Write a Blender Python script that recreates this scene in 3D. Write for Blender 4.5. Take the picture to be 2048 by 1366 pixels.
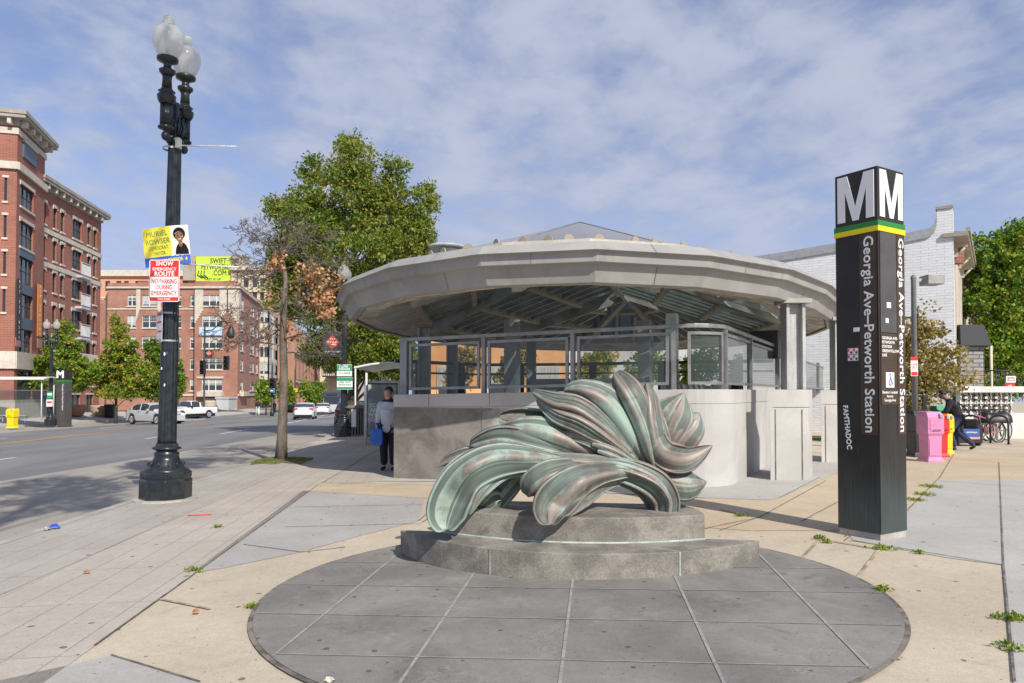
import bpy, bmesh, math, random
import numpy as np
from mathutils import Vector, Matrix
for o in list(bpy.data.objects): bpy.data.objects.remove(o)
SC=bpy.context.scene; COL=SC.collection
R=math.radians
# ---------------------------------------------------------------- camera
F=1450.;TH=.021;SH=102-F*math.tan(TH);H=1.6
cam=bpy.data.objects.new('camera',bpy.data.cameras.new('camera')); COL.objects.link(cam); SC.camera=cam
cam.location=(0,0,H); cam.rotation_euler=(R(90)+TH,0,0)
cam.data.lens=36*F/2048; cam.data.sensor_width=36; cam.data.shift_y=SH/2048
cam.data.clip_start=.05; cam.data.clip_end=4000
SC.view_settings.view_transform='Standard'; SC.view_settings.look='None'
SC.view_settings.exposure=0.56; SC.view_settings.gamma=1
# ---------------------------------------------------------------- sun and sky
EL=38.; SUNH=(.5,-.866)
sl=bpy.data.lights.new('sun','SUN'); sl.energy=3.6; sl.angle=R(.5); sl.color=(1,.935,.84)
sun=bpy.data.objects.new('sun',sl); COL.objects.link(sun)
sd=Vector((SUNH[0]*math.cos(R(EL)),SUNH[1]*math.cos(R(EL)),math.sin(R(EL))))
sun.rotation_euler=sd.to_track_quat('Z','Y').to_euler(); sun.location=(20,-20,30)
W=bpy.data.worlds.new('World'); SC.world=W; W.use_nodes=True
nt=W.node_tree; nt.nodes.clear(); N=nt.nodes.new; L=nt.links.new
out=N('ShaderNodeOutputWorld'); bg=N('ShaderNodeBackground'); L(bg.outputs[0],out.inputs[0])
sky=N('ShaderNodeTexSky'); sky.sky_type='NISHITA'; sky.sun_disc=False
sky.sun_elevation=R(EL); sky.sun_rotation=math.atan2(SUNH[0],SUNH[1]); sky.altitude=100; sky.air_density=1.0; sky.dust_density=.6; sky.ozone_density=2.2
bg.inputs['Strength'].default_value=.11
tc=N('ShaderNodeTexCoord'); sx=N('ShaderNodeSeparateXYZ'); L(tc.outputs['Generated'],sx.inputs[0])
def mth(op,a,b=None,c=None,clamp=False):
    n=N('ShaderNodeMath'); n.operation=op; n.use_clamp=clamp
    for i,v in enumerate((a,b,c)):
        if v is None: continue
        if isinstance(v,(int,float)): n.inputs[i].default_value=v
        else: L(v,n.inputs[i])
    return n.outputs[0]
zc=mth('ADD',mth('MAXIMUM',sx.outputs[2],0.0),.16)
cx_=N('ShaderNodeCombineXYZ'); L(mth('DIVIDE',sx.outputs[0],zc),cx_.inputs[0]); L(mth('DIVIDE',sx.outputs[1],zc),cx_.inputs[1])
mp=N('ShaderNodeMapping'); mp.inputs['Rotation'].default_value=(0,0,R(-25)); mp.inputs['Scale'].default_value=(1.0,.8,1); mp.inputs['Location'].default_value=(3.1,1.7,0); L(cx_.outputs[0],mp.inputs[0])
def noise(sc,det,ro,dist,loc=(0,0,0)):
    n=N('ShaderNodeTexNoise'); n.inputs['Scale'].default_value=sc; n.inputs['Detail'].default_value=det; n.inputs['Roughness'].default_value=ro; n.inputs['Distortion'].default_value=dist
    m=N('ShaderNodeMapping'); m.inputs['Location'].default_value=loc; L(mp.outputs[0],m.inputs[0]); L(m.outputs[0],n.inputs['Vector']); return n.outputs['Fac']
def ramp(v,a,b,lo=0.,hi=1.):
    n=N('ShaderNodeMapRange'); n.interpolation_type='SMOOTHSTEP'; L(v,n.inputs[0])
    for i,x in enumerate((a,b,lo,hi)): n.inputs[i+1].default_value=x
    return n.outputs[0]
big=noise(.55,3,.5,.3); mid=noise(3.4,6,.55,.25,(5,2,0)); fine=noise(11.,5,.6,.2,(1,7,0))
cov=mth('ADD',mth('MULTIPLY',big,.42),mth('ADD',mth('MULTIPLY',mid,.75),mth('MULTIPLY',fine,.42)))
# more cloud over the middle of the view, clear patches to the upper left and right
cov=mth('ADD',cov,mth('MULTIPLY',mth('SUBTRACT',ramp(sx.outputs[0],-.62,-.12),1.),.09))
cov=mth('ADD',cov,mth('MULTIPLY',ramp(sx.outputs[0],.35,.62),-.06))
msk=ramp(cov,.58,.92,.26,.97)
shade=ramp(mid,.35,.68)
cc=N('ShaderNodeMix'); cc.data_type='RGBA'; L(shade,cc.inputs[0]); cc.inputs[6].default_value=(2.55,2.88,3.85,1); cc.inputs[7].default_value=(3.2,3.5,4.4,1)
hz=N('ShaderNodeMix'); hz.data_type='RGBA'; L(ramp(sx.outputs[2],-.05,.34,.92,0),hz.inputs[0])
mx=N('ShaderNodeMix'); mx.data_type='RGBA'; L(msk,mx.inputs[0]); L(cc.outputs[2],mx.inputs[7])
tint=N('ShaderNodeMix'); tint.data_type='RGBA'; tint.blend_type='MULTIPLY'; tint.inputs[0].default_value=1; L(sky.outputs[0],tint.inputs[6]); tint.inputs[7].default_value=(.85,.80,.92,1)
L(tint.outputs[2],mx.inputs[6]); L(mx.outputs[2],hz.inputs[6]); hz.inputs[7].default_value=(2.75,3.15,4.35,1)
L(hz.outputs[2],bg.inputs[0])
# ---------------------------------------------------------------- measuring helpers
def clampf(v,a,b): return max(a,min(b,v))
def gz(x,y): return .018*min(x,2.9)-.012*max(0.,y-38)+.12*clampf(-x-34,0,6.7)
def ray(px,py):
    a=(px-1024)/F;b=(683+SH-py)/F;c,s=math.cos(TH),math.sin(TH)
    return (a,c-b*s,s+b*c)
def G(px,py,off=0.):
    a,b,c=ray(px,py); lo,hi=.5,2.
    f=lambda t:H+c*t-gz(a*t,b*t)-off
    while f(hi)>0 and hi<3000: hi+=.5
    lo=hi-.5
    for _ in range(30):
        m=(lo+hi)/2
        if f(m)>0: lo=m
        else: hi=m
    return Vector((a*lo,b*lo,H+c*lo))
def P(px,py,Y):
    a,b,c=ray(px,py);t=Y/b
    return Vector((a*t,Y,H+c*t))
# ---------------------------------------------------------------- object helpers
def tag(o,label=None,cat=None,group=None,kind=None):
    if label: o['label']=label
    if cat: o['category']=cat
    if group: o['group']=group
    if kind: o['kind']=kind
    return o
def thing(name,label,cat,loc=(0,0,0),rz=0.,group=None):
    o=bpy.data.objects.new(name,None); COL.objects.link(o); o.empty_display_size=.2
    o.location=loc; o.rotation_euler=(0,0,rz); return tag(o,label,cat,group)
def link(name,me,parent=None,loc=None):
    o=bpy.data.objects.new(name,me); COL.objects.link(o)
    if parent is not None: o.parent=parent
    if loc is not None: o.location=loc
    return o
def copy_tree(o,parent=None):
    c=o.copy(); COL.objects.link(c)
    if parent is not None: c.parent=parent
    for ch in list(o.children): copy_tree(ch,c)
    return c
def wl(parent):   # offset that lets a child be modelled in world coordinates
    return -parent.location if parent is not None else Vector((0,0,0))
class MB:
    def __init__(s): s.v=[];s.f=[];s.uv=[];s.mi=[];s.sm=[]
    def face(s,pts,uv=None,mi=0,sm=False):
        b=len(s.v); s.v+= [tuple(p) for p in pts]; s.f.append(tuple(range(b,b+len(pts)))); s.uv.append(uv); s.mi.append(mi); s.sm.append(sm); return s
    def box(s,a,b,mi=0,bev=0):
        x0,y0,z0=a;x1,y1,z1=b
        x0,x1=min(x0,x1),max(x0,x1);y0,y1=min(y0,y1),max(y0,y1);z0,z1=min(z0,z1),max(z0,z1)
        return s.obox(Vector(((x0+x1)/2,(y0+y1)/2,(z0+z1)/2)),(x1-x0)/2*Vector((1,0,0)),(y1-y0)/2*Vector((0,1,0)),(z1-z0)/2*Vector((0,0,1)),mi)
    def obox(s,c,X,Y,Z,mi=0):
        c=Vector(c);X=Vector(X);Y=Vector(Y);Z=Vector(Z)
        b=len(s.v)
        for k in range(8):
            s.v.append(tuple(c+X*(1 if k&1 else -1)+Y*(1 if k&2 else -1)+Z*(1 if k&4 else -1)))
        lx,ly,lz=2*X.length,2*Y.length,2*Z.length
        for q,u,w in (((0,2,3,1),ly,lx),((4,5,7,6),lx,ly),((0,1,5,4),lx,lz),((2,6,7,3),lz,lx),((0,4,6,2),lz,ly),((1,3,7,5),ly,lz)):
            s.f.append(tuple(b+i for i in q)); s.uv.append([(0,0),(u,0),(u,w),(0,w)]); s.mi.append(mi); s.sm.append(False)
        return s
    def rings(s,rs,mi=0,sm=True,cap=True,closed=False):
        n=len(rs[0]); b=len(s.v)
        for r in rs: s.v+=[tuple(p) for p in r]
        m=len(rs)
        for i in range(m if closed else m-1):
            j=(i+1)%m
            for k in range(n):
                l=(k+1)%n
                s.f.append((b+i*n+k,b+i*n+l,b+j*n+l,b+j*n+k)); s.uv.append(None); s.mi.append(mi); s.sm.append(sm)
        if cap and not closed:
            s.f.append(tuple(b+k for k in reversed(range(n)))); s.uv.append(None); s.mi.append(mi); s.sm.append(False)
            s.f.append(tuple(b+(m-1)*n+k for k in range(n))); s.uv.append(None); s.mi.append(mi); s.sm.append(False)
        return s
    def tube(s,pts,rad,n=8,mi=0,sm=True,cap=True,flat=1.):
        pts=[Vector(p) for p in pts]
        if not isinstance(rad,(list,tuple)): rad=[rad]*len(pts)
        rs=[];ref=None
        for i,p in enumerate(pts):
            t=(pts[min(i+1,len(pts)-1)]-pts[max(i-1,0)])
            if t.length<1e-9: t=Vector((0,0,1))
            t.normalize()
            if ref is None:
                ref=Vector((0,0,1)) if abs(t.z)<.9 else Vector((1,0,0))
            u=ref-t*ref.dot(t)
            if u.length<1e-6: u=t.orthogonal()
            u.normalize(); ref=u; w=t.cross(u)
            rs.append([p+rad[i]*(math.cos(2*math.pi*k/n)*u*flat+math.sin(2*math.pi*k/n)*w) for k in range(n)])
        return s.rings(rs,mi,sm,cap)
    def lathe(s,prof,c=(0,0,0),n=24,mi=0,sm=True,cap=True,flute=0,nf=0,rot=0.):
        c=Vector(c);rs=[]
        for e in prof:
            r,z=e[0],e[1]; fl=e[2] if len(e)>2 else 0
            rs.append([c+Vector(((r-fl*(.5+.5*math.cos(nf*2*math.pi*k/n)))*math.cos(2*math.pi*k/n+rot),(r-fl*(.5+.5*math.cos(nf*2*math.pi*k/n)))*math.sin(2*math.pi*k/n+rot),z)) for k in range(n)])
        return s.rings(rs,mi,sm,cap)
    def prism(s,poly,z0,z1,mi=0):
        r0=[(p[0],p[1],z0 if not callable(z0) else z0(*p[:2])) for p in poly]; r1=[(p[0],p[1],z1 if not callable(z1) else z1(*p[:2])) for p in poly]
        a=sum(poly[i][0]*poly[(i+1)%len(poly)][1]-poly[(i+1)%len(poly)][0]*poly[i][1] for i in range(len(poly)))
        if a<0: r0.reverse(); r1.reverse()
        n=len(poly); b=len(s.v); s.v+=r0+r1
        for k in range(n):
            l=(k+1)%n; d=math.dist(r0[k],r0[l])
            s.f.append((b+k,b+l,b+n+l,b+n+k)); s.uv.append([(0,r0[k][2]),(d,r0[l][2]),(d,r1[l][2]),(0,r1[k][2])]); s.mi.append(mi); s.sm.append(False)
        for q in (tuple(b+k for k in reversed(range(n))),tuple(b+n+k for k in range(n))):
            s.f.append(q); s.uv.append(None); s.mi.append(mi); s.sm.append(False)
        return s
    def sph(s,c,r,mi=0,nu=12,nv=8,sc=(1,1,1)):
        c=Vector(c)
        rs=[[c+Vector((sc[0]*r*math.sin(math.pi*j/nv)*math.cos(2*math.pi*k/nu),sc[1]*r*math.sin(math.pi*j/nv)*math.sin(2*math.pi*k/nu),-sc[2]*r*math.cos(math.pi*j/nv))) for k in range(nu)] for j in range(nv+1)]
        rs[0]=[c+Vector((1e-4*math.cos(2*math.pi*k/nu),1e-4*math.sin(2*math.pi*k/nu),-sc[2]*r)) for k in range(nu)]
        rs[-1]=[c+Vector((1e-4*math.cos(2*math.pi*k/nu),1e-4*math.sin(2*math.pi*k/nu),sc[2]*r)) for k in range(nu)]
        return s.rings(rs,mi,True,True)
    def mesh(s,name):
        me=bpy.data.meshes.new(name); me.from_pydata(s.v,[],s.f)
        me.polygons.foreach_set('material_index',s.mi); me.polygons.foreach_set('use_smooth',s.sm)
        if any(u is not None for u in s.uv):
            uvl=me.uv_layers.new(name='UVMap'); d=[]
            for f,u in zip(s.f,s.uv):
                if u is None: u=[(s.v[i][0]+s.v[i][1],s.v[i][2]) for i in f]
                for q in u: d+= [q[0],q[1]]
            uvl.data.foreach_set('uv',d)
        me.update(); return me
    def build(s,name,mats,parent=None,world=False,loc=None,fix=False,bevel=0):
        me=s.mesh(name)
        if not isinstance(mats,(list,tuple)): mats=[mats]
        for m in mats: me.materials.append(m)
        if fix:
            bm=bmesh.new(); bm.from_mesh(me); bmesh.ops.remove_doubles(bm,verts=bm.verts,dist=1e-5); bmesh.ops.recalc_face_normals(bm,faces=bm.faces); bm.to_mesh(me); bm.free()
        o=link(name,me,parent,loc)
        if world and parent is not None: o.location=wl(parent)
        if bevel:
            b=o.modifiers.new('bevel','BEVEL'); b.width=bevel; b.segments=2; b.limit_method='ANGLE'; b.harden_normals=False
        return o
# ---------------------------------------------------------------- materials
class NB:
    def __init__(s,name):
        s.m=bpy.data.materials.new(name); s.m.use_nodes=True; s.t=s.m.node_tree; s.n=s.t.nodes; s.l=s.t.links.new
        s.b=s.n['Principled BSDF']; s.tc=s.n.new('ShaderNodeTexCoord')
    def N(s,k): return s.n.new('ShaderNode'+k)
    def noise(s,sc,det=4,ro=.55,dist=0,co='Object',scl=(1,1,1)):
        n=s.N('TexNoise'); n.inputs['Scale'].default_value=sc; n.inputs['Detail'].default_value=det; n.inputs['Roughness'].default_value=ro; n.inputs['Distortion'].default_value=dist
        m=s.N('Mapping'); m.inputs['Scale'].default_value=scl; s.l(s.tc.outputs[co],m.inputs[0]); s.l(m.outputs[0],n.inputs['Vector']); return n.outputs['Fac']
    def ramp(s,v,a,b,lo=0.,hi=1.,smooth=True):
        n=s.N('MapRange'); n.interpolation_type='SMOOTHSTEP' if smooth else 'LINEAR'; s.l(v,n.inputs[0])
        for i,x in enumerate((a,b,lo,hi)): n.inputs[i+1].default_value=x
        return n.outputs[0]
    def mix(s,f,a,b,bt='MIX'):
        n=s.N('Mix'); n.data_type='RGBA'; n.blend_type=bt
        for i,v in ((0,f),(6,a),(7,b)):
            if isinstance(v,(int,float)): n.inputs[i].default_value=v
            elif isinstance(v,(tuple,list)): n.inputs[i].default_value=(*v[:3],1)
            else: s.l(v,n.inputs[i])
        return n.outputs[2]
    def math(s,op,a,b=0.):
        n=s.N('Math'); n.operation=op
        for i,v in enumerate((a,b)):
            if isinstance(v,(int,float)): n.inputs[i].default_value=v
            else: s.l(v,n.inputs[i])
        return n.outputs[0]
    def vor(s,sc,co='Object',feat='F1',rnd=1.):
        n=s.N('TexVoronoi'); n.voronoi_dimensions='2D'; n.feature=feat; n.inputs['Scale'].default_value=sc; n.inputs['Randomness'].default_value=rnd; s.l(s.tc.outputs[co],n.inputs['Vector']); return n
    def bump(s,h,st=.3,d=.02):
        n=s.N('Bump'); n.inputs['Strength'].default_value=st; n.inputs['Distance'].default_value=d; s.l(h,n.inputs['Height']); s.l(n.outputs[0],s.b.inputs['Normal'])
    def col(s,c):
        if isinstance(c,(tuple,list)): s.b.inputs['Base Color'].default_value=(*c[:3],1)
        else: s.l(c,s.b.inputs['Base Color'])
    def set(s,rough=.6,metal=0.,**k):
        for nme,v in (('Roughness',rough),('Metallic',metal)):
            if isinstance(v,(int,float)): s.b.inputs[nme].default_value=v
            else: s.l(v,s.b.inputs[nme])
        for q,v in k.items(): s.b.inputs[q.replace('_',' ')].default_value=v
        return s
def plain(name,c,rough=.6,metal=0.,var=.12,sc=6.,bump=.0,**k):
    b=NB(name); v=b.noise(sc,4,.6)
    b.col(b.mix(b.ramp(v,.3,.7),tuple(x*(1-var) for x in c),tuple(min(1,x*(1+var)) for x in c)))
    b.set(rough,metal,**k)
    if bump: b.bump(b.noise(sc*8,4),bump,.01)
    return b.m
def two(name,c1,c2,sc=2.,a=.4,b_=.6,rough=.6,metal=0.,bump=.2,bsc=40,scl=(1,1,1),bd=.01,fv=.12):
    b=NB(name); v=b.noise(sc,6,.6,.3,scl=scl); c=b.mix(b.ramp(v,a,b_),c1,c2)
    fn=b.noise(bsc,5,.7); c=b.mix(1.,c,b.mix(b.ramp(fn,.3,.7),(1-fv,)*3,(1+fv,)*3),'MULTIPLY'); b.col(c); b.set(rough,metal)
    if bump: b.bump(fn,bump,bd)
    return b.m
def pavement(name,c1,c2,spots=.5,pit=0.,joints=None,stain=.25,spsc=2.1,scuff=0.):
    b=NB(name); v=b.noise(.7,7,.62,.4); c=b.mix(b.ramp(v,.35,.68),c1,c2)
    g=b.noise(90,3,.7); c=b.mix(1.,c,b.mix(b.ramp(g,.25,.75),(.84,)*3,(1.13,)*3),'MULTIPLY'); c=b.mix(1.,c,b.mix(b.ramp(b.noise(14,5,.75),.3,.7),(.93,)*3,(1.05,)*3),'MULTIPLY')
    s2=b.noise(2.3,6,.7,.8); c=b.mix(1.,c,b.mix(b.ramp(s2,.55,.78),(1,)*3,(1-stain,)*3),'MULTIPLY')
    # chewing-gum spots: small irregular dark discs
    vo=b.vor(spsc); wob=b.noise(25,2)
    dd=b.math('ADD',vo.outputs['Distance'],b.math('MULTIPLY',b.math('SUBTRACT',wob,.5),.07))
    sep=b.N('SeparateColor'); b.l(vo.outputs['Color'],sep.inputs[0])
    rad=b.math('ADD',b.math('MULTIPLY',sep.outputs[0],.038),.018)
    keep=b.math('GREATER_THAN',sep.outputs[1],1-spots)
    sp=b.math('MULTIPLY',b.math('LESS_THAN',dd,rad),keep)
    vo2=b.vor(spsc*3.1); sep2=b.N('SeparateColor'); b.l(vo2.outputs['Color'],sep2.inputs[0])
    sp2=b.math('MULTIPLY',b.math('LESS_THAN',vo2.outputs['Distance'],.045),b.math('GREATER_THAN',sep2.outputs[1],1-spots*.45))
    if scuff:
        sc1=b.noise(3.2,8,.72,1.6); ln=b.math('ABSOLUTE',b.math('SUBTRACT',sc1,.52)); c=b.mix(b.math('MULTIPLY',b.ramp(ln,.0,.012,scuff,0),b.ramp(b.noise(1.7,3),.5,.62)),c,(.42,.40,.37))
        c=b.mix(b.ramp(b.noise(5.5,6,.75,.6,scl=(1,2.2,1)),.60,.76,0,.42),c,(.09,.085,.08)); c=b.mix(b.ramp(b.noise(1.1,6,.7,.9),.52,.72,0,.5),c,tuple(min(1,x*1.28) for x in c2))
    c=b.mix(b.math('MULTIPLY',b.math('MAXIMUM',sp,sp2),.70),c,(.04,.038,.036))
    if pit:
        pv=b.noise(60,3,.8); pm=b.math('MULTIPLY',b.ramp(pv,.60,.68),b.ramp(b.noise(.9,3,.5),.48,.62)); c=b.mix(b.math('MULTIPLY',pm,pit),c,(.13,.115,.095))
    if joints:
        ang,w,off,wid,dk=joints
        m=b.N('Mapping'); m.inputs['Rotation'].default_value=(0,0,ang); m.inputs['Location'].default_value=off; b.l(b.tc.outputs['Object'],m.inputs[0])
        sp3=b.N('SeparateXYZ'); b.l(m.outputs[0],sp3.inputs[0]); lines=None
        for ax in (0,1):
            if not w[ax]: continue
            fr=b.math('PINGPONG',sp3.outputs[ax],w[ax]/2); li=b.math('LESS_THAN',fr,wid)
            lines=li if lines is None else b.math('MAXIMUM',lines,li)
        jn=b.ramp(b.noise(12,3),.2,.6,.35,1.)
        c=b.mix(b.math('MULTIPLY',b.math('MULTIPLY',lines,jn),dk[3]),c,dk[:3])
    b.col(c); b.set(.82); b.bump(g,.25,.004); return b.m
def brick(name,c1,c2,mortar,w=.22,h=.075,ms=.01,rough=.85,bump=.4,dirt=.15,mv=1.):
    b=NB(name); t=b.N('TexBrick'); b.l(b.tc.outputs['UV'],t.inputs['Vector']); t.inputs['Scale'].default_value=1; t.inputs['Brick Width'].default_value=w; t.inputs['Row Height'].default_value=h; t.inputs['Mortar Size'].default_value=ms; t.inputs['Mortar Smooth'].default_value=.1
    t.inputs['Color1'].default_value=(*c1,1); t.inputs['Color2'].default_value=(*c2,1); t.inputs['Mortar'].default_value=(*mortar,1); t.inputs['Bias'].default_value=0
    c=t.outputs['Color']
    if mv<1: c=b.mix(b.math('MULTIPLY',b.ramp(b.noise(4.,4,.6),.40,.62,0,1-mv),t.outputs['Fac']),c,c1)
    n=b.noise(.5,6,.6,.3); c=b.mix(1.,c,b.mix(b.ramp(n,.3,.7),(1-dirt,)*3,(1+dirt*.6,)*3),'MULTIPLY'); b.col(c); b.set(rough)
    inv=b.math('SUBTRACT',1.,t.outputs['Fac']); b.bump(inv,bump,.01); return b.m
def leafmat(name,cols,trans=.35):
    b=NB(name); a=b.N('Attribute'); a.attribute_name='tone'; r=b.N('ValToRGB'); el=r.color_ramp.elements
    for i,(p,c) in enumerate(cols):
        e=el[i] if i<2 else el.new(p)
        e.position=p; e.color=(*c,1)
    b.l(a.outputs['Fac'],r.inputs[0]); b.l(r.outputs[0],b.b.inputs['Base Color']); b.set(.5)
    tr=b.N('BsdfTranslucent'); b.l(b.mix(1.,r.outputs[0],(1.25,1.3,.7),'MULTIPLY'),tr.inputs[0]); ms=b.N('MixShader'); ms.inputs[0].default_value=trans
    o=b.n['Material Output']; b.l(b.b.outputs[0],ms.inputs[1]); b.l(tr.outputs[0],ms.inputs[2]); b.l(ms.outputs[0],o.inputs[0]); return b.m
def glassm(name,c,alpha,rough=.05):
    b=NB(name); b.col(c); b.set(rough); b.b.inputs['Specular IOR Level'].default_value=.9
    tr=b.N('BsdfTransparent'); tr.inputs[0].default_value=(*[.75+.25*x for x in c],1); ms=b.N('MixShader')
    lw=b.N('Fresnel'); lw.inputs['IOR'].default_value=1.5
    b.l(b.math('ADD',b.math('MULTIPLY',lw.outputs[0],.9),alpha),ms.inputs[0])
    o=b.n['Material Output']; b.l(tr.outputs[0],ms.inputs[1]); b.l(b.b.outputs[0],ms.inputs[2]); b.l(ms.outputs[0],o.inputs[0]); return b.m
M={}
M['asphalt']=two('asphalt',(.15,.152,.155),(.205,.205,.202),.35,.35,.65,.85,bump=.4,bsc=70,scl=(1,.25,1),fv=.2)
M['buslane']=pavement('bus_lane_concrete',(.30,.275,.235),(.36,.335,.29),.2,joints=(R(-1),(0,4.2),(0,1,0),.012,(.12,.11,.1,.6)),stain=.3)
M['paver']=pavement('paver_concrete',(.41,.365,.31),(.475,.43,.37),.55,joints=(R(-5.3),(.30,1.2),(0,0,0),.0055,(.20,.18,.16,.8)),stain=.12)
M['paver2']=pavement('paver_concrete_grey',(.375,.345,.30),(.43,.40,.355),.5,joints=(R(-5.3),(.30,1.2),(0.3,.2,0),.0055,(.20,.18,.16,.8)),stain=.12)
M['tan']=pavement('tan_concrete',(.455,.385,.285),(.54,.465,.355),.55,pit=.7,stain=.22)
M['tan2']=pavement('orange_tan_concrete',(.47,.375,.255),(.53,.435,.31),.4,pit=.1,stain=.12)
M['grey']=pavement('grey_concrete',(.355,.34,.315),(.415,.40,.375),.6,stain=.14)
M['greyl']=pavement('light_grey_concrete',(.395,.38,.355),(.455,.44,.41),.45,stain=.14)
def slabtone(m):
    pass
M['slate']=pavement('slate_paving',(.165,.158,.146),(.25,.238,.215),.8,stain=.45,spsc=2.6,scuff=.55)
M['joint']=two('dark_joint',(.10,.09,.075),(.22,.20,.165),6.,rough=.95)
M['jointl']=two('pale_joint',(.26,.25,.23),(.33,.315,.29),6.,rough=.9)
M['jointt']=two('tan_joint',(.28,.21,.13),(.50,.42,.30),3.,rough=.9)
M['white_paint']=two('road_paint_white',(.55,.55,.53),(.75,.75,.72),5.,rough=.7)
M['yellow_paint']=two('road_paint_yellow',(.62,.33,.04),(.74,.42,.07),5.,rough=.7)
M['kerb']=two('kerb_stone',(.33,.31,.28),(.42,.40,.36),2.,rough=.85)
M['stone']=two('limestone',(.42,.405,.375),(.50,.485,.455),1.2,.35,.65,.8,bump=.15,bsc=120)
def canopym():
    b=NB('canopy_metal'); c=b.mix(b.ramp(b.noise(1.1,5,.6,.3),.32,.68),(.285,.28,.265),(.355,.348,.328))
    st=b.ramp(b.noise(3.2,5,.7,.2,scl=(1,1,.12)),.52,.74,0,.5); c=b.mix(st,c,(.20,.185,.155)); c=b.mix(b.ramp(b.noise(7,4,.7,.2,scl=(1,1,.1)),.6,.8,0,.35),c,(.44,.43,.41)); b.col(c); b.set(.55); return b.m
M['canopy']=canopym()
M['curb']=two('roof_curb',(.37,.345,.29),(.45,.42,.36),1.5,rough=.6,bump=.1)
M['soffit']=two('peeling_soffit',(.55,.51,.43),(.33,.31,.27),3.,.48,.56,.8,bump=.6,bsc=9,bd=.03)
M['beam']=two('roof_beam',(.34,.365,.35),(.48,.49,.47),2.,rough=.5,bump=.1)
M['rafter']=two('roof_rafter',(.48,.45,.36),(.58,.55,.45),3.,rough=.5,bump=.1)
M['frame']=two('window_metal',(.25,.25,.245),(.33,.33,.32),4.,rough=.4,metal=.6,bump=.05)
M['column']=two('steel_column',(.34,.35,.345),(.52,.53,.53),3.,.4,.65,.5,.2,bump=.1,scl=(1,1,.35))
M['iron']=two('black_iron',(.012,.017,.02),(.022,.028,.032),8.,rough=.3,bump=.05,fv=.2)
M['ironold']=two('dull_black_iron',(.02,.022,.024),(.035,.036,.038),8.,rough=.5,bump=.05)
M['steel']=plain('galvanised_steel',(.45,.45,.43),.4,.5)
M['whitem']=plain('white_metal',(.72,.72,.70),.4)
M['dark']=plain('dark_metal',(.03,.032,.035),.5)
M['black']=plain('black_rubber',(.015,.015,.016),.7)
def tglass():
    b=NB('roof_glass'); b.col(b.mix(b.ramp(b.noise(1.3,3),.3,.7),(.16,.25,.25),(.28,.38,.38))); b.set(.15); tr=b.N('BsdfTranslucent'); tr.inputs[0].default_value=(.50,.62,.62,1); ms=b.N('MixShader'); ms.inputs[0].default_value=.55; tp=b.N('BsdfTransparent'); tp.inputs[0].default_value=(.50,.66,.68,1); m2=b.N('MixShader'); m2.inputs[0].default_value=.45
    o=b.n['Material Output']; b.l(b.b.outputs[0],ms.inputs[1]); b.l(tr.outputs[0],ms.inputs[2]); b.l(ms.outputs[0],m2.inputs[1]); b.l(tp.outputs[0],m2.inputs[2]); b.l(m2.outputs[0],o.inputs[0]); return b.m
M['roofglass']=tglass()
M['roofmesh']=glassm('roof_mesh',(.33,.34,.36),.10,.35)
M['glass']=glassm('window_glass',(.12,.16,.155),.26,.05)
M['shglass']=glassm('shelter_glass',(.35,.40,.42),.12,.05)
M['disc']=plain('weathered_disc',(.33,.29,.22),.7)
M['pane']=NB('dark_pane').set(.08,0.,Specular_IOR_Level=.8).m; M['pane'].node_tree.nodes['Principled BSDF'].inputs['Base Color'].default_value=(.035,.045,.055,1)
def gp():
    b=NB('curtained_pane'); oi=b.N('ObjectInfo'); sx=b.N('SeparateXYZ'); b.l(b.tc.outputs['Generated'],sx.inputs[0])
    lvl=b.math('GREATER_THAN',sx.outputs[2],b.math('SUBTRACT',1.05,b.math('MULTIPLY',oi.outputs['Random'],.95)))
    fold=b.noise(9,2,.5,0,'Generated',(4,1,.2)); bl=b.mix(b.ramp(fold,.35,.65),(.34,.35,.34),(.52,.52,.50)); b.col(b.mix(lvl,(.045,.055,.065),bl)); b.set(.14); return b.m
M['pane2']=gp()
def text(s,h,mat,parent,org,right,up=(0,0,1),align='CENTER',bold=.0,xs=1.,name='lettering',ext=.0012,sp=1.):
    """flat raised lettering of cap height h; org = centre of the text; right/up in the parent's space.
    Bold strokes are built from slightly shifted copies of the outline, each a hair prouder than the last"""
    cu=bpy.data.curves.new(name,'FONT'); cu.body=s; cu.align_x=align; cu.align_y='CENTER'; cu.size=h/.70; cu.extrude=ext; cu.resolution_u=3; cu.space_character=sp*(1+bold*1.2)
    o=bpy.data.objects.new(name,cu); me=bpy.data.meshes.new_from_object(o); bpy.data.objects.remove(o)
    if bold>=.015:
        d=bold*h*1.15; V0=[v.co.copy() for v in me.vertices]; F0=[tuple(p.vertices) for p in me.polygons]; V=[];Fc=[]
        for i,(dx,dy) in enumerate(((0,0),(-d,0),(d,0),(0,d*.8),(0,-d*.8))):
            b=len(V); V+=[(v.x+dx,v.y+dy,v.z+.00012*i) for v in V0]; Fc+=[tuple(b+k for k in f) for f in F0]
        me=bpy.data.meshes.new(name); me.from_pydata(V,[],Fc)
    me.materials.clear(); me.materials.append(mat)
    Rv=Vector(right).normalized(); U=Vector(up).normalized(); Nn=Rv.cross(U)
    ob=link(name,me,parent); ob.matrix_basis=Matrix(((Rv.x*xs,U.x,Nn.x,org[0]),(Rv.y*xs,U.y,Nn.y,org[1]),(Rv.z*xs,U.z,Nn.z,org[2]),(0,0,0,1)))
    return ob
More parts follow.
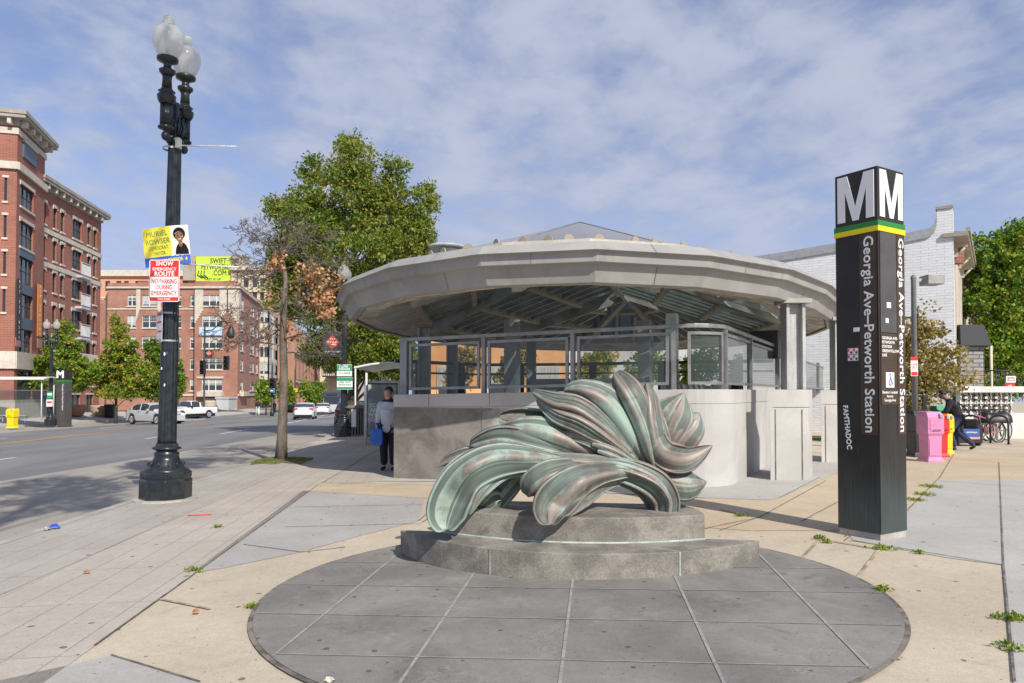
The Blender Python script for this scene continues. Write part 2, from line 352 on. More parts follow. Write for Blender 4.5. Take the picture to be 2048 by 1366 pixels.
# ================================================================ THE GROUND
def sheet(name,pts,off,mat,thick=0,parent=None,kind='structure'):
    bm=bmesh.new(); vs=[bm.verts.new((p[0],p[1],0)) for p in pts]; bm.faces.new(vs)
    for co,no in (((2.9,0,0),(1,0,0)),((0,38,0),(0,1,0)),((-34,0,0),(1,0,0)),((-40.7,0,0),(1,0,0))):
        bmesh.ops.bisect_plane(bm,geom=bm.verts[:]+bm.edges[:]+bm.faces[:],plane_co=co,plane_no=no)
    bmesh.ops.recalc_face_normals(bm,faces=bm.faces)
    if bm.faces[:][0].normal.z<0: bmesh.ops.reverse_faces(bm,faces=bm.faces)
    if thick:
        r=bmesh.ops.extrude_face_region(bm,geom=bm.faces[:]); top=[e for e in r['geom'] if isinstance(e,bmesh.types.BMVert)]
        ts=set(top)
        for v in bm.verts: v.co.z=gz(v.co.x,v.co.y)+(off if v in ts else off-thick)
    else:
        for v in bm.verts: v.co.z=gz(v.co.x,v.co.y)+off
    me=bpy.data.meshes.new(name); bm.to_mesh(me); bm.free(); me.materials.append(mat)
    o=link(name,me,parent)
    if parent is None: tag(o,kind=kind)
    return o
def strip(pts,w):
    """polygon of width w along a polyline"""
    pts=[Vector((p[0],p[1])) for p in pts]; l=[];r=[]
    for i,p in enumerate(pts):
        t=(pts[min(i+1,len(pts)-1)]-pts[max(i-1,0)]).normalized(); n=Vector((-t.y,t.x))*w/2
        l.append(p+n); r.append(p-n)
    return l+r[::-1]
def g2(px,py,off=0.): v=G(px,py,off); return (v.x,v.y)
RO=-.12
big=bmesh.new()
sheet('ground',[(-900,-60),(900,-60),(900,1500),(-900,1500)],-.5,M['tan'])
sheet('road',[(-55,-15),(30,-15),(30,60),(60,330),(-110,330),(-75,150),(-60,104),(-55,60)],RO,M['asphalt'])
curb=[(-5.45,-8),(-5.85,8.2),g2(283,993.5),g2(548,914),g2(664,868),(-8.6,42),(-9.6,56)]
sheet('plaza_pavement',curb+[(60,56),(60,-8)],0.,M['tan'],thick=.14)
sheet('kerb_edge',strip([(c[0]+.07,c[1]) for c in curb],.15),.004,M['kerb'])
e0=[g2(0,963,RO),g2(300,914,RO),g2(590,865,RO)]
sheet('bus_lane',[(-5.3,-8),(-5.75,8.2)]+[(c[0]+.1,c[1]) for c in curb[2:5]]+[g2(640,862,RO)]+e0[::-1]+[(e0[0][0]-.2,-8)],RO+.004,M['buslane'])
# paver strip along the kerb (two tones), inner edge runs to the station corner
inA=[g2(189,1293),g2(638,969)]
d=Vector(inA[1])-Vector(inA[0]); inn=[tuple(Vector(inA[0])-d*1.5),inA[0],inA[1],g2(760,963),g2(787,957),(-2.2,16),(-2.0,24),(-1,40)]
mid=[g2(0,1192),g2(300,1060),g2(590,935),(-4.6,24),(-5,40)]
sheet('paver_strip',[(-5.3,-6),(-5.68,8.2)]+[(c[0]+.16,c[1]) for c in curb[2:6]]+[(-1,42)]+inn[::-1][1:],.004,M['paver'])
sheet('paver_band',[(-5.25,-6),(-5.66,8.2)]+[(c[0]+.18,c[1]) for c in curb[2:4]]+[mid[3]]+mid[:3][::-1]+[(mid[0][0]+.3,-6)],.008,M['paver2'])
# grey panels between the strip and the tan apron
pp=[g2(*p) for p in ((640,966),(925,965),(838,995),(846,1040),(800,1058),(700,1082),(600,1112),(480,1150),(385,1155))]
sheet('grey_panel_left',[g2(606,982),g2(849,996),g2(838,1042),g2(720,1072),g2(600,1105),g2(440,1138),g2(384,1146)],.004,M['grey'])
sheet('tan_band_by_station',[g2(640,966),g2(875,975),g2(855,997),g2(606,982)],.006,M['tan2'])
sheet('tan_apron',[g2(*p) for p in ((875,985),(1390,1000),(1690,945),(1900,912),(2300,890),(2300,960),(1880,962),(1830,1010),(1690,1062),(1500,1062),(1200,1040),(870,1030))],.004,M['tan2'])
sheet('station_apron',[g2(*p) for p in ((760,963),(900,964),(1100,980),(1380,996),(1540,1001),(1560,996),(1700,935),(1690,900))]+[(8.5,19),(-1.8,19)],.008,M['greyl'])
sheet('grey_panel_corner',[g2(222,1312),g2(400,1366),(-1.6,2.4),(-5,2.4)],.004,M['grey'])
sheet('grey_pavement_right',[g2(*p) for p in ((1880,962),(1775,1062),(1700,1070),(1705,1082),(1900,1117),(2007,1131),(2021,1290),(2029,1400))]+[(3.2,2.5),(9,2.5),(14,8),(18,13.2)],.0045,M['greyl'])
# joints
def jl(ps,w,off,mat,mb):
    pts=strip(ps,w); n=len(ps)
    a=pts[:n]; b=pts[n:][::-1]
    for i in range(n-1):
        mb.face([(q[0],q[1],gz(q[0],q[1])+off) for q in (a[i],b[i],b[i+1],a[i+1])])
def dense(p,q,n=8): return [(p[0]+(q[0]-p[0])*i/n,p[1]+(q[1]-p[1])*i/n) for i in range(n+1)]
mj=MB()
for a,b in (((189,1293),(638,969)),((1998,925),(2007,1131)),((2007,1131),(2029,1366)),((1880,955),(1775,1062)),((487,1090),(600,1105)),((570,1055),(842,1048)),((590,1015),(845,1010)),((1705,1082),(2007,1131)),((1700,1074),(1690,1082)),
    ((1520,1035),(1652,962)),((1440,1062),(1520,1035)),((1600,1045),(1685,1000)),((1880,962),(2048,975)),((1895,925),(2048,935)),((1910,905),(1880,955)),((222,1312),(400,1366)),((1560,996),(1640,955)),((640,966),(925,972)),((925,965),(838,1042)),((1815,1010),(1690,1074)),((845,1045),(870,1030)),((644,967),(725,918)),((725,918),(790,880))):
    jl(dense(g2(*a),g2(*b)),.015,.0105,None,mj)
tag(mj.build('pavement_joints',M['joint']),kind='structure')
mj=MB()
for a,b in (((1605,1117),(1640,1080)),((1640,1080),(1760,1100)),((1715,1157),(1757,1102)),((1440,1020),(1500,1035)),((1215,1045),(1400,1060)),((1400,1060),(1520,1035)),((690,1095),(600,1105)),((320,1200),(420,1220))):
    jl(dense(g2(*a),g2(*b)),.028,.0105,None,mj)
tag(mj.build('tan_joints',M['jointt']),kind='structure')
# circular slate paving round the sculpture
CC=(.45,5.9);CR=2.4
circ=[(CC[0]+CR*math.cos(2*math.pi*k/96),CC[1]+CR*math.sin(2*math.pi*k/96)) for k in range(96)]
sheet('circle_joint',[(CC[0]+(CR+.035)*math.cos(2*math.pi*k/96),CC[1]+(CR+.035)*math.sin(2*math.pi*k/96)) for k in range(96)],.012,M['joint'])
sheet('slate_circle',circ,.016,M['slate'])
mj=MB()
def clipc(a,b):
    a=Vector(a);b=Vector(b);d=(b-a).normalized();c=Vector(CC);t=(c-a).dot(d);q=a+d*t;h=(CR-.01)**2-(q-c).length_squared
    if h<=0: return None
    h=math.sqrt(h); return (tuple(q-d*h),tuple(q+d*h))
for a,b in (((792.5,1114),(554,1311.6)),((947,1151.5),(804,1366)),((1146,1161),(1120.6,1366)),((1349,1155.6),(1445,1366)),((1520,1114),(1735.6,1337.5)),((690,1128),(1590,1140)),((560,1173),(1750,1190)),((503,1231),(1810,1256)),((566,1314),(1752,1340))):
    q=clipc(g2(*a),g2(*b))
    if q: jl(dense(*q,10),.021 if a[0]>700 and a[1]>1105 and a!=(690,1128) else .013,.0205,None,mj)
tag(mj.build('slate_joints',M['jointl']),kind='structure')
# road markings
def rmark(name,ps,w,mat): sheet(name,strip(ps,w),RO+.006,mat)
yl=[g2(-300,915,RO),g2(0,887,RO),g2(240,862,RO),g2(480,843.5,RO),g2(580,832,RO)]
yb=[(x+.32,y) for x,y in yl]
rmark('yellow_line',yl,.12,M['yellow_paint']); rmark('yellow_line',yb,.12,M['yellow_paint'])
for a,b in (((-40,925),(32,915)),((290,878),(322,873)),((440,868),(496,859)),((570,848),(660,828)),((570,846),(640,838)),((200,857),(250,852)),((0,878),(13,876.5)),((455,835),(500,832)),((560,829),(652,822)),((600,841),(668,832))):
    rmark('lane_mark',[g2(*a,RO),g2(*b,RO)],.14,M['white_paint'])
rmark('crosswalk_line',[g2(560,822,RO),g2(700,822,RO)],.5,M['white_paint'])
rmark('crosswalk_line',[g2(545,826,RO),g2(690,825,RO)],.5,M['white_paint'])
# far pavement and gutter
kf=[g2(-300,880,RO),g2(0,857,RO),g2(200,843.6,RO),g2(411,835,RO),g2(473,830,RO),g2(546,824,RO)]
kf2=[g2(-300,893,RO),g2(0,866.7,RO),g2(200,851.6,RO),g2(411,840,RO)]
sheet('gutter_pan',kf2+[kf[3],kf[2],kf[1],kf[0]],RO+.004,M['buslane'])
sheet('far_pavement',kf+[(kf[-1][0]-4,110),(kf[-1][0]-12,160),(-60,160),(-75,100),(-70,20)],0.,M['greyl'],thick=.14)
sheet('lawn',[(-46,80),(-41,78),(-37,101),(-60,101)],.05,plain('grass_ground',(.06,.10,.02),.9,var=.4,sc=3.))
# ================================================================ THE STATION PAVILION
ax=Vector((.47,.883,0)).normalized(); ac=Vector((ax.y,-ax.x,0))    # long axis, and across (to the right)
C0=Vector((1.4,15.4,0)); C1=C0+ax*9.
st=thing('station_pavilion','oval station pavilion with stone base, glass panels and faceted metal canopy','station entrance',(1.4,15.4,0))
VP_=[(-3.68,16.4),(-2.98,14.05),(-1.82,12.2),(-.38,11.11),(1.23,10.74),(2.89,11.22),(4.54,12.44),(5.95,14.2),(7.15,16.2),(8.1,18.3),(8.6,20.7),(8.6,23.2),(7.9,25.7),(6.5,27.6),(4.6,28.6),(2.4,28.6),(.2,27.4),(-1.4,25.6),(-2.5,23.4),(-3.3,21.2),(-3.7,18.8)]
VP_=[Vector(p) for p in VP_]; NV=len(VP_)
def ring16(off,z):
    o=[]
    for i in range(NV):
        p=VP_[i]; t0=(p-VP_[i-1]).normalized(); t1=(VP_[(i+1)%NV]-p).normalized(); n0=Vector((t0.y,-t0.x)); n1=Vector((t1.y,-t1.x)); n=(n0+n1).normalized()
        q=p+n*off/max(.6,n.dot(n1)); o.append(Vector((q.x,q.y,z)))
    return o
def loopmesh(rs,name,mat,**k):
    m=MB(); rr=[list(r)+[r[0]] for r in rs]
    for a,b in zip(rr,rr[1:]):
        for i in range(NV): m.face([a[i],a[i+1],b[i+1],b[i]])
    return m.build(name,mat,st,world=True,fix=True,**k)
prof=[(-.5,3.88),(.12,3.83),(.32,3.67),(.24,3.655),(.21,3.51),(.11,3.50),(.0,3.235),(-.13,3.225),(-.13,3.33)]
loopmesh([ring16(r,z) for r,z in prof],'canopy_fascia',M['canopy'],bevel=.006)
rr=[ring16(r+.004,z) for r,z in prof]
for i in (1,3,5):
    mb=MB()
    for k in range(NV):
        l=(k+1)%NV; f=.5 if i<5 else .56
        if i==3: f=.44
        a=rr[i][k].lerp(rr[i][l],f);b=rr[i+1][k].lerp(rr[i+1][l],f); t=(rr[i][l]-rr[i][k]).normalized()*.004
        n=Vector((t.y,-t.x,0)).normalized()*.004
        if k%2==(i//2)%2: mb.face([a-t+n,a+t+n,b+t+n,b-t+n])
    mb.build('fascia_joint',M['joint'],st,world=True)
loopmesh([ring16(-.13,3.30),ring16(-.19,3.30)],'soffit_groove',M['dark'])
loopmesh([ring16(-.17,3.265),ring16(-.56,3.285)],'soffit',M['soffit'])
ribs=[1,3,5,7,9,11,13,15,17,19]
inr=ring16(-1.05,3.66); chord=[v.copy() for v in inr]
for j,k in enumerate(ribs):
    k2=ribs[(j+1)%len(ribs)]; n=(k2-k)%NV
    for i in range(1,n): chord[(k+i)%NV]=inr[k].lerp(inr[k2],i/n)
loopmesh([ring16(-.56,3.285),ring16(-.58,3.30),chord],'ceiling_edge_panel',M['beam'])
loopmesh([ring16(-.5,3.86),ring16(-.52,4.01),ring16(-.64,4.03),ring16(-.68,3.9)],'roof_curb',M['curb'])
A0=Vector((1.52,16.2,5.42)); A1=Vector((3.8,23.8,5.42))
def near(v,a,b): return (a,0) if (v-a).length<(v-b).length else (b,1)
low=ring16(-.64,4.0)
mb=MB()
for k in range(NV):
    a=low[k];b=low[(k+1)%NV]; na,ia=near(a,A0,A1); nb_,ib=near(b,A0,A1)
    if ia==ib: mb.face([na,a,b])
    else: mb.face([na,a,b,nb_])
mb.build('roof_mesh_cover',M['roofmesh'],st,world=True)
mb=MB()
for k in (1,3,5,7,9,12,15,18): mb.tube([near(low[k],A0,A1)[0],low[k]],.018,6)
mb.tube([A0,A1],.02,6); mb.build('roof_hip',M['frame'],st,world=True)
B0=Vector((1.52,16.2,4.95)); B1=Vector((3.8,23.8,4.95))
def deepbeam(p,q,d,w,name='roof_beam',mat='beam'):
    t=(q-p).normalized(); s_=Vector((-t.y,t.x,0)).normalized()*w/2; m=MB()
    m.rings([[p+s_,p-s_,p-s_*.7-Vector((0,0,d*.7)),p+s_*.7-Vector((0,0,d*.7))],[q+s_,q-s_,q-s_*.7-Vector((0,0,d)),q+s_*.7-Vector((0,0,d))]],sm=False)
    return m.build(name,M[mat],st,world=True)
for k in ribs: deepbeam(near(inr[k],B0,B1)[0],inr[k]+Vector((0,0,.08)),.46,.24)
deepbeam(B0,B1,.4,.16)
gl=MB(); rf=MB(); pl_=MB()
def bay(ap,p,q,ap2=None):
    ap2=ap2 or ap
    m=(p+q)/2; top=(ap+ap2)/2; run=(top-m); un=(q-p); wd=un.length; un.normalize(); n=max(3,int(wd/.58))
    for i in range(n):
        s0=(i+.5)/n; base=p.lerp(q,s0); tmax=(1-abs(2*s0-1)) if ap2 is ap else 1.
        if tmax<.1: continue
        e=base+run*tmax*.97; hw=un*wd/n*.5
        gl.face([base-hw*.6,base+hw*.6,e+hw*.6,e-hw*.6])
        c=base+hw;c2=e+hw
        rf.obox((c+c2)/2-Vector((0,0,.055)),un*.085,(c2-c)/2,Vector((0,0,.06)))
        rf.obox((c+c2)/2-Vector((0,0,.13)),un*.05,(c2-c)/2,Vector((0,0,.05)))
        if i==0: rf.obox((base+e)/2-hw-Vector((0,0,.05)),un*.06,(e-base)/2,Vector((0,0,.05)))
        for f in (.0,.34,.67):
            if f<tmax:
                z=base+run*f; pl_.obox(z-Vector((0,0,.16)),hw*1.0,run.normalized()*.07,Vector((0,0,.07)))
for j,k in enumerate(ribs):
    p=inr[k];q=inr[ribs[(j+1)%len(ribs)]]; na,ia=near(p,B0,B1); nb_,ib=near(q,B0,B1)
    if ia==ib: bay(na,p,q)
    else: bay(na,p,q,nb_)
gl.build('ceiling_glass',M['roofglass'],st,world=True); rf.build('rafter_grid',M['beam'],st,world=True); pl_.build('purlin_row',M['rafter'],st,world=True)
# round deterrent discs standing round the curb
rnd=random.Random(5)
rc=ring16(-.66,4.03)
dm=None
for k in range(NV):
    a=rc[k];b=rc[(k+1)%NV]; L_=(b-a).length; nn=max(3,int(L_/.48))
    for i in range(nn):
        p=a.lerp(b,(i+.3+.4*rnd.random())/nn)
        if dm is None:
            m=MB(); m.rings([[Vector((.085*math.cos(2*math.pi*j/16),-.012,.085*math.sin(2*math.pi*j/16))) for j in range(16)],[Vector((.085*math.cos(2*math.pi*j/16),.012,.085*math.sin(2*math.pi*j/16))) for j in range(16)]],sm=False)
            d0=m.build('roof_disc',M['disc'],st); dm=d0
        else:
            d0=dm.copy(); COL.objects.link(d0)
        d0.location=p+Vector((0,0,.005))+wl(st); d0.rotation_euler=(0,0,math.atan2((b-a).y,(b-a).x)+rnd.uniform(-.5,.5))
# roof vent box at the back left
mb=MB(); c=P(893,497,20); mb.lathe([(.42,c.z-.25),(.42,c.z-.02),(.5,c.z),(.5,c.z+.07),(.1,c.z+.09)],(c.x,c.y,0),16); mb.build('roof_vent',M['beam'],st,world=True)
# ---- stone parapet: plan line from the left end along the front, round the corner and back
WA=Vector((-2.26,13.87)); WB=Vector((2.75,11.93)); WC=Vector((3.95,12.35)); axd=Vector((ax.x,ax.y))
ctr=WB+Vector((.32,.72)); 
arc=[]
a0=math.atan2((WB-ctr).y,(WB-ctr).x); rad=(WB-ctr).length
for i in range(9):
    a=a0+R(80)*i/8; arc.append(ctr+Vector((math.cos(a),math.sin(a)))*rad)
WD=arc[-1]+axd*12.
front=[WA]+arc
def wtop(p): return gz(p.x,p.y)+1.6
plan=[WA+Vector((-.88,6.5))]+[WA]+arc+[WD]
def offs(pl,d):
    o=[]
    for i,p in enumerate(pl):
        t0=(p-pl[i-1]).normalized() if i>0 else None; t1=(pl[i+1]-p).normalized() if i<len(pl)-1 else None
        t=((t0 or t1)+(t1 or t0)).normalized(); n=Vector((-t.y,t.x)); k=1/max(.5,n.dot(Vector((-(t1 or t0).y,(t1 or t0).x))))
        o.append(p+n*d*k)
    return o
def wallloop(name,pl,z0,z1,o_out,o_in,mat,smooth=False,parent=st):
    a=offs(pl,-o_out); b=offs(pl,o_in); m=MB()
    zz=lambda p,z: gz(p.x,p.y)+z
    rs=[[(q.x,q.y,zz(q,z0)),(q.x,q.y,zz(q,z1)),(w.x,w.y,zz(w,z1)),(w.x,w.y,zz(w,z0))] for q,w in zip(a,b)]
    # uv for stone
    m.rings(rs,sm=smooth); return m.build(name,mat,parent,world=True,fix=True,bevel=.008)
def panelstone():
    b=NB('granite_wall'); v=b.noise(.75,6,.65,.5); c=b.mix(b.ramp(v,.34,.66),(.41,.40,.38),(.50,.49,.465))
    g=b.noise(220,2,.6); c=b.mix(1.,c,b.mix(b.ramp(g,.3,.7),(.88,)*3,(1.08,)*3),'MULTIPLY')
    sx_=b.N('SeparateXYZ'); b.l(b.tc.outputs['Object'],sx_.inputs[0])
    # damp grime that soaked the left panels, lighter cap course
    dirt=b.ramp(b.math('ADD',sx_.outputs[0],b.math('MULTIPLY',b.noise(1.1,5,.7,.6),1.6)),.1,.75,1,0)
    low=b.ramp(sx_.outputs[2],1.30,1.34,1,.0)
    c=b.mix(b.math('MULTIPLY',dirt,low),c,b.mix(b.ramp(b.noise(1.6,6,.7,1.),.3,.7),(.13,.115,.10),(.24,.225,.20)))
    s2=b.noise(1.4,5,.7,1.2,scl=(1,1,.3)); c=b.mix(b.ramp(s2,.58,.8,0,.5),c,(.22,.20,.175))
    b.col(c); b.set(.8); b.bump(g,.15,.003); return b.m
M['granite']=panelstone()
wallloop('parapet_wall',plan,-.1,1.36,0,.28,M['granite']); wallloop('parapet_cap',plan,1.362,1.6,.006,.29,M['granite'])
# stone joints
mb=MB()
def vjoint(p,z0,z1,t,n):
    z=gz(p.x,p.y); mb.face([(p.x-t.x*.005+n.x,p.y-t.y*.005+n.y,z+z0),(p.x+t.x*.005+n.x,p.y+t.y*.005+n.y,z+z0),(p.x+t.x*.005+n.x,p.y+t.y*.005+n.y,z+z1),(p.x-t.x*.005+n.x,p.y-t.y*.005+n.y,z+z1)])
tf=(WB-WA).normalized(); nf=Vector((tf.y,-tf.x))*.009
for f in (.17,.40,.62,.86): vjoint(WA.lerp(WB,f-.03),1.365,1.6,tf,nf)
for f in (.34,.70): vjoint(WA.lerp(WB,f),0,1.36,tf,nf*.5)
nr=Vector((ax.y,-ax.x))*.009
for f in (1.2,3.4,5.6): vjoint(arc[-1]+axd*f,0,1.6,axd,nr)
mb.build('stone_joint',M['joint'],st,world=True)
# ---- glazing above the parapet
def rail(name,pl,z0,z1,w,mat): 
    return wallloop(name,pl,z0,z1,w-.14,.14,mat)
gp_=offs(plan,.14)
wallloop('glazing_top_rail',gp_,2.62,2.69,.04,.04,M['frame'])
def gpanel(p,q,z0,z1,parent,glassmat=M['glass'],cur=None):
    """one framed pane between plan points p and q (or along the arc list cur)"""
    pts=cur or [p,q]; zz=lambda P_,z: gz(P_.x,P_.y)+z
    m=MB(); n=len(pts)
    for z in (z0,z1-.05):
        a=offs(pts,-.03);b=offs(pts,.03)
        m.rings([[(u.x,u.y,zz(u,z)),(u.x,u.y,zz(u,z+.05)),(w.x,w.y,zz(w,z+.05)),(w.x,w.y,zz(w,z))] for u,w in zip(a,b)],sm=False)
    for e,t in ((pts[0],(pts[1]-pts[0]).normalized()),(pts[-1],(pts[-2]-pts[-1]).normalized())):
        c=e+t*.025; m.obox((c.x,c.y,zz(c,(z0+z1)/2)),Vector((t.x,t.y,0))*.025,Vector((-t.y,t.x,0))*.029,Vector((0,0,(z1-z0)/2)))
    o=m.build('glass_panel',M['frame'],parent,world=True)
    g=MB()
    for i in range(n-1): g.face([(pts[i].x,pts[i].y,zz(pts[i],z0+.03)),(pts[i+1].x,pts[i+1].y,zz(pts[i+1],z0+.03)),(pts[i+1].x,pts[i+1].y,zz(pts[i+1],z1-.03)),(pts[i].x,pts[i].y,zz(pts[i],z1-.03))])
    go=g.build('pane',glassmat,o); return o
def post(p,t,w=.035,d=.05,z0=1.58,z1=2.64,name='glazing_post'):
    m=MB(); z=gz(p.x,p.y); m.obox((p.x,p.y,z+(z0+z1)/2),Vector((t.x,t.y,0))*w,Vector((-t.y,t.x,0))*d,Vector((0,0,(z1-z0)/2))); return m.build(name,M['frame'],st,world=True)
gA,gB=gp_[1],gp_[2]; tg=(gB-gA).normalized()
def onfront(px):   # plan point of the front glazing line seen at px
    a=ray(px,785)[0]; # x=a*y
    k=(a*gA.y-gA.x)/((tg.x)-a*tg.y); return gA+tg*k
xs_=[812,968,1146,1348]
ps=[onfront(x) for x in xs_]
for p in ps: post(p,tg)
for i in range(3):
    gpanel(ps[i]+tg*.08,ps[i+1]-tg*.08,1.68,2.56,st)
post(gA+tg*.03,tg)
# left return panel
lr=(gp_[0]-gA).normalized()
for f in (0,1,2): gpanel(gA+lr*(2.1*f+.1),gA+lr*(2.1*f+2.0),1.68,2.56,st)
for f in (2.05,4.15): post(gA+lr*f,lr)
# curved corner panel and right side
arcg=gp_[2:11]
gpanel(None,None,1.68,2.56,st,cur=arcg[1:-1]); post(arcg[-1],axd,w=.045)
def onright(px):
    a=ray(px,785)[0]; o=arcg[-1]; k=(a*o.y-o.x)/(axd.x-a*axd.y); return o+axd*k
pr=[arcg[-1]]+[onright(x) for x in (1500,1555,1604,1636,1662)]
for p in pr[1:]: post(p,axd)
for i in range(len(pr)-1): gpanel(pr[i]+axd*.06,pr[i+1]-axd*.06,1.68,2.56,st)
# back of the enclosure: glazing on the far side so there is something to see through
bk=[plan[0],plan[0]+axd*6,WD]; 
bL=[plan[0],WD+(plan[0]-WD).normalized()*2.5]
for i in range(6):
    p=plan[0]+axd*(i*.0)+ (WD-plan[0])*(i/6)*.85; 
# ---- piers with steel columns on them
def pier(px0,px1,px2,ybot,zt,colpx,coltop):
    a=G(px0,ybot);b=G(px1,ybot); w=(b-a).length
    t=(b-a).normalized(); n=Vector((-t.y,t.x,0)); dpt=1.0
    o=thing('stone_pier','', 'pier',(a.x,a.y,gz(a.x,a.y))); 
    return o
def mkpier(a,w,dpt,t,h,name='pier'):
    n=Vector((ax.x,ax.y,0)); z=gz(a.x,a.y); c=Vector((a.x,a.y,0))+t*w/2+n*dpt/2
    m=MB(); m.obox((c.x,c.y,z+(h-.32)/2-.05),t*w/2,n*dpt/2,Vector((0,0,(h-.32)/2+.05))); p_=m.build('pier',M['granite2'],st,world=True,bevel=.006)
    m=MB(); m.obox((c.x,c.y,z+h-.155),t*(w/2+.008),n*(dpt/2+.008),Vector((0,0,.155))); q=m.build('pier_cap',M['granite2'],p_); 
    m=MB(); fr=c-n*(dpt/2+.012)
    for u in (-w/2+.10,w/2-.09): m.obox((fr.x+t.x*u,fr.y+t.y*u,z+(h-.34)/2),t*.006,n*.003,Vector((0,0,(h-.36)/2)))
    m.build('joint',M['joint'],p_)
    return c
def g2m():
    b=NB('granite_pier'); c=b.mix(b.ramp(b.noise(.9,6,.6,.4),.35,.65),(.42,.41,.385),(.51,.50,.47)); c=b.mix(b.ramp(b.noise(2.2,5,.7,.3,scl=(1,1,.2)),.55,.78,0,.5),c,(.27,.255,.23)); g=b.noise(220,2,.6); c=b.mix(1.,c,b.mix(b.ramp(g,.3,.7),(.9,)*3,(1.07,)*3),'MULTIPLY'); b.col(c); b.set(.8); return b.m
M['granite2']=g2m()
t1=(G(1615,962)-G(1543,962)).normalized()
cA=mkpier(G(1541,961),.66,.75,t1,1.60)
cB=mkpier(G(1643,925),.62,.9,t1,1.60)
def column(c,w,top,dy=0.):
    z=gz(c.x,c.y); m=MB(); X=Vector((t1.x,t1.y,0));Y=Vector((-t1.y,t1.x,0))
    m.obox((c.x,c.y,(z+1.6+top)/2),X*w/2,Y*w*.10,Vector((0,0,(top-z-1.6)/2)))
    m.obox(Vector((c.x,c.y,(z+1.6+top)/2))+X*w*.42,X*w*.09,Y*w*.45,Vector((0,0,(top-z-1.6)/2)))
    m.obox(Vector((c.x,c.y,(z+1.6+top)/2))-X*w*.42,X*w*.09,Y*w*.45,Vector((0,0,(top-z-1.6)/2)))
    o=m.build('steel_column',M['column'],st,world=True,bevel=.01)
    m=MB(); m.obox((c.x,c.y,top+.04),X*(w*.75),Y*w*.7,Vector((0,0,.04))); m.build('column_head',M['canopy'],o)
cc1=P(1586,700,cA.y); column(cc1,.34,3.2); cc2=P(1680,720,cB.y); column(cc2,.34,3.22)
# matching columns on the left side and at the back, dark against the light
for q,w in ((Vector((-2.2,18.2,0)),.3),(Vector((.6,22.6,0)),.3),(Vector((-1.9,23.,0)),.34)):
    mkp=MB(); mkp.box((q.x-.3,q.y-.4,-.2),(q.x+.3,q.y+.4,1.55)); mkp.build('pier',M['granite2'],st,world=True)
    column(q,w,3.22)
# low back wall, hand rails and the dark stair head inside
bp=[plan[0],plan[0]+axd*4.5,plan[0]+axd*6.5+ac.xy*2.,WD-axd*.5-ac.xy*1.]
wallloop('parapet_wall',bp,-.1,1.5,0,.28,M['granite2'])
gb=offs(bp,.14); wallloop('glazing_top_rail',gb,2.5,2.6,.05,.05,M['dark']); wallloop('glazing_top_rail',gb,2.2,2.26,.03,.03,M['dark'])
for i in range(len(gb)-1):
    d_=(gb[i+1]-gb[i]); n=max(1,int(d_.length/1.9))
    for j in range(n): 
        p=gb[i].lerp(gb[i+1],(j+.5)/n); z=gz(p.x,p.y); m=MB(); t=d_.normalized(); m.obox((p.x,p.y,z+2.05),Vector((t.x,t.y,0))*.12,Vector((-t.y,t.x,0))*.08,Vector((0,0,.55))); m.build('glazing_post',M['dark'],st,world=True)
mb=MB()
p=C0.xy+axd*1.; 
for u,v,w,dd,z1 in ((-1.9,.6,.28,.28,3.3),(.4,3.4,.3,.3,3.4),(1.7,1.2,.22,.22,3.3)):
    q=C0+ax*v+ac*u; mb.obox((q.x,q.y,z1/2),ac*w/2,ax*dd/2,Vector((0,0,z1/2)))
mb.build('inner_post',M['beam'],st,world=True)
mb=MB(); q=C0+ax*2.6-ac*.9; mb.obox((q.x,q.y,1.0),ac*1.5,ax*.06,Vector((0,0,.95))); q=C0+ax*5+ac*1.2; mb.obox((q.x,q.y,.9),ac*.06,ax*2.8,Vector((0,0,.9)))
mb.build('stair_wall',M['beam'],st,world=True)
mb=MB(); q=P(1530,690,17.3); mb.obox(q,ac*.32,ax*.2,Vector((0,0,.33))); mb.build('hanging_sign',M['dark'],st,world=True)

# ================================================================ THE STATION PYLON
def pylon_mat():
    b=NB('pylon_bronze'); sx_=b.N('SeparateXYZ'); b.l(b.tc.outputs['Object'],sx_.inputs[0])
    c=b.mix(b.ramp(b.noise(3,4,.6),.3,.7),(.030,.026,.022),(.042,.036,.030))
    lowm=b.math('ADD',b.ramp(sx_.outputs[2],.0,1.5,1,0),b.math('SUBTRACT',b.noise(5,6,.7,.3,scl=(6,6,.35)),.72))
    c=b.mix(b.ramp(lowm,.08,.85,0,.75),c,(.08,.11,.105))
    st_=b.ramp(b.noise(9,5,.7,.2,scl=(5,5,.12)),.60,.72,0,.5); hm=b.ramp(sx_.outputs[2],.2,1.9,1,0); c=b.mix(b.math('MULTIPLY',st_,hm),c,(.22,.27,.24))
    b.col(c); b.set(.48,.35); return b.m
M['pylon']=pylon_mat(); M['pylonbrown']=plain('sign_brown',(.060,.036,.018),.5,var=.15,sc=5)
M['pylongrey']=plain('sign_grey',(.072,.068,.064),.45,var=.15,sc=4)
M['signwhite']=plain('sign_white',(.80,.80,.80),.5,var=.03)
M['green']=plain('stripe_green',(.02,.20,.035),.5,var=.05); M['yellow']=plain('stripe_yellow',(.78,.62,.0),.5,var=.05)
cl=Vector((-.523,.852,0)); cr=Vector((.848,.53,0)).normalized(); PC=Vector((3.83,7.56,0.0)); PS=.49
py=thing('station_pylon','tall dark brown square pylon with large white letter M beside the round sculpture paving','sign',(PC.x,PC.y,gz(PC.x,PC.y)),0)
z0=gz(PC.x,PC.y)
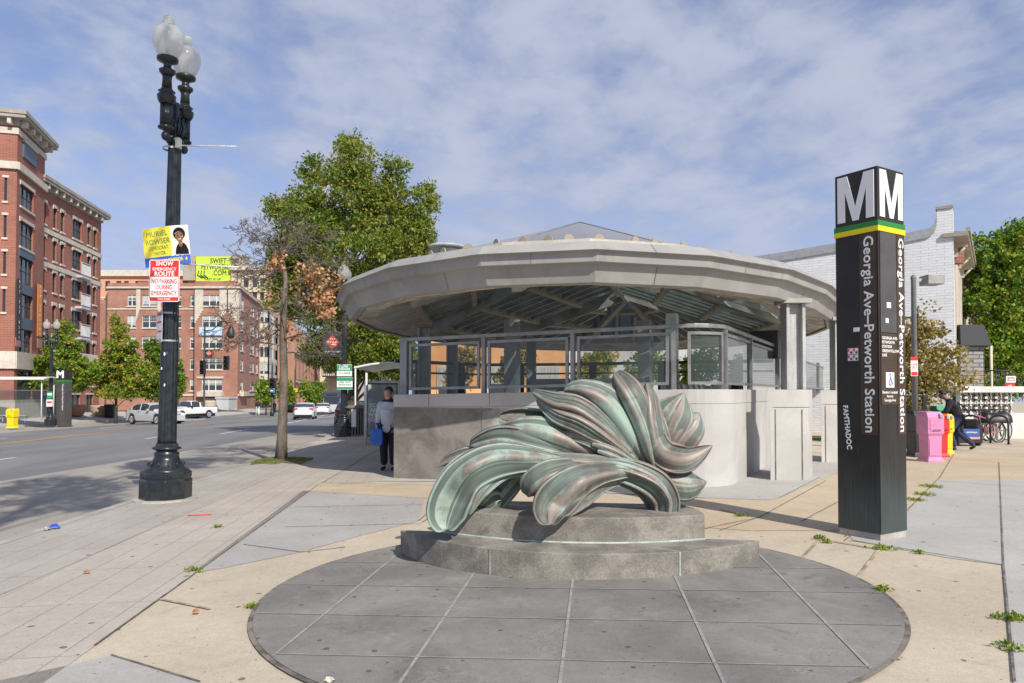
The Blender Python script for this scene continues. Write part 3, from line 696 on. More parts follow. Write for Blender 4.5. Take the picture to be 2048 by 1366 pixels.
def plate(m,O,X,u0,u1,za,zb,out,mi=0):
    """thin plate on a vertical face: O origin, X unit direction, normal computed by out vector"""
    c=O+X*(u0+u1)/2+out*.003; m.obox((c.x,c.y,(za+zb)/2),X*(u1-u0)/2,out*.003,Vector((0,0,(zb-za)/2)),mi)
ctrp=PC+cl*PS/2+cr*PS/2
mb=MB(); mb.obox((ctrp.x,ctrp.y,z0+.07+(3.93-.07)/2+.0),cl*PS/2,cr*PS/2,Vector((0,0,(3.93-.07)/2))); mb.build('shaft',M['pylon'],py,world=True,bevel=.004)
mb=MB(); mb.obox((ctrp.x,ctrp.y,z0+.03),cl*(PS/2-.01),cr*(PS/2-.01),Vector((0,0,.045))); mb.build('footing',M['kerb'],py,world=True)
mb=MB(); mb.obox((ctrp.x,ctrp.y,z0+3.33),cl*(PS/2+.010),cr*(PS/2+.010),Vector((0,0,.028)),0); mb.obox((ctrp.x,ctrp.y,z0+3.274),cl*(PS/2+.010),cr*(PS/2+.010),Vector((0,0,.0275)),1)
mb.build('stripe_band',[M['green'],M['yellow']],py,world=True)
ol=-cr; orr=-cl           # outward normals: left face faces -cr, right face faces -cl
# left face: origin at left-back corner going toward front corner
OL=PC+cl*PS; XL=-cl; OR=PC; XR=cr
mb=MB()
plate(mb,OL,XL,.285,.478,z0+.07+1.03,z0+3.24,ol,0); plate(mb,OR,XR,.335,.482,z0+1.10,z0+3.24,orr,0); plate(mb,OR,XR,.03,.325,z0+1.42,z0+2.17,orr,0)
plate(mb,OR,XR,.03,.325,z0+2.18,z0+3.24,orr,1)
mb.build('sign_panel',[M['pylonbrown'],M['pylongrey']],py,world=True)
# corner reveal
mb=MB(); q=PC+(ol+orr)*.002; mb.obox((q.x,q.y,z0+1.7),cl*.004,cr*.004,Vector((0,0,1.6))); mb.build('corner_seam',M['dark'],py,world=True)
lp=lambda O,X,u,z,out: (O+X*u+out*.008+Vector((0,0,z0+z)))+wl(py)
def mlet(O,X,out,w):
    # block capital M as a polygon plate
    h=.50; pts=[(0,0),(.21,0),(.21,.66),(.42,0),(.58,0),(.79,.66),(.79,0),(1,0),(1,1),(.73,1),(.5,.30),(.27,1),(0,1)]
    m=MB(); f=[];bk_=[]
    bm=bmesh.new(); vs=[bm.verts.new(tuple(O+X*((PS-w)/2+a*w)+out*.010+Vector((0,0,z0+3.40+b*h)))) for a,b in pts]; bm.faces.new(vs)
    r=bmesh.ops.extrude_face_region(bm,geom=bm.faces[:])
    for v in r['geom']:
        if isinstance(v,bmesh.types.BMVert): v.co-=out*.008
    bmesh.ops.recalc_face_normals(bm,faces=bm.faces); bmesh.ops.triangulate(bm,faces=bm.faces)
    me=bpy.data.meshes.new('letter_m'); bm.to_mesh(me); bm.free(); me.materials.append(M['signwhite']); o=link('letter_m',me,py); o.location=wl(py)
mlet(OL,XL,ol,.42); mlet(OR,XR,orr,.43)
dn=Vector((0,0,-1))
# text reads downwards: right vector = down, up vector = X
for O,X,out,u,th_ in ((OL,XL,ol,.382,.105),(OR,XR,orr,.409,.092)):
    tx=text('Georgia Ave–Petworth Station',th_,M['signwhite'],py,lp(O,X,u,2.165,out),dn,X,bold=.022,xs=1.)
    w=max(v.co.x for v in tx.data.vertices)-min(v.co.x for v in tx.data.vertices); tx.matrix_basis=tx.matrix_basis@Matrix.Diagonal((2.08/w,1,1,1))
for k,s_ in enumerate(('GEORGIA AVE-','PETWORTH','STATION','GREEN/YELLOW','LINE')): text(s_,.029,M['signwhite'],py,lp(OR,XR,.045,2.12-.045*k,orr),XR,align='LEFT',bold=.03)
for k,s_ in enumerate(('Elevator Located','Across','Georgia Ave')): text(s_,.028,M['signwhite'],py,lp(OR,XR,.18,1.55-.042*k,orr),XR,bold=.02)
mb=MB(); plate(mb,OR,XR,.105,.255,z0+1.60,z0+1.76,orr*1.0); o=mb.build('access_sign',M['signwhite'],py,world=True); o.location+=orr*.006
M['blue']=plain('sign_blue',(.02,.12,.42),.5,var=.05)
m=MB(); bc=lambda u,z: OR+XR*u+orr*.016+Vector((0,0,z0+z))
m.tube([bc(.175,1.725),bc(.176,1.685),bc(.20,1.682),bc(.212,1.64),bc(.225,1.645)],.0045,5)
m.tube([bc(.176,1.705),bc(.198,1.704)],.004,5)
m.tube([bc(.182+.028*math.cos(t_),1.655+.03*math.sin(t_)) for t_ in [R(100+20*i) for i in range(13)]],.0045,5); m.sph(bc(.173,1.738),.009)
m.build('wheelchair_symbol',M['blue'],py,world=True)
# stickers on the pylon
mb=MB(); plate(mb,OL,XL,.205,.27,z0+2.20,z0+2.245,ol); plate(mb,OR,XR,.115,.17,z0+2.28,z0+2.33,orr*1.0); plate(mb,OR,XR,.14,.215,z0+2.44,z0+2.50,orr)
o=mb.build('sticker',M['signwhite'],py,world=True); o.location+=(ol+orr)*.007
M['red']=plain('sign_red',(.62,.03,.02),.5,var=.05); M['purple']=plain('sticker_purple',(.22,.12,.20),.6)
mb=MB()
for i in range(2):
    for j in range(2): plate(mb,OL,XL,.14+.062*i,.197+.062*i,z0+1.89+.07*j,z0+1.955+.07*j,ol)
mb.build('sticker',M['signwhite'],py,world=True)
mb=MB()
for i in range(2):
    for j in range(2):
        u=.14+.062*i; z=z0+1.89+.07*j
        plate(mb,OL+ol*.005,XL,u+.006,u+.022,z+.03,z+.06,ol,0); plate(mb,OL+ol*.005,XL,u+.03,u+.05,z+.008,z+.03,ol,1)
mb.build('sticker_print',[M['red'],M['dark']],py,world=True)
text('FAMTHADOC',.055,M['signwhite'],py,lp(OL,XL,.125,1.17,ol),Vector((XL.x*.1,XL.y*.1,-1)),X_:=Vector((XL.x,XL.y,.1)),bold=.05,xs=.95)
# ================================================================ THE LEAF SCULPTURE AND ITS PLINTH
def bronze():
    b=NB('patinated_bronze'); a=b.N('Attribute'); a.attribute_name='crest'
    n1=b.noise(2.2,6,.65,.6); n2=b.noise(7,5,.7,.3,scl=(1,1,.25)); n3=b.noise(40,3,.6)
    sxx=b.N('SeparateXYZ'); b.l(b.tc.outputs['Object'],sxx.inputs[0]); oi=b.N('ObjectInfo'); n1=b.math('ADD',n1,b.math('ADD',b.math('MULTIPLY',b.math('SUBTRACT',oi.outputs['Random'],.5),.16),b.ramp(sxx.outputs[0],-.5,1.9,-.02,.06)))
    v=b.math('ADD',b.math('MULTIPLY',n1,1.55),b.math('ADD',b.math('MULTIPLY',n2,.75),b.math('MULTIPLY',a.outputs['Fac'],.30)))
    c=b.mix(b.ramp(v,1.09,1.48),(.285,.38,.325),(.19,.16,.138))
    c=b.mix(b.ramp(n2,.55,.75,0,.45),c,(.33,.32,.30)); c=b.mix(b.ramp(b.noise(3.1,5,.7,.5),.58,.70,0,.7),c,(.27,.40,.37)); c=b.mix(b.ramp(b.noise(2.,5,.7,.8),.58,.70,0,.6),c,(.12,.10,.085)); c=b.mix(b.ramp(a.outputs['Fac'],.0,.16,.72,0),c,(.05,.055,.048))  # last mix darkens the grooves: dirt plus groove shade painted into the colour
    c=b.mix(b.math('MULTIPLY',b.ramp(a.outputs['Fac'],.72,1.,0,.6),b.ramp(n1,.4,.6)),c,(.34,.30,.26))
    b.col(c); b.set(b.ramp(v,.9,1.6,.68,.50),b.ramp(v,.9,1.6,.0,.25)); b.bump(n3,.08,.004); return b.m
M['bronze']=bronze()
def catmull(ps,n):
    out=[]; q=[ps[0]]+list(ps)+[ps[-1]]; m=len(ps)-1
    for i in range(n+1):
        s=i/n*m; k=min(int(s),m-1); t=s-k; p0,p1,p2,p3=q[k],q[k+1],q[k+2],q[k+3]
        out.append([.5*((2*b)+(-a+c)*t+(2*a-5*b+4*c-d)*t*t+(-a+3*b-3*c+d)*t**3) for a,b,c,d in zip(p0,p1,p2,p3)])
    return out
SY=7.05
scl_=thing('leaf_sculpture','large green and brown bronze sculpture of curling acanthus leaves standing on a stepped stone plinth','sculpture',(.55,7.1,.5))
def lobe(sp,nfl=3,fl=.016,cup=.05,rim=.014,th=.022,tw=0.,ns=44,nc=40,phase=0.,asym=0.,tip=.35,sc=0.,crease=0.,pt=0):
    """a fluted bronze leaf lobe. sp: (px,py,depth,half-width px,tilt deg) stations from root to tip"""
    st_=catmull(sp,ns); pts=[P(a,b,d) for a,b,d,w,tl in st_]; 
    F_=[];B_=[];cr=[]
    for i,(a,b,d,w,tl) in enumerate(st_):
        p=pts[i]; t=(pts[min(i+1,ns)]-pts[max(i-1,0)]).normalized(); view=Vector((p.x,p.y,p.z-H)).normalized()*-1
        side=t.cross(view); side=side.normalized() if side.length>1e-5 else Vector((1,0,0))
        nrm=side.cross(t).normalized()
        if nrm.dot(view)<0: nrm=-nrm
        rt=Matrix.Rotation(R(tl),3,t); side=rt@side; nrm=rt@nrm
        f=i/ns; wm=max(w,.0)*d/F
        e=(1-f)/tip
        if e<1: wm*=(max(0,1-(1-e)**3)**.9 if pt else math.sqrt(max(0,1-(1-e)**2.4)))
        wm=max(wm,.004); gr=min(1,f*3)*min(1,wm/.10)
        rowf=[];rowb=[];rc=[];cupk=cup*.72
        for k in range(nc+1):
            s=-1+2*k/nc; s_a=s
            u=(s+asym*(1-s*s)*.6)
            cs=.5+.5*math.cos(nfl*math.pi*u+phase); cv=cs**2.6
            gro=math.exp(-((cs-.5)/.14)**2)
            sf=sc*min(1,max(0,(f-.42)/.25)); sf=sf*sf*(3-2*sf) if sf<1 else sf
            h=-fl*.55*gr*gro*(1-.7*sf)+cupk*wm/.12*(1-s*s)*(1-1.75*sf)+fl*gr*(cv-.5)*2*(1-.35*s*s)*(1-.8*sf)+rim*(1+1.2*sf)*min(1,wm/.08)*math.exp(-((abs(s)-.90)/.085)**2)-crease*gr*math.exp(-((s-asym*.5)/.05)**2)
            edge=math.sqrt(max(0.,1-abs(s)**7))
            q=p+side*(s*wm)+nrm*(h+th*.5*edge); r=p+side*(s*wm*.995)+nrm*(cupk*wm/.12*(1-s*s)*(.75-1.6*sf)-th*edge*(1.1+.8*sf))
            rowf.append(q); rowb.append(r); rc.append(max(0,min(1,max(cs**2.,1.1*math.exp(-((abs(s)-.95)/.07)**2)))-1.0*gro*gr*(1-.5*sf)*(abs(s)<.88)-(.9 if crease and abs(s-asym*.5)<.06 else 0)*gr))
        F_.append(rowf);B_.append(rowb);cr.append(rc)
    V=[tuple(v) for r in F_ for v in r]+[tuple(v) for r in B_ for v in r]; n1=nc+1; o=len(F_)*n1; fs=[]
    for i in range(ns):
        for k in range(nc):
            a=i*n1+k; fs.append((a,a+1,a+n1+1,a+n1)); fs.append((o+a,o+a+n1,o+a+n1+1,o+a+1))
        for k,sg in ((0,0),(nc,1)):
            a=i*n1+k; q=(a,a+n1,o+a+n1,o+a); fs.append(q if not sg else q[::-1])
    for k in range(nc):
        for i in (0,ns): a=i*n1+k; fs.append((a,o+a,o+a+1,a+1))
    me=bpy.data.meshes.new('leaf_lobe'); me.from_pydata(V,[],fs); me.polygons.foreach_set('use_smooth',[True]*len(fs))
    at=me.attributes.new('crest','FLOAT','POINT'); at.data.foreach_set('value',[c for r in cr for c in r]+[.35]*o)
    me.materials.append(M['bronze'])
    bm=bmesh.new(); bm.from_mesh(me); bmesh.ops.recalc_face_normals(bm,faces=bm.faces); bm.to_mesh(me); bm.free()
    ob=link('leaf_lobe',me,scl_,wl(scl_)); return ob
D=SY
# rear leg and the dark fold behind the front spoon
lobe([(1100,922,D+.15,16,0),(1035,940,D+.1,34,20),(1000,972,D+.12,42,30),(978,1004,D+.16,34,30),(958,1027,D+.2,26,20)],4,.020,.05,.012,tip=.2,sc=.3)
lobe([(1015,990,D+.1,5,0),(990,988,D+.04,20,20),(972,1000,D+.05,24,10),(948,1022,D+.1,14,0)],2,.016,.06)
# left group
lobe([(1080,912,D+.12,8,0),(1000,905,D+.1,16,-20),(940,910,D+.06,20,-25),(900,920,D+.05,17,-20),(876,934,D+.05,10,0)],1,.008,.05,tip=.6,pt=1)
lobe([(1250,940,D,8,0),(1150,915,D-.04,24,0),(1065,892,D-.07,33,-12),(1000,878,D-.06,30,-20),(940,890,D+.0,23,-30)],1,.016,.08,.02,tip=.3,sc=.35,asym=.4,crease=.01)
lobe([(1255,934,D+.03,8,0),(1180,908,D-.02,26,0),(1110,878,D-.05,37,-5),(1050,862,D-.04,32,-12),(990,862,D+.02,18,-20)],1,.014,.08,.016,tip=.4,asym=-.4)
lobe([(1260,930,D+.05,8,0),(1195,900,D+.06,22,0),(1120,870,D+.04,40,8),(1058,850,D+.05,36,8),(998,836,D+.1,26,0)],1,.010,.08,.02,tip=.3,sc=.8,asym=-.3,crease=.010)
# upper-left leaf: hump, mouth, jaw and belly
lobe([(1296,932,D+.02,10,0),(1256,872,D-.02,36,0),(1208,812,D-.06,42,6),(1165,786,D-.06,30,4),(1128,782,D+.0,20,-6)],1,.020,.12,.02,asym=-.3,tip=.35)
lobe([(1262,905,D-.10,6,0),(1205,850,D-.16,20,0),(1155,814,D-.18,23,-8),(1108,802,D-.14,20,-16),(1066,783,D-.02,13,-24)],1,.016,.08,.016,tip=.35,asym=.3,crease=.012)
lobe([(1268,918,D-.08,6,0),(1212,876,D-.15,18,0),(1160,844,D-.17,24,6),(1112,826,D-.12,20,8),(1074,798,D-.0,13,0)],1,.018,.09,.016,tip=.35,asym=-.2,crease=.014)
lobe([(1285,934,D-.06,6,0),(1225,900,D-.12,16,0),(1172,874,D-.12,18,10),(1135,868,D-.08,13,8),(1112,862,D+.0,6,0)],1,.014,.07,.012,tip=.5)
lobe([(1300,940,D-.02,8,0),(1272,892,D-.10,14,0),(1250,852,D-.11,15,0),(1226,815,D-.04,10,0)],1,.014,.05,.012,tip=.6,pt=1)
# tall central straps
lobe([(1322,962,D-.02,12,0),(1300,905,D-.08,22,6),(1280,845,D-.10,30,6),(1258,790,D-.08,32,-4),(1233,744,D+.05,22,-24)],1,.020,.12,.022,asym=.25,tip=.28,crease=.006)
lobe([(1306,940,D-.05,6,0),(1270,876,D-.09,14,-6),(1238,820,D-.10,19,-12),(1214,775,D-.03,15,-24)],1,.018,.07,.014,tip=.4,asym=-.3,crease=.012)
lobe([(1338,960,D-.04,10,0),(1312,900,D-.10,25,4),(1300,842,D-.10,27,6),(1297,802,D-.05,22,4),(1293,768,D+.05,14,0)],1,.018,.09,.016,tip=.35)
lobe([(1350,955,D-.04,8,0),(1328,905,D-.06,20,0),(1316,856,D-.04,20,0),(1312,806,D+.05,12,0)],1,.014,.06,.012,tip=.5)
# right-hand leaves
lobe([(1336,940,D+.12,12,0),(1322,890,D+.09,40,-8),(1336,848,D+.09,46,-10),(1352,818,D+.11,42,-10),(1368,786,D+.16,16,0)],1,.0,.03,.007,tip=.42,sc=.0,crease=.005,pt=1)
lobe([(1338,918,D+.08,22,0),(1350,888,D+.04,36,0),(1368,862,D+.04,38,0),(1385,844,D+.06,32,0),(1399,826,D+.1,14,0)],1,.0,.03,.007,tip=.42,sc=.0,crease=.005,pt=1)
lobe([(1318,818,D+.02,9,10),(1312,866,D-.06,20,14),(1328,906,D-.14,30,10),(1374,918,D-.14,30,0),(1424,892,D-.02,18,-10)],1,.004,.10,.022,tip=.5,sc=.5,pt=1)
lobe([(1278,936,D-.02,10,0),(1318,952,D-.05,20,0),(1350,966,D-.06,32,0),(1382,970,D-.04,32,0),(1412,964,D+.03,14,0)],1,.004,.07,.012,tip=.45,crease=.006,pt=1)
# arched right leg
lobe([(1130,942,D+.02,10,0),(1190,938,D-.08,20,12),(1255,942,D-.14,27,14),(1308,966,D-.15,30,8),(1332,998,D-.12,27,0),(1333,1029,D-.1,24,0)],2,.020,.10,.014,tip=.06,th=.05,asym=.3)
lobe([(1170,950,D+.06,10,0),(1230,952,D+.05,16,0),(1280,970,D+.04,20,0),(1305,1000,D+.04,18,0),(1312,1029,D+.04,16,0)],1,.018,.05,tip=.06,th=.05)
lobe([(1160,930,D-.16,6,0),(1230,928,D-.20,11,0),(1290,946,D-.22,12,0),(1330,975,D-.2,8,0),(1346,1008,D-.14,5,0)],1,.01,.05,.006,tip=.4)
# the spine everything flows from, with two small buds
lobe([(985,914,D-.08,6,0),(1080,918,D-.15,14,0),(1180,926,D-.18,18,0),(1270,942,D-.18,20,0),(1330,975,D-.14,10,0)],1,.010,.07,.004,tip=.2)
lobe([(1184,888,D-.16,4,0),(1207,893,D-.17,8,0),(1235,904,D-.16,7,0),(1260,918,D-.14,4,0)],1,.006,.05,.003,tip=.4)
lobe([(1195,902,D-.18,4,0),(1218,909,D-.19,6,0),(1250,921,D-.16,4,0)],1,.006,.05,.003,tip=.4)
# hanging lobe, middle spoon, front-left spoon
lobe([(1180,930,D-.12,10,0),(1132,938,D-.22,24,0),(1094,950,D-.27,32,-6),(1066,968,D-.26,30,-10),(1056,990,D-.2,20,0)],1,.014,.11,.016,tip=.35,asym=.3,crease=.01)
lobe([(1275,942,D-.14,10,0),(1208,946,D-.26,22,0),(1158,962,D-.42,34,0),(1120,992,D-.58,42,0),(1100,1020,D-.66,39,0),(1097,1050,D-.66,30,0)],1,.016,.11,.026,asym=.35,tip=.30,sc=1.,crease=.014)
lobe([(1262,952,D-.06,6,0),(1205,972,D-.2,14,0),(1165,1000,D-.36,17,6),(1128,1036,D-.52,10,0)],1,.016,.06,.012,tip=.5)
lobe([(1140,926,D-.14,10,0),(1055,918,D-.24,27,0),(985,924,D-.36,38,6),(930,954,D-.46,40,4),(902,998,D-.52,43,0),(891,1034,D-.52,40,0),(891,1060,D-.48,30,0)],1,.016,.12,.03,asym=-.3,tip=.24,sc=1.,crease=.014)
lobe([(1110,918,D-.10,8,0),(1050,932,D-.22,18,10),(1000,944,D-.30,20,12),(960,980,D-.42,20,10),(938,1030,D-.46,10,0)],1,.018,.07,.014,tip=.5,asym=.3)
lobe([(1085,905,D-.06,8,0),(1010,902,D-.14,17,-10),(940,918,D-.30,18,-14),(890,956,D-.40,15,-10),(866,1000,D-.44,7,0)],1,.014,.06,.012,tip=.5)
# ---- plinth: two steps, flat back, curved front
M['plinth']=two('plinth_slate',(.155,.145,.125),(.27,.25,.215),3.0,.38,.62,.8,bump=.3,bsc=60,fv=.22)
plv=thing('stone_plinth','two-step grey slate plinth with curved front under the bronze leaf sculpture','plinth',(.58,6.8,0))
def seg(a,b,bulge,inset=0.,n=28):
    """flat-backed segment: chord a-b with an arc bulging toward the camera"""
    a=Vector(a);b=Vector(b);t=(b-a).normalized();nn=Vector((t.y,-t.x)); w=(b-a).length; r=(w*w/4+bulge*bulge)/(2*bulge); c=(a+b)/2+nn*(bulge-r); a0=math.asin(w/2/r)
    return [tuple(c+(nn*math.cos(q)+t*math.sin(q))*r) for q in [-a0+2*a0*i/n for i in range(n+1)]]
mb=MB(); A_=(-1.10,7.18);B_=(2.27,6.68)
arc1=seg(A_,B_,.80); mb.prism(arc1,.0,.245); lowst=mb.build('lower_step',M['plinth'],plv,world=True,bevel=.008)
a2=seg((-.75,7.12),(1.78,6.72),.36); a2=a2+[(1.80,7.0),(1.72,7.32),(-.05,7.55),(-.62,7.42)]
mb=MB(); mb.prism(a2,.246,.475); mb.build('upper_step',M['plinth'],plv,world=True,bevel=.008)
M['verdigris']=two('verdigris_stain',(.30,.37,.35),(.45,.49,.46),8.,rough=.9)
mb=MB(); e=seg((-.75,7.12),(1.78,6.72),.36); mb.tube([(p[0],p[1]-.003,.249) for p in e],.011,6); mb.build('base_seal',M['verdigris'],plv,world=True)
for k in (9,21):
    p=Vector(arc1[k]); t=(Vector(arc1[k+1])-Vector(arc1[k-1])).normalized(); n=Vector((t.y,-t.x))*.003
    mb=MB(); mb.obox((p.x+n.x,p.y+n.y,.122),Vector((t.x,t.y,0))*.007,Vector((n.x,n.y,0)),Vector((0,0,.12))); 
    q=p.lerp(Vector((.55,7.0)),.25)
    mb.obox(((p.x+q.x)/2,(p.y+q.y)/2,.2455),Vector((t.x,t.y,0))*.004,Vector(((q.x-p.x)/2,(q.y-p.y)/2,0)),Vector((0,0,.001))); mb.build('step_joint',M['verdigris'] if k==21 else M['jointl'],plv,world=True)

# ================================================================ STREET LAMPS
M['globe']=NB('frosted_globe').set(.25,0.,Transmission_Weight=.55,IOR=1.2,Subsurface_Weight=.0).m
def globemat():
    b=NB('lamp_globe'); b.col((.62,.62,.59)); b.set(.2); tr=b.N('BsdfTranslucent'); tr.inputs[0].default_value=(.9,.9,.86,1); tp=b.N('BsdfTransparent'); tp.inputs[0].default_value=(.95,.95,.94,1)
    m1=b.N('MixShader'); m1.inputs[0].default_value=.5; m2=b.N('MixShader'); m2.inputs[0].default_value=.38; o=b.n['Material Output']
    b.l(b.b.outputs[0],m1.inputs[1]); b.l(tr.outputs[0],m1.inputs[2]); b.l(m1.outputs[0],m2.inputs[1]); b.l(tp.outputs[0],m2.inputs[2]); b.l(m2.outputs[0],o.inputs[0]); return b.m
M['globe']=globemat()
globe_prof=[(.105,0),(.13,.02),(.175,.09),(.215,.20),(.232,.31),(.228,.40),(.205,.49),(.165,.555),(.12,.59),(.10,.605),(.088,.63),(.083,.65),(.098,.665),(.088,.68),(.072,.69),(.082,.71),(.08,.745),(.06,.775),(.03,.79),(.01,.80)]
def globe(c,par,s=1.,rk=1.06):
    mb=MB(); mb.lathe([(r*s*rk,z*s) for r,z in globe_prof],c,28); g=mb.build('glass_globe',M['globe'],par,world=False)
    mb=MB(); mb.lathe([(.05*s,0),(.05*s,.06*s),(.035*s,.07*s),(.035*s,.17*s),(.02*s,.19*s)],c,12); mb.build('bulb',M['curb'],g)
    return g
def twin_lamp(name,label,loc,h=7.5,rz=0.,group=None,lean=0.):
    t=thing(name,label,'street lamp',loc,rz,group); s=h/7.5
    mb=MB(); mb.lathe([(.36,.0),(.385,.0),(.385,.33),(.36,.35),(.375,.37),(.375,.45),(.30,.49)],(0,0,0),8,sm=False,rot=R(22.5)); mb.build('octagonal_base',M['iron'],t,bevel=.012)
    mb=MB(); mb.lathe([(.34,.44),(.33,.49),(.27,.52),(.25,.58),(.20,.64),(.175,.70),(.185,.72),(.185,.75),(.15,.77),(.165,.79),(.215,.81),(.215,.83),(.17,.85),(.155,.90)],(0,0,0),32)
    for k in range(12):   # scrolls round the flared collar
        a=2*math.pi*k/12; c_,s_=math.cos(a),math.sin(a)
        pts=[(.235+.03*math.cos(q),.575+.035*math.sin(q)) for q in [R(-60+45*i) for i in range(7)]]
        mb.tube([(r*c_,r*s_,z) for r,z in pts],.012,5)
    mb.build('collar',M['iron'],t)
    mb=MB(); top=5.66*s
    mb.lathe([(.142,.88,.012),(.140,1.0,.017),(.100,top-.1,.012),(.100,top,.0)],(0,0,0),72,nf=12); mb.build('fluted_shaft',M['iron'],t)
    z=top
    mb=MB(); mb.lathe([(.11,z),(.14,z+.02),(.155,z+.06),(.12,z+.10),(.10,z+.13),(.085,z+.2),(.11,z+.32),(.09,z+.4),(.06,z+.55),(.05,z+.8)],(0,0,0),20)
    for k in range(8):
        a=2*math.pi*k/8; mb.tube([(.10*math.cos(a),.10*math.sin(a),z+.14),(.15*math.cos(a),.15*math.sin(a),z+.3),(.11*math.cos(a+.2),.11*math.sin(a+.2),z+.42),(.14*math.cos(a),.14*math.sin(a),z+.5)],[.02,.028,.022,.012],6)
    for sg in (-1,1):
        mb.tube([(0,0,z+.28),(sg*.12,0,z+.22),(sg*.22,0,z+.32),(sg*.29,0,z+.5),(sg*.30,0,z+.62)],[.035,.045,.04,.035,.03],8)
        mb.tube([(0,0,z+.62),(sg*.08,0,z+.78),(sg*.2,0,z+.80),(sg*.32,0,z+.72)],[.04,.045,.04,.035],8)
    ta=mb.build('twin_arm',M['iron'],t); ta.scale=(.9,.9,.83); ta.location.z=top*.17
    for sg in (-1,1):
        x=sg*.36; a=MB()
        a.lathe([(.01,z-.06),(.055,z-.03),(.075,z+.03),(.055,z+.09),(.03,z+.11),(.05,z+.13),(.125,z+.16),(.13,z+.19),(.10,z+.22)],(x,0,0),20)
        a.lathe([(.10,z+.22,.008),(.10,z+.62,.008)],(x,0,0),40,nf=10)
        a.lathe([(.10,z+.62),(.13,z+.66),(.15,z+.72),(.155,z+.78),(.12,z+.80),(.12,z+.84),(.14,z+.86),(.10,z+.89),(.085,z+.93)],(x,0,0),20)
        a.lathe([(.085,z+.93,.006),(.075,z+1.1,.006),(.08,z+1.16,0)],(x,0,0),40,nf=10)
        a.lathe([(.08,z+1.16),(.13,z+1.22),(.135,z+1.26),(.07,z+1.30),(.06,z+1.36),(.09,z+1.40),(.17,z+1.44),(.175,z+1.49),(.12,z+1.50)],(x,0,0),24)
        h_=a.build('lamp_holder',M['iron'],t); h_.scale=(.9,.9,.83); h_.location.z=top*.17; g=globe((x,0,z+1.49),h_,1.02)
    return t
Lb=G(331,1000); lampA=twin_lamp('street_lamp','tall black twin-globe street lamp with snow route and election signs strapped to its fluted post',(Lb.x,Lb.y,gz(Lb.x,Lb.y)),7.5,R(-36)); lampA.rotation_euler=(Matrix.Rotation(R(.95),3,'Y')@Matrix.Rotation(R(91),3,'Z')).to_euler()
mb=MB(); mb.lathe([(.47,0),(.47,.03),(.42,.035)],(Lb.x,Lb.y,gz(Lb.x,Lb.y)+.003),20,sm=False); mb.build('concrete_footing',M['curb'],lampA).location=(0,0,0)
bpy.context.view_layer.update()
ft=[c for c in lampA.children if c.name.startswith('concrete_footing')][0]; ft.matrix_parent_inverse=lampA.matrix_world.inverted()
# bracket arm and bands on the post (fixed parts of the lamp)
def onpost(px,py,dx=0): return P(px,py,Lb.y-.02)
lz=gz(Lb.x,Lb.y)
def attach(o,par): o.parent=par; o.matrix_parent_inverse=par.matrix_world.inverted(); return o
mb=MB(); a=P(356,291,Lb.y-.1); b_=P(474,293,Lb.y-.25); mb.tube([a,b_],.011,8); attach(mb.build('banner_rod',M['whitem']),lampA)
mb=MB(); mb.lathe([(.122,0),(.122,.03)],P(342,277,Lb.y)-Vector((0,0,.02)),20,cap=False); mb.lathe([(.122,0),(.122,.03)],P(342,297,Lb.y)-Vector((0,0,.02)),20,cap=False); q=P(357,287,Lb.y-.1); mb.obox(q,(.03,0,0),(0,.05,0),(0,0,.08)); attach(mb.build('clamp_band',M['steel']),lampA)
mb=MB(); a=P(365,528,Lb.y-.1); b_=P(478,534,Lb.y-.25); mb.tube([a,b_],.010,8); attach(mb.build('banner_rod',M['whitem']),lampA)
for yy in (627,682):
    mb=MB(); mb.lathe([(.142,0),(.142,.028)],P(337,yy,Lb.y)-Vector((0,0,.014)),24,cap=False); attach(mb.build('clamp_band',M['steel']),lampA)
# signs strapped to the post
def flatsign(name,label,cat,quad,Y,mat,th=.004,rounded=0.,par=None):
    """a thin plate whose corners (tl,tr,br,bl) are given where they stand"""
    c=[P(x,y,Y if not isinstance(Y,(list,tuple)) else Y[i]) for i,(x,y) in enumerate(quad)]
    o=Vector(sum(c,Vector())/4); X=(c[1]-c[0]+c[2]-c[3])/4; U=(c[0]-c[3]+c[1]-c[2])/4; n=X.cross(U).normalized()
    return o,X,U,n
def signplate(name,label,cat,c,X,U,n,mat,r=.0,th=.003,par=None):
    t=thing(name,label,cat,tuple(c)) if par is None else par
    w,h=X.length,U.length; x=X.normalized();u=U.normalized(); poly=[]
    if r:
        for sx_,sy_,a0 in ((1,-1,-90),(1,1,0),(-1,1,90),(-1,-1,180)):
            for i in range(5): a=R(a0+22.5*i); poly.append((sx_*(w-r)+r*math.cos(a),sy_*(h-r)+r*math.sin(a)))
    else: poly=[(w,-h),(w,h),(-w,h),(-w,-h)]
    mb=MB(); k=len(poly); f=[c+x*a+u*b+n*th for a,b in poly]; bk=[c+x*a+u*b-n*th for a,b in poly]
    mb.face(f); mb.face(bk[::-1])
    for i in range(k): j=(i+1)%k; mb.face([f[j],f[i],bk[i],bk[j]])
    mb.build('plate',mat,t,world=True); return t,x,u,w,h
def put(t,c,x,u,n,a,b,s,h,mat,bold=.03,xs=1.,fit=None,th=.0045,align='CENTER'):
    o=text(s,h,mat,t,c+x*a+u*b+n*th+wl(t),x,u,align=align,bold=bold,xs=xs)
    if fit:
        w=max(v.co.x for v in o.data.vertices)-min(v.co.x for v in o.data.vertices); o.matrix_basis=o.matrix_basis@Matrix.Diagonal((fit/w/xs,1,1,1))
    return o
M['stextred']=M['red']
Ys=Lb.y-.36
c,X,U,n=flatsign('','','',((299,520),(360,519),(358,604),(298,603)),Ys,M['signwhite'])
sg,x,u,w,h=signplate('snow_route_sign','red and white snow emergency route sign on the tall lamp post','sign',c,X,U,n,M['signwhite'],r=.03)
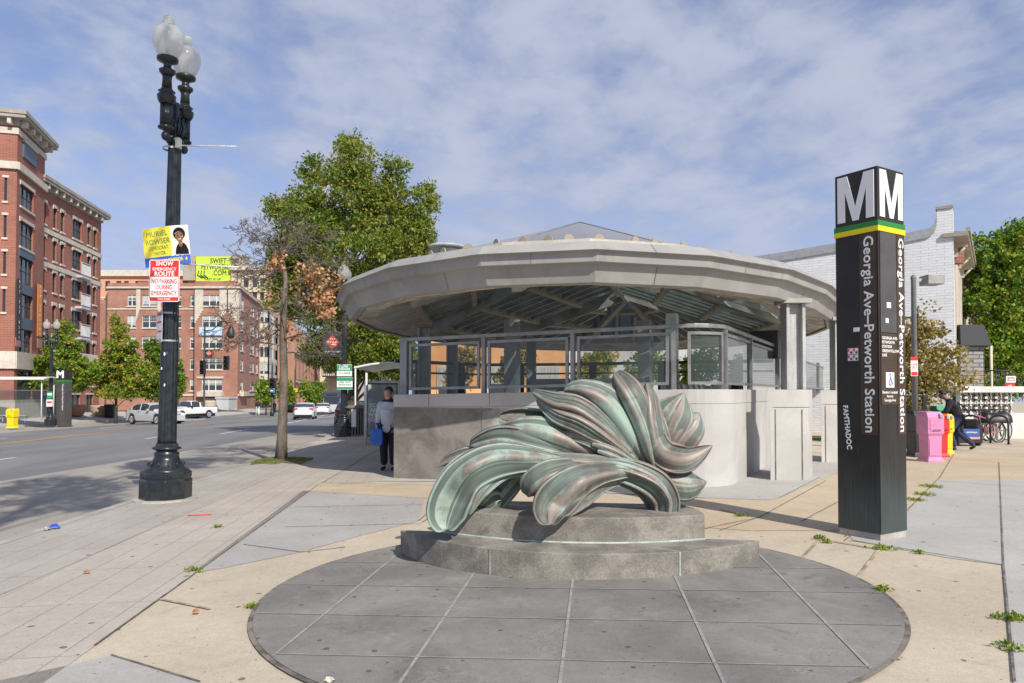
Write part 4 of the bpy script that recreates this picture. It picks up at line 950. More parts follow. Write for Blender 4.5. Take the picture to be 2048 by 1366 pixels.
def band(t,c,x,u,n,a0,a1,b0,b1,mat,name='band',off=.0035):
    m=MB(); q=c+n*off; m.face([q+x*a0+u*b0,q+x*a1+u*b0,q+x*a1+u*b1,q+x*a0+u*b1]); return m.build(name,mat,t,world=True)
band(sg,c,x,u,n,-w+.012,w-.012,h*.19,h-.012,M['red']); band(sg,c,x,u,n,-w+.012,w-.012,-h+.012,-h*.78,M['red'])
band(sg,c,x,u,n,-w+.006,-w+.016,-h*.8,h*.2,M['red']); band(sg,c,x,u,n,w-.016,w-.006,-h*.8,h*.2,M['red'])
put(sg,c,x,u,n,0,h*.81,'SNOW',.068,M['signwhite'],.03,fit=w*1.15); put(sg,c,x,u,n,0,h*.55,'EMERGENCY',.048,M['signwhite'],.02,fit=w*1.57); put(sg,c,x,u,n,0,h*.32,'ROUTE',.070,M['signwhite'],.03,fit=w*1.31)
put(sg,c,x,u,n,0,-h*.04,'NO PARKING',.068,M['red'],.018,fit=w*1.66); put(sg,c,x,u,n,0,-h*.32,'DURING',.068,M['red'],.018,fit=w*1.0); put(sg,c,x,u,n,0,-h*.60,'EMERGENCY',.068,M['red'],.018,fit=w*1.68); put(sg,c,x,u,n,0,-h*.88,'TOW AWAY',.035,M['signwhite'],.03,fit=w*.85)
# small second sign on the side of the post
c,X,U,n=flatsign('','','',((315,624),(325,621),(324,684),(313,686)),[Lb.y+.05,Lb.y-.16,Lb.y-.16,Lb.y+.05],M['signwhite'])
sg,x,u,w,h=signplate('parking_sign','narrow white and red parking sign seen edge-on under the snow route sign','sign',c,X,U,n,M['signwhite'],r=.02)
band(sg,c,x,u,n,-w+.01,w-.01,h*.72,h-.01,M['red']); band(sg,c,x,u,n,-w+.01,w-.01,-h+.01,-h*.8,M['red']); put(sg,c,x,u,n,0,h*.3,'NO PARKING',.03,M['red'],fit=w*1.5); put(sg,c,x,u,n,0,-h*.3,'TOW AWAY',.03,M['red'],fit=w*1.5)
# election poster, curved round the post
M['pyellow']=plain('poster_yellow',(.80,.66,.05),.5,var=.03); M['pcream']=plain('poster_cream',(.78,.70,.62),.5,var=.05); M['pblue']=plain('poster_blue',(.04,.12,.50),.5,var=.05); M['pgreen']=plain('poster_green',(.03,.28,.06),.5,var=.03)
M['skin']=plain('skin_brown',(.42,.22,.13),.55,var=.05); M['hairb']=plain('hair_black',(.012,.01,.01),.6,var=.2)
c,X,U,n=flatsign('','','',((282,459),(377,449),(380,527),(294,536)),[Lb.y-.14,Lb.y-.24,Lb.y-.24,Lb.y-.14],M['signwhite'])
pst=thing('election_poster','yellow and blue election poster with a smiling portrait, above the snow route sign','poster',tuple(c))
x=X.normalized();u=U.normalized();w,h=X.length,U.length
def pbend(a): return n*(.035*math.cos(a/w*1.6)+.012*math.sin(a*9))
def pband(a0,a1,b0,b1,mat,off,name,k=10):
    m=MB(); A=[a0+(a1-a0)*i/k for i in range(k+1)]
    for i in range(k): m.face([c+x*A[i]+u*b0+pbend(A[i])+n*off,c+x*A[i+1]+u*b0+pbend(A[i+1])+n*off,c+x*A[i+1]+u*b1+pbend(A[i+1])+n*off,c+x*A[i]+u*b1+pbend(A[i])+n*off],sm=True)
    return m.build(name,mat,pst,world=True)
pband(-w,w,-h,h,M['signwhite'],-.003,'sheet',16)
pband(-w,w*.28,-h*.55,h*.99,M['pyellow'],.001,'yellow_field'); pband(w*.28,w,-h*.55,h*.99,M['pcream'],.001,'portrait_field'); pband(-w,w,-h*.99,-h*.52,M['pblue'],.0015,'blue_strip')
def pput(a,b,s,hh,mat,fit,bold=.02):
    o=put(pst,c,x,u,n,a,b,s,hh,mat,bold,fit=fit,th=.0035); k=o.matrix_basis.to_scale().x
    for v in o.data.vertices: v.co.z+=pbend(a+v.co.x*k).dot(n)
pput(-w*.34,h*.66,'MURIEL',.080,M['pgreen'],w*1.0,.012); pput(-w*.33,h*.27,'BOWSER',.080,M['pgreen'],w*1.14,.012); pput(-w*.30,-h*.06,'DEMOCRAT.',.055,M['pgreen'],w*.95,.01); pput(-w*.26,-h*.34,'MAYOR.',.055,M['pgreen'],w*.55,.01); pput(w*.28,-h*.75,'NOVEMBER 4',.055,M['pyellow'],w*1.2,.03)
def pdisc(a,b,ra,rb,mat,off,name,tilt=0.,a0=0,a1=360):
    m=MB(); pp2=[(a+ra*math.cos(R(q))*math.cos(tilt)-rb*math.sin(R(q))*math.sin(tilt),b+ra*math.cos(R(q))*math.sin(tilt)+rb*math.sin(R(q))*math.cos(tilt)) for q in [a0+(a1-a0)*i/20 for i in range(21)]]
    for (A,B),(C_,D_) in zip(pp2,pp2[1:]): m.face([c+pbend(a)+n*off+x*a+u*b,c+pbend(A)+n*off+x*A+u*B,c+pbend(C_)+n*off+x*C_+u*D_]); m.build(name,mat,pst,world=True)
pdisc(w*.64,h*.56,.092,.10,M['hairb'],.0022,'portrait_hair'); pdisc(w*.70,-h*.50,.10,.19,M['hairb'],.0026,'portrait_jacket',0,0,180); pdisc(w*.67,h*.10,.030,.07,M['skin'],.0032,'portrait_neck'); pdisc(w*.64,h*.42,.060,.085,M['skin'],.004,'portrait_face',.15)
pdisc(w*.64,h*.30,.030,.016,M['signwhite'],.0048,'portrait_smile',.2,180,360); pdisc(w*.60,h*.46,.009,.006,M['hairb'],.0048,'portrait_eye'); pdisc(w*.73,h*.48,.009,.006,M['hairb'],.0048,'portrait_eye')
# stickers on the shaft
for px,py,r_,m_ in ((329,708,.02,'whitem'),(323,737,.015,'whitem'),(329,770,.016,'whitem'),(334,706,.016,'blue')):
    q=P(px,py,Lb.y-.145); mb=MB(); mb.rings([[q+Vector((r_*math.cos(a)*.7,0,r_*1.5*math.sin(a))) for a in [2*math.pi*i/10 for i in range(10)]],[q+Vector((r_*math.cos(a)*.7,.004,r_*1.5*math.sin(a))) for a in [2*math.pi*i/10 for i in range(10)]]],sm=False); attach(mb.build('sticker',M[m_]),lampA)
# ================================================================ TREES
rng=np.random.default_rng(11)
M['bark']=two('bark_grey',(.12,.095,.075),(.20,.165,.13),7.,rough=.95,bump=.9,bsc=30,scl=(1,1,.25),bd=.03,fv=.3)
M['barkd']=two('bark_dark',(.06,.05,.042),(.11,.09,.075),7.,rough=.95,bump=.6,bsc=20,scl=(1,1,.25),bd=.03)
M['leaf_oak']=leafmat('oak_leaves',[(0,(.055,.105,.014)),(.45,(.13,.21,.022)),(.8,(.24,.28,.035)),(1,(.36,.31,.07))],.4)
M['leaf_lime']=leafmat('turning_leaves',[(0,(.08,.17,.018)),(.5,(.17,.29,.025)),(.85,(.33,.35,.035)),(1,(.46,.30,.05))],.4)
M['leaf_orange']=leafmat('orange_leaves',[(0,(.30,.15,.07)),(.6,(.52,.28,.14)),(1,(.62,.38,.20))],.3)
M['leaf_brown']=leafmat('bronze_leaves',[(0,(.13,.12,.03)),(.5,(.28,.23,.07)),(1,(.46,.34,.13))],.35)
M['leaf_sumac']=leafmat('sumac_leaves',[(0,(.05,.12,.014)),(.6,(.14,.27,.025)),(.9,(.30,.36,.035)),(1,(.50,.42,.04))],.4)
def leaves(name,centers,rad,per,size,mat,parent,droop=.3,tone0=.5,tvar=.28,aspect=.45,flat=.8):
    """clusters of small folded leaves round every centre"""
    n=len(centers)*per; C=np.repeat(np.asarray(centers),per,0); rad=np.repeat(np.broadcast_to(rad,(len(centers),)),per)
    off=rng.normal(size=(n,3)); off/=np.linalg.norm(off,axis=1)[:,None]; off*=(rng.random(n)**.45*rad)[:,None]; off[:,2]*=flat
    p=C+off
    a=rng.normal(size=(n,3)); a[:,2]-=droop; a/=np.linalg.norm(a,axis=1)[:,None]
    b=rng.normal(size=(n,3)); b-=a*(a*b).sum(1)[:,None]; b/=np.linalg.norm(b,axis=1)[:,None]; c=np.cross(a,b)
    s=size*(.6+.8*rng.random(n)); s=s[:,None]
    v0=p; v1=p+a*s*.5+b*s*aspect; v2=p+a*s; v3=p+a*s*.5-b*s*aspect; v1=v1+c*s*.12; v3=v3+c*s*.12
    V=np.stack([v0,v1,v2,v3],1).reshape(-1,3); me=bpy.data.meshes.new(name)
    me.vertices.add(4*n); me.vertices.foreach_set('co',V.astype(np.float32).ravel())
    idx=np.arange(n)*4; tri=np.stack([idx,idx+1,idx+2,idx,idx+2,idx+3],1).ravel().astype(np.int32)
    me.loops.add(6*n); me.loops.foreach_set('vertex_index',tri); me.polygons.add(2*n); me.polygons.foreach_set('loop_start',np.arange(2*n,dtype=np.int32)*3)
    ct=np.repeat(rng.normal(0,.12,len(centers)),per); t=np.clip(tone0+ct+rng.normal(0,tvar,n),0,1)
    at=me.attributes.new('tone','FLOAT','POINT'); at.data.foreach_set('value',np.repeat(t,4).astype(np.float32)); me.update(calc_edges=True); me.validate()
    me.materials.append(mat); o=link(name,me,parent)
    if parent is not None: o.location=wl(parent)
    return o
def crownpts(shape,n,shell=.45,seed=1):
    """points through a crown: shape = list of (cx,cy,cz,rx,ry,rz,weight)"""
    r=np.random.default_rng(seed); w=np.array([s[6] for s in shape]); w=w/w.sum(); k=r.choice(len(shape),n,p=w); S=np.array(shape)[k]
    d=r.normal(size=(n,3)); d/=np.linalg.norm(d,axis=1)[:,None]; q=shell+(1-shell)*r.random(n)**.6; return S[:,:3]+d*S[:,3:6]*q[:,None]
def limbs(name,base,top,r0,cents,nl,mat,parent,seed=2,rl=.35):
    r=random.Random(seed); mb=MB(); base=Vector(base);top=Vector(top); pts=[];rad=[]
    for i in range(9):
        f=i/8; pts.append(base.lerp(top,f)+Vector((r.uniform(-1,1),r.uniform(-1,1),0))*r0*.5*min(f*3,1)); rad.append(r0*(1.35 if i==0 else 1)*(1-f)**.75+.02)
    rad[0]=r0*1.3; mb.tube(pts,rad,12); tk=mb.build('trunk',mat,parent,world=True)
    mb=MB(); cs=list(cents); r.shuffle(cs)
    for c in cs[:nl]:
        c=Vector(c); f=min(.92,max(.12,(c.z-base.z)/(top.z-base.z)-.12-r.random()*.1)); s=base.lerp(top,f); m=s.lerp(c,.5)+Vector((r.uniform(-.2,.2),r.uniform(-.2,.2),.1*(c-s).length))
        ra=r0*rl*(1-f*.6); mb.tube([s,s.lerp(m,.5)+Vector((0,0,.05)),m,c],[ra,ra*.75,ra*.5,ra*.15],6)
    mb.build('limbs',mat,parent,world=True); return tk
# the big oak behind the bus stop
oc=P(705,860,31.); ox,oy=oc.x,31.
oak=thing('oak_tree','large dense green oak tree rising behind the bus shelter, tallest tree in view','tree',(ox,oy,gz(ox,oy)))
def pt(px,py,Y): return P(px,py,Y)
osh=[]
for px,py,rx,rz_,w in ((708,330,45,50,1),(690,400,95,55,2.4),(770,420,60,50,1.5),(610,440,55,55,1.4),(840,420,30,50,.6),(585,520,52,60,2.2),(700,500,120,70,3.6),(820,480,50,60,1.5),(625,590,95,60,3.2),(740,590,110,65,3),(690,660,90,50,1.6),(790,650,70,60,1.2),(650,700,50,40,1.2),(720,720,60,40,1.4),(780,710,50,40,1.2),(560,420,22,30,.25),(860,395,16,30,.2),(700,290,18,28,.3),(625,345,25,40,.4),(790,345,28,40,.5)):
    c=pt(px,py,oy+rng.uniform(-.8,.8)); k=31/F; osh.append((c.x,c.y,c.z,rx*k,min(3.6,rx*k*1.15),rz_*k,w))
oce=crownpts(osh,1550,.36,3)
leaves('crown',oce,np.random.default_rng(4).uniform(.25,.55,len(oce)),62,.14,M['leaf_oak'],oak,tone0=.62,aspect=.28)
limbs('trunk',(ox,oy,gz(ox,oy)-.1),(ox+.1,oy,gz(ox,oy)+11.),.22,[tuple(c) for c in oce],70,M['barkd'],oak)
# bare young tree on the kerb, a few orange leaves left
bt=G(562,918); bx,by=bt.x,bt.y
bare=thing('bare_tree','slender nearly leafless street tree with a tuft of orange leaves in a pavement pit','tree',(bx,by,gz(bx,by)))
rr_=random.Random(7); tips=[]
trunkline=[(562,918,.165),(564,880,.135),(566,820,.115),(568,740,.105),(566,680,.095),(567,620,.085),(572,560,.06),(566,520,.04),(560,490,.02),(556,468,.008)]
mb=MB(); tp=[P(a,b,by) for a,b,r in trunkline]; mb.tube(tp,[r for a,b,r in trunkline],12); mb.build('trunk',M['bark'],bare,world=True)
mb=MB()
def branch(p,d,L_,r,depth):
    pts=[p.copy()];rad=[r];n=6 if depth<2 else 4
    for i in range(n):
        d=(d+Vector((rr_.gauss(0,.11),rr_.gauss(0,.11),rr_.gauss(0,.07)-(.05 if depth==0 else .02)*(1 if p.z<6 else .2)))).normalized(); p=p+d*L_/n; pts.append(p.copy()); rad.append(max(.0055,r*(1-.75*(i+1)/n)))
    mb.tube(pts,rad,5 if r>.015 else 3,cap=False)
    if depth<3:
        for i in range(1,n+1):
            for k in range(2 if depth<1 else 1):
                if rr_.random()<(.9 if depth<2 else .6):
                    s=Vector((rr_.gauss(0,1),rr_.gauss(0,1),rr_.gauss(0,.6))); s=(s-d*s.dot(d)).normalized(); nd=(d*.75+s*.75).normalized(); branch(pts[i],nd,L_*(.62-.05*i)*rr_.uniform(.6,1.1),max(.0065,rad[i]*.7),depth+1)
    else: tips.append(pts[-1])
for k in range(26):
    f=.32+.66*k/26; z=gz(bx,by)+.0; i=f*(len(tp)-1); i0=min(int(i),len(tp)-2); p=tp[i0].lerp(tp[i0+1],i-i0)
    if p.z<2.6: continue
    a=k*2.4+rr_.uniform(-.4,.4); up=.18+.7*max(0,(f-.5)); branch(p,Vector((math.cos(a),math.sin(a)*.8,up)).normalized(),(1.75-.9*max(0,f-.55)*2)*rr_.uniform(.75,1.1),.03-.018*f,0)
br=mb.build('branches',M['bark'],bare,world=True)
oc2=[P(a+rng.normal(0,13),b+rng.normal(0,11),by+rng.normal(0,.3)) for a,b,nn in ((600,570,4),(640,552,6),(655,585,6),(620,600,5),(676,562,3),(612,548,4),(560,512,3),(540,520,2),(550,520,2),(585,660,2),(645,620,6),(615,545,6),(563,548,1),(545,640,1),(540,675,1)) for _ in range(nn)]
leaves('foliage',[tuple(c) for c in oc2],.22,15,.10,M['leaf_orange'],bare,tone0=.6)
# tree pit
def pit(name,pts,off,mat,kind='structure'): return sheet(name,pts,off,mat)
M['soil']=two('pit_soil',(.16,.12,.075),(.10,.11,.04),9.,rough=.95,bump=.6,bsc=60)
pp_=[g2(*p) for p in ((508,922),(540,915),(628,916),(602,930),(560,926),(500,930))]; sheet('tree_pit',pp_,.014,M['soil'])
def tuft(name,spots,label,hgt=.05,n=14,mat='leaf_sumac',kind='stuff'):
    cs=[];
    for x,y,r in spots:
        for _ in range(max(4,int(n*1.5*r/.045))): cs.append((x+rng.normal(0,r),y+rng.normal(0,r),gz(x,y)+.02))
    o=leaves(name,cs,.03,7,hgt*.55,M[mat],None,droop=-.3,tone0=.6,aspect=.25,flat=.25); o['kind']=kind; return o
tuft('weeds',[(*g2(a,b),r) for a,b,r in ((1766,1099,.05),(1637,1078,.03),(1655,1086,.02),(1763,1182,.03),(1842,1108,.02),(2012,1240,.04),(2035,1240,.03),(2019,1300,.03),(1865,975,.08),(1845,990,.08),(1830,1002,.05),(1482,1033,.03),(503,1216,.015),(436,1056,.02),(388,1143,.03))],'')
tuft('pit_grass',[(*g2(a,b),r) for a,b,r in ((515,925,.10),(535,921,.10),(590,918,.15),(610,921,.1),(548,928,.08))],'',n=22)
# smaller trees across the street
def smalltree(name,label,px,ybase,Y,crowns,leafmat,nb,size,seed,tone=.5,trunkr=.1,group=None,per=30,cl=.4,mat='barkd'):
    c=P(px,ybase,Y); x=c.x; z=gz(x,Y); t=thing(name,label,'tree',(x,Y,z),0,group); k=Y/F
    sh=[]
    for cx,cy,rx,rz_,w in crowns:
        q=P(cx,cy,Y); sh.append((q.x,q.y,q.z,rx*k,rx*k*.9,rz_*k,w))
    ce=crownpts(sh,nb,.40,seed); leaves('crown',ce,np.random.default_rng(seed).uniform(.55,1.35,len(ce))*cl,per,size,M[leafmat],t,tone0=tone)
    top=max(s[2]+s[5]*.6 for s in sh); limbs('trunk',(x,Y,z-.1),(x+.1,Y,top),trunkr,[tuple(c) for c in ce],26,M[mat],t,seed)
    return t
smalltree('street_tree','yellow-green street tree beside the far station pylon, leftmost of three across the road',133,838,58.,((120,720,48,26,2),(130,690,34,24,1),(85,735,30,18,.8),(165,745,35,24,1),(120,770,45,18,1.2),(128,655,16,22,.3),(75,765,22,10,.3)),'leaf_lime',260,.17,21,.5,per=60)
smalltree('street_tree','yellow-green street tree in front of the brick corner, middle of three across the road',232,838,60.,((235,725,45,34,2),(240,690,32,30,1),(205,745,35,25,1),(275,750,35,26,1.2),(240,780,50,16,1.2),(238,655,14,24,.25),(232,640,6,18,.1)),'leaf_lime',280,.17,22,.6,per=60)
smalltree('street_tree','greener street tree behind the tall lamp post, rightmost of three across the road',333,835,62.,((330,720,34,34,2),(315,760,40,28,1.4),(345,765,28,26,1),(310,695,18,18,.5),(325,785,36,16,1)),'leaf_lime',240,.17,23,.3,per=55)
# the street tree just outside the left edge whose crown shades the bus lane
q=(-1.6,-3.2,gz(-1.6,-3.2)); kt=thing('kerb_tree','tall leafy street tree behind the viewpoint shading the bus lane','tree',q)
ce=crownpts([(.2,-1.6,13,1.6,1.7,1.5,2),(.0,4.3,13.2,1.5,1.7,1.4,2),(-.8,-.2,13.8,.9,.8,.8,.5)],150,.4,44); leaves('crown',ce,.42,40,.13,M['leaf_oak'],kt); limbs('trunk',q,(-.4,-.6,13),.2,[tuple(c) for c in ce],30,M['bark'],kt)
# ================================================================ BUILDING HELPERS
M['brickred']=brick('red_brick',(.27,.085,.052),(.33,.11,.068),(.30,.22,.18),.40,.13,.012,bump=.2)
M['brickmid']=brick('mid_red_brick',(.32,.125,.08),(.38,.16,.10),(.38,.30,.25),.40,.13,.012,bump=.2,dirt=.2)
M['brickwhite']=brick('white_painted_brick',(.70,.71,.72),(.77,.78,.79),(.46,.46,.46),.50,.10,.009,rough=.7,bump=.35,dirt=.05,mv=.25)
M['bricktan']=brick('tan_brick',(.52,.30,.19),(.56,.34,.22),(.5,.38,.3),.6,.2,.01,bump=.1)
M['trim']=two('cream_trim',(.50,.45,.37),(.58,.53,.45),2.,rough=.8,bump=.1)
M['cream']=two('cream_render',(.55,.47,.34),(.62,.54,.40),.4,rough=.85,bump=.05)
M['orange']=two('orange_render',(.52,.26,.15),(.58,.31,.19),.3,rough=.85,bump=.05)
M['bluegrey']=plain('blue_grey_panel',(.07,.11,.16),.5)
M['cornice']=two('cornice_brown',(.30,.27,.22),(.37,.34,.28),1.,rough=.7)
M['greywall']=two('grey_render',(.42,.43,.45),(.5,.51,.53),.5,rough=.85)
class Face:
    """a vertical facade plane from plan point a to plan point b (left to right as seen from the street)"""
    def __init__(s,a,b,root):
        s.a=Vector((a[0],a[1],0)); s.b=Vector((b[0],b[1],0)); s.X=(s.b-s.a).normalized(); s.N=s.X.cross(Vector((0,0,1))); s.w=(s.b-s.a).length; s.root=root
        s.rz=math.atan2(s.X.y,s.X.x)
    def uv(s,px,py):
        d=Vector(ray(px,py)); k=(s.a.dot(s.N))/(d.x*s.N.x+d.y*s.N.y); p=d*k; return ((p-s.a).dot(s.X),H+p.z)
    def p(s,u,z,o=0.): return s.a+s.X*u+Vector((0,0,z))+s.N*o
    def box(s,mb,u0,u1,z0,z1,o0,o1,mi=0): mb.obox(s.p((u0+u1)/2,(z0+z1)/2,(o0+o1)/2),s.X*(u1-u0)/2,s.N*(o1-o0)/2,Vector((0,0,(z1-z0)/2)),mi)
    def wall(s,name,u0,u1,z0,z1,holes,mat,depth=.25,parent=None):
        us=sorted({u0,u1,*[max(u0,min(u1,h[i])) for h in holes for i in (0,1)]}); zs=sorted({z0,z1,*[max(z0,min(z1,h[i])) for h in holes for i in (2,3)]}); mb=MB()
        for i in range(len(us)-1):
            for j in range(len(zs)-1):
                uc=(us[i]+us[i+1])/2; zc_=(zs[j]+zs[j+1])/2
                if us[i+1]-us[i]<1e-4 or zs[j+1]-zs[j]<1e-4 or any(h[0]<uc<h[1] and h[2]<zc_<h[3] for h in holes): continue
                mb.face([s.p(us[i],zs[j]),s.p(us[i+1],zs[j]),s.p(us[i+1],zs[j+1]),s.p(us[i],zs[j+1])],[(us[i],zs[j]),(us[i+1],zs[j]),(us[i+1],zs[j+1]),(us[i],zs[j+1])])
        for h in holes:
            a,b,c,d=h
            for q in (((a,c),(b,c)),((b,c),(b,d)),((b,d),(a,d)),((a,d),(a,c))):
                mb.face([s.p(*q[0]),s.p(*q[0],-depth),s.p(*q[1],-depth),s.p(*q[1])],[(q[0][0],q[0][1]),(q[0][0]+depth,q[0][1]),(q[1][0]+depth,q[1][1]),(q[1][0],q[1][1])])
        return mb.build(name,mat,parent or s.root,world=True)
    def place(s,o,u,z,off=0.): o.location=s.p(u,z,off)+wl(s.root); o.rotation_euler=(0,0,s.rz)
WC_={}
def window(f,u0,u1,z0,z1,style='sash',fr='whitem',pane='pane',nx=1,nz=2,lintel=None,sill='trim',depth=.12,name='window',grid=0):
    """window = frame + sill and lintel, pane a child; meshes shared between equal windows"""
    w=round(u1-u0,2);h=round(z1-z0,2); key=(w,h,fr,pane,nx,nz,lintel,sill,grid)
    if key not in WC_:
        m=MB(); t=.07 if fr=='whitem' else .05
        for a,b,c,d in ((0,t,0,h),(w-t,w,0,h),(t,w-t,0,t),(t,w-t,h-t,h)): m.box((a,0,c),(b,.06,d))
        for i in range(1,nx): x=w*i/nx; m.box((x-t*.8,-.01,t),(x+t*.8,.06,h-t))
        for i in range(1,nz): z=h*i/nz; m.box((t,.005,z-t*.4),(w-t,.055,z+t*.4))
        if grid:
            for j in range(nx):
                for i in range(1,grid): x=w*(j+i/grid)/nx; m.box((x-.012,.03,h/2),(x+.012,.05,h-t))
            for i in (1,): m.box((t,.03,h*.75-.012),(w-t,.05,h*.75+.012))
        if sill: m.box((-.10,-.22,-.16),(w+.10,.05,-.005),1)
        if lintel=='cap': m.box((-.14,-.19,h+.005),(w+.14,.05,h+.26),1); m.box((-.14,-.18,h-.12),(-.005,.0,h+.004),1); m.box((w+.005,-.18,h-.12),(w+.14,.0,h+.004),1)
        elif lintel: m.box((-.12,-.16,h+.005),(w+.12,.05,h+.18),1)
        me=m.mesh('window'); me.materials.append(M[fr]); me.materials.append(M[sill or 'trim'])
        g=MB(); g.box((t*.5,.045,t*.5),(w-t*.5,.055,h-t*.5)); gm=g.mesh('pane'); gm.materials.append(M[pane]); WC_[key]=(me,gm)
    me,gm=WC_[key]; o=link(name,me,f.root); f.place(o,u0,z0,-depth); link('pane',gm,o); return o
def facewall(f,px_rect): 
    (u0,z1)=f.uv(px_rect[0],px_rect[1]); (u1,z0)=f.uv(px_rect[2],px_rect[3]); return u0,u1,z0,z1
# ================================================================ LEFT BRICK CONDOMINIUM
cb=thing('brick_apartment_tower','red brick apartment tower with cream bands, blue-grey bays and vertical banners at the far left','building',(-40,58,gz(-40,58)))
K0=Vector((-37.1,54.));K1=Vector((-38.9,60.));d1=(K1-K0).normalized(); dl=Vector((-d1.y,d1.x))  # dl points left
fS=Face(K0,K1,cb); fF=Face(K0+dl*14,K0,cb); W0=Vector((-39.45,60.3));W1=Vector((-41.55,73.)); fW=Face(W0,W1,cb)
def Z(f,px,py): return f.uv(px,py)[1]
hs=[];wn=[]
# street side of the corner tower
u0,u1=fS.uv(39,500)[0],fS.uv(66,500)[0]
for pt_,pb in ((366,411),(440,492),(512,566),(586,634),(657,705)):
    z1=Z(fS,41,pt_);z0=Z(fS,41,pb); hs.append((u0,u1,z0,z1)); wn.append((u0,u1,z0,z1,3,2,'cap' if pt_<450 else None))
zt=Z(fS,30,247); zb=-2.5
op=(fS.uv(46,300)[0],fS.uv(70,300)[0],Z(fS,46,312),Z(fS,46,275))   # loggia opening under the cornice
gd=(u0-.1,u1+.3,-1.2,Z(fS,40,742))
fS.wall('street_wall',0,fS.w,zb,zt,hs+[op,gd],M['brickred'],.35)
for a in wn: window(fS,*a[:4],fr='dark',nx=3,nz=2,lintel=a[6],sill='trim' if a[6] else None)
window(fS,*gd,fr='dark',nx=2,nz=1,sill=None)
mb=MB()
for a,b in zip(wn[1:],wn[2:]): fS.box(mb,u0,u1,b[3],a[2],-.1,.05)
mb.build('spandrel_panel',M['bluegrey'],cb,world=True)
# front side
hs=[]
for pt_,pb in ((355,402),(430,475),(503,548),(578,624)):
    for xa,xb in ((8,14),(-22,-10)): ua,ub=fF.uv(xa,400)[0],fF.uv(xb,400)[0]; hs.append((ua,ub,Z(fF,11,pb),Z(fF,11,pt_)))
fF.wall('front_wall',0,fF.w,zb,zt,hs,M['brickred'],.3)
for h_ in hs: window(fF,*h_,fr='dark',nx=1,nz=3,lintel='flat')
mb=MB()
inner=K0+dl*14; back=K1+dl*14
mb.prism([tuple(K0+dl*.4+d1*.4),tuple(K1+dl*.4-d1*.1),tuple(back-d1*.1),tuple(inner+d1*.4)],-2.5,Z(fS,46,312)-.1); mb.build('core',M['bluegrey'],cb,world=True)
mb=MB()
for f,w0,w1 in ((fS,-.12,fS.w+.12),(fF,0,fF.w+.12)):
    z=Z(fS,28,250); f.box(mb,w0,w1,z-.45,z,.004,.10); z=Z(fS,26,330); f.box(mb,w0,w1,z-.1,z+.45,.005,.22); z=Z(fS,21,715); f.box(mb,w0,w1,z-.8,z+.5,.004,.20)
    z=Z(fS,25,445+75); 
mb.build('stone_band',M['trim'],cb,world=True)
mb=MB(); fS.box(mb,-.1,fS.w+.1,zb,Z(fS,24,800),.003,.12); fF.box(mb,0,fF.w+.1,zb,Z(fS,24,800),.003,.12); mb.build('stone_base',M['trim'],cb,world=True)
def poly_off(ps,o):
    c=sum((Vector(p) for p in ps),Vector((0,0)))/len(ps); out=[]
    n=len(ps)
    for i in range(n):
        p=Vector(ps[i]);t0=(p-Vector(ps[i-1])).normalized();t1=(Vector(ps[(i+1)%n])-p).normalized(); n0=Vector((t0.y,-t0.x));n1=Vector((t1.y,-t1.x)); 
        m=(n0+n1).normalized(); k=o/max(.4,m.dot(n1)); s_=1 if (p-c).dot(m)>0 else -1; out.append(p+m*k*s_)
    return out
def cornice(name,ps,z,h,o,mat,root,soff=None):
    mb=MB(); mb.prism([tuple(q) for q in poly_off(ps,.15)],z,z+h*.45); mb.prism([tuple(q) for q in poly_off(ps,o*.9)],z+h*.45+.002,z+h*.7); mb.prism([tuple(q) for q in poly_off(ps,o)],z+h*.7+.002,z+h); return mb.build(name,mat,root,world=True)
tw=[tuple(K0),tuple(K1),tuple(back),tuple(inner)]; cornice('cornice',tw,zt,1.0,.8,M['cornice'],cb)
mb=MB(); 
for i in range(5): fS.box(mb,i*1.45+.2,i*1.45+.45,zt+.0,zt+.44,.15,.6)
for i in range(8): fF.box(mb,fF.w-.5-i*1.45,fF.w-.25-i*1.45,zt+.0,zt+.44,.15,.6)
mb.build('cornice_bracket',M['trim'],cb,world=True)
mb=MB(); fS.box(mb,op[0]-.1,op[1]+.1,op[2]-.1,op[2]+1.05,.0,.12); mb.build('balcony_panel',M['bluegrey'],cb,world=True)
mb=MB(); fS.box(mb,op[0]-.15,op[1]+.15,op[2]+1.052,op[2]+1.2,-.02,.2); mb.build('balcony_rail',M['trim'],cb,world=True)
# wing along the street
cols=[(86,91,1),(106,113,1),(121,128,1),(145,163,3),(175,181,1),(187,193,1)]
z_at=lambda py:Z(fW,109,py); rows=[(z_at(457),z_at(416)),(z_at(523),z_at(482)),(z_at(586),z_at(546)),(z_at(650),z_at(611)),(z_at(712),z_at(674)),(z_at(770),z_at(735))]
wt=Z(fW,90,380); hs=[]
for z0,z1 in rows:
    for a,b,n in cols: hs.append((fW.uv(a,500)[0],fW.uv(b,500)[0],z0,z1,n))
gs=[(fW.uv(a,800)[0],fW.uv(b,800)[0],z_at(838),z_at(790)) for a,b in ((88,100),(104,118),(138,160),(172,186))]
fW.wall('street_wall',0,fW.w,zb,wt,[h_[:4] for h_ in hs]+gs,M['brickred'],.3)
for h_ in hs: window(fW,*h_[:4],fr='dark',nx=h_[4],nz=2,lintel='cap')
for g in gs: window(fW,*g,fr='dark',nx=2,nz=1,lintel='flat')
Wb=W1+Vector((-14,-2)); Wa=W0+Vector((-14,-2)); wp=[tuple(W0),tuple(W1),tuple(Wb),tuple(Wa)]
mb=MB(); mb.prism([tuple(W0+Vector((-.4,.1))),tuple(W1+Vector((-.4,-.02))),tuple(Wb),tuple(Wa)],-2.5,wt-.05); mb.build('core',M['brickred'],cb,world=True)
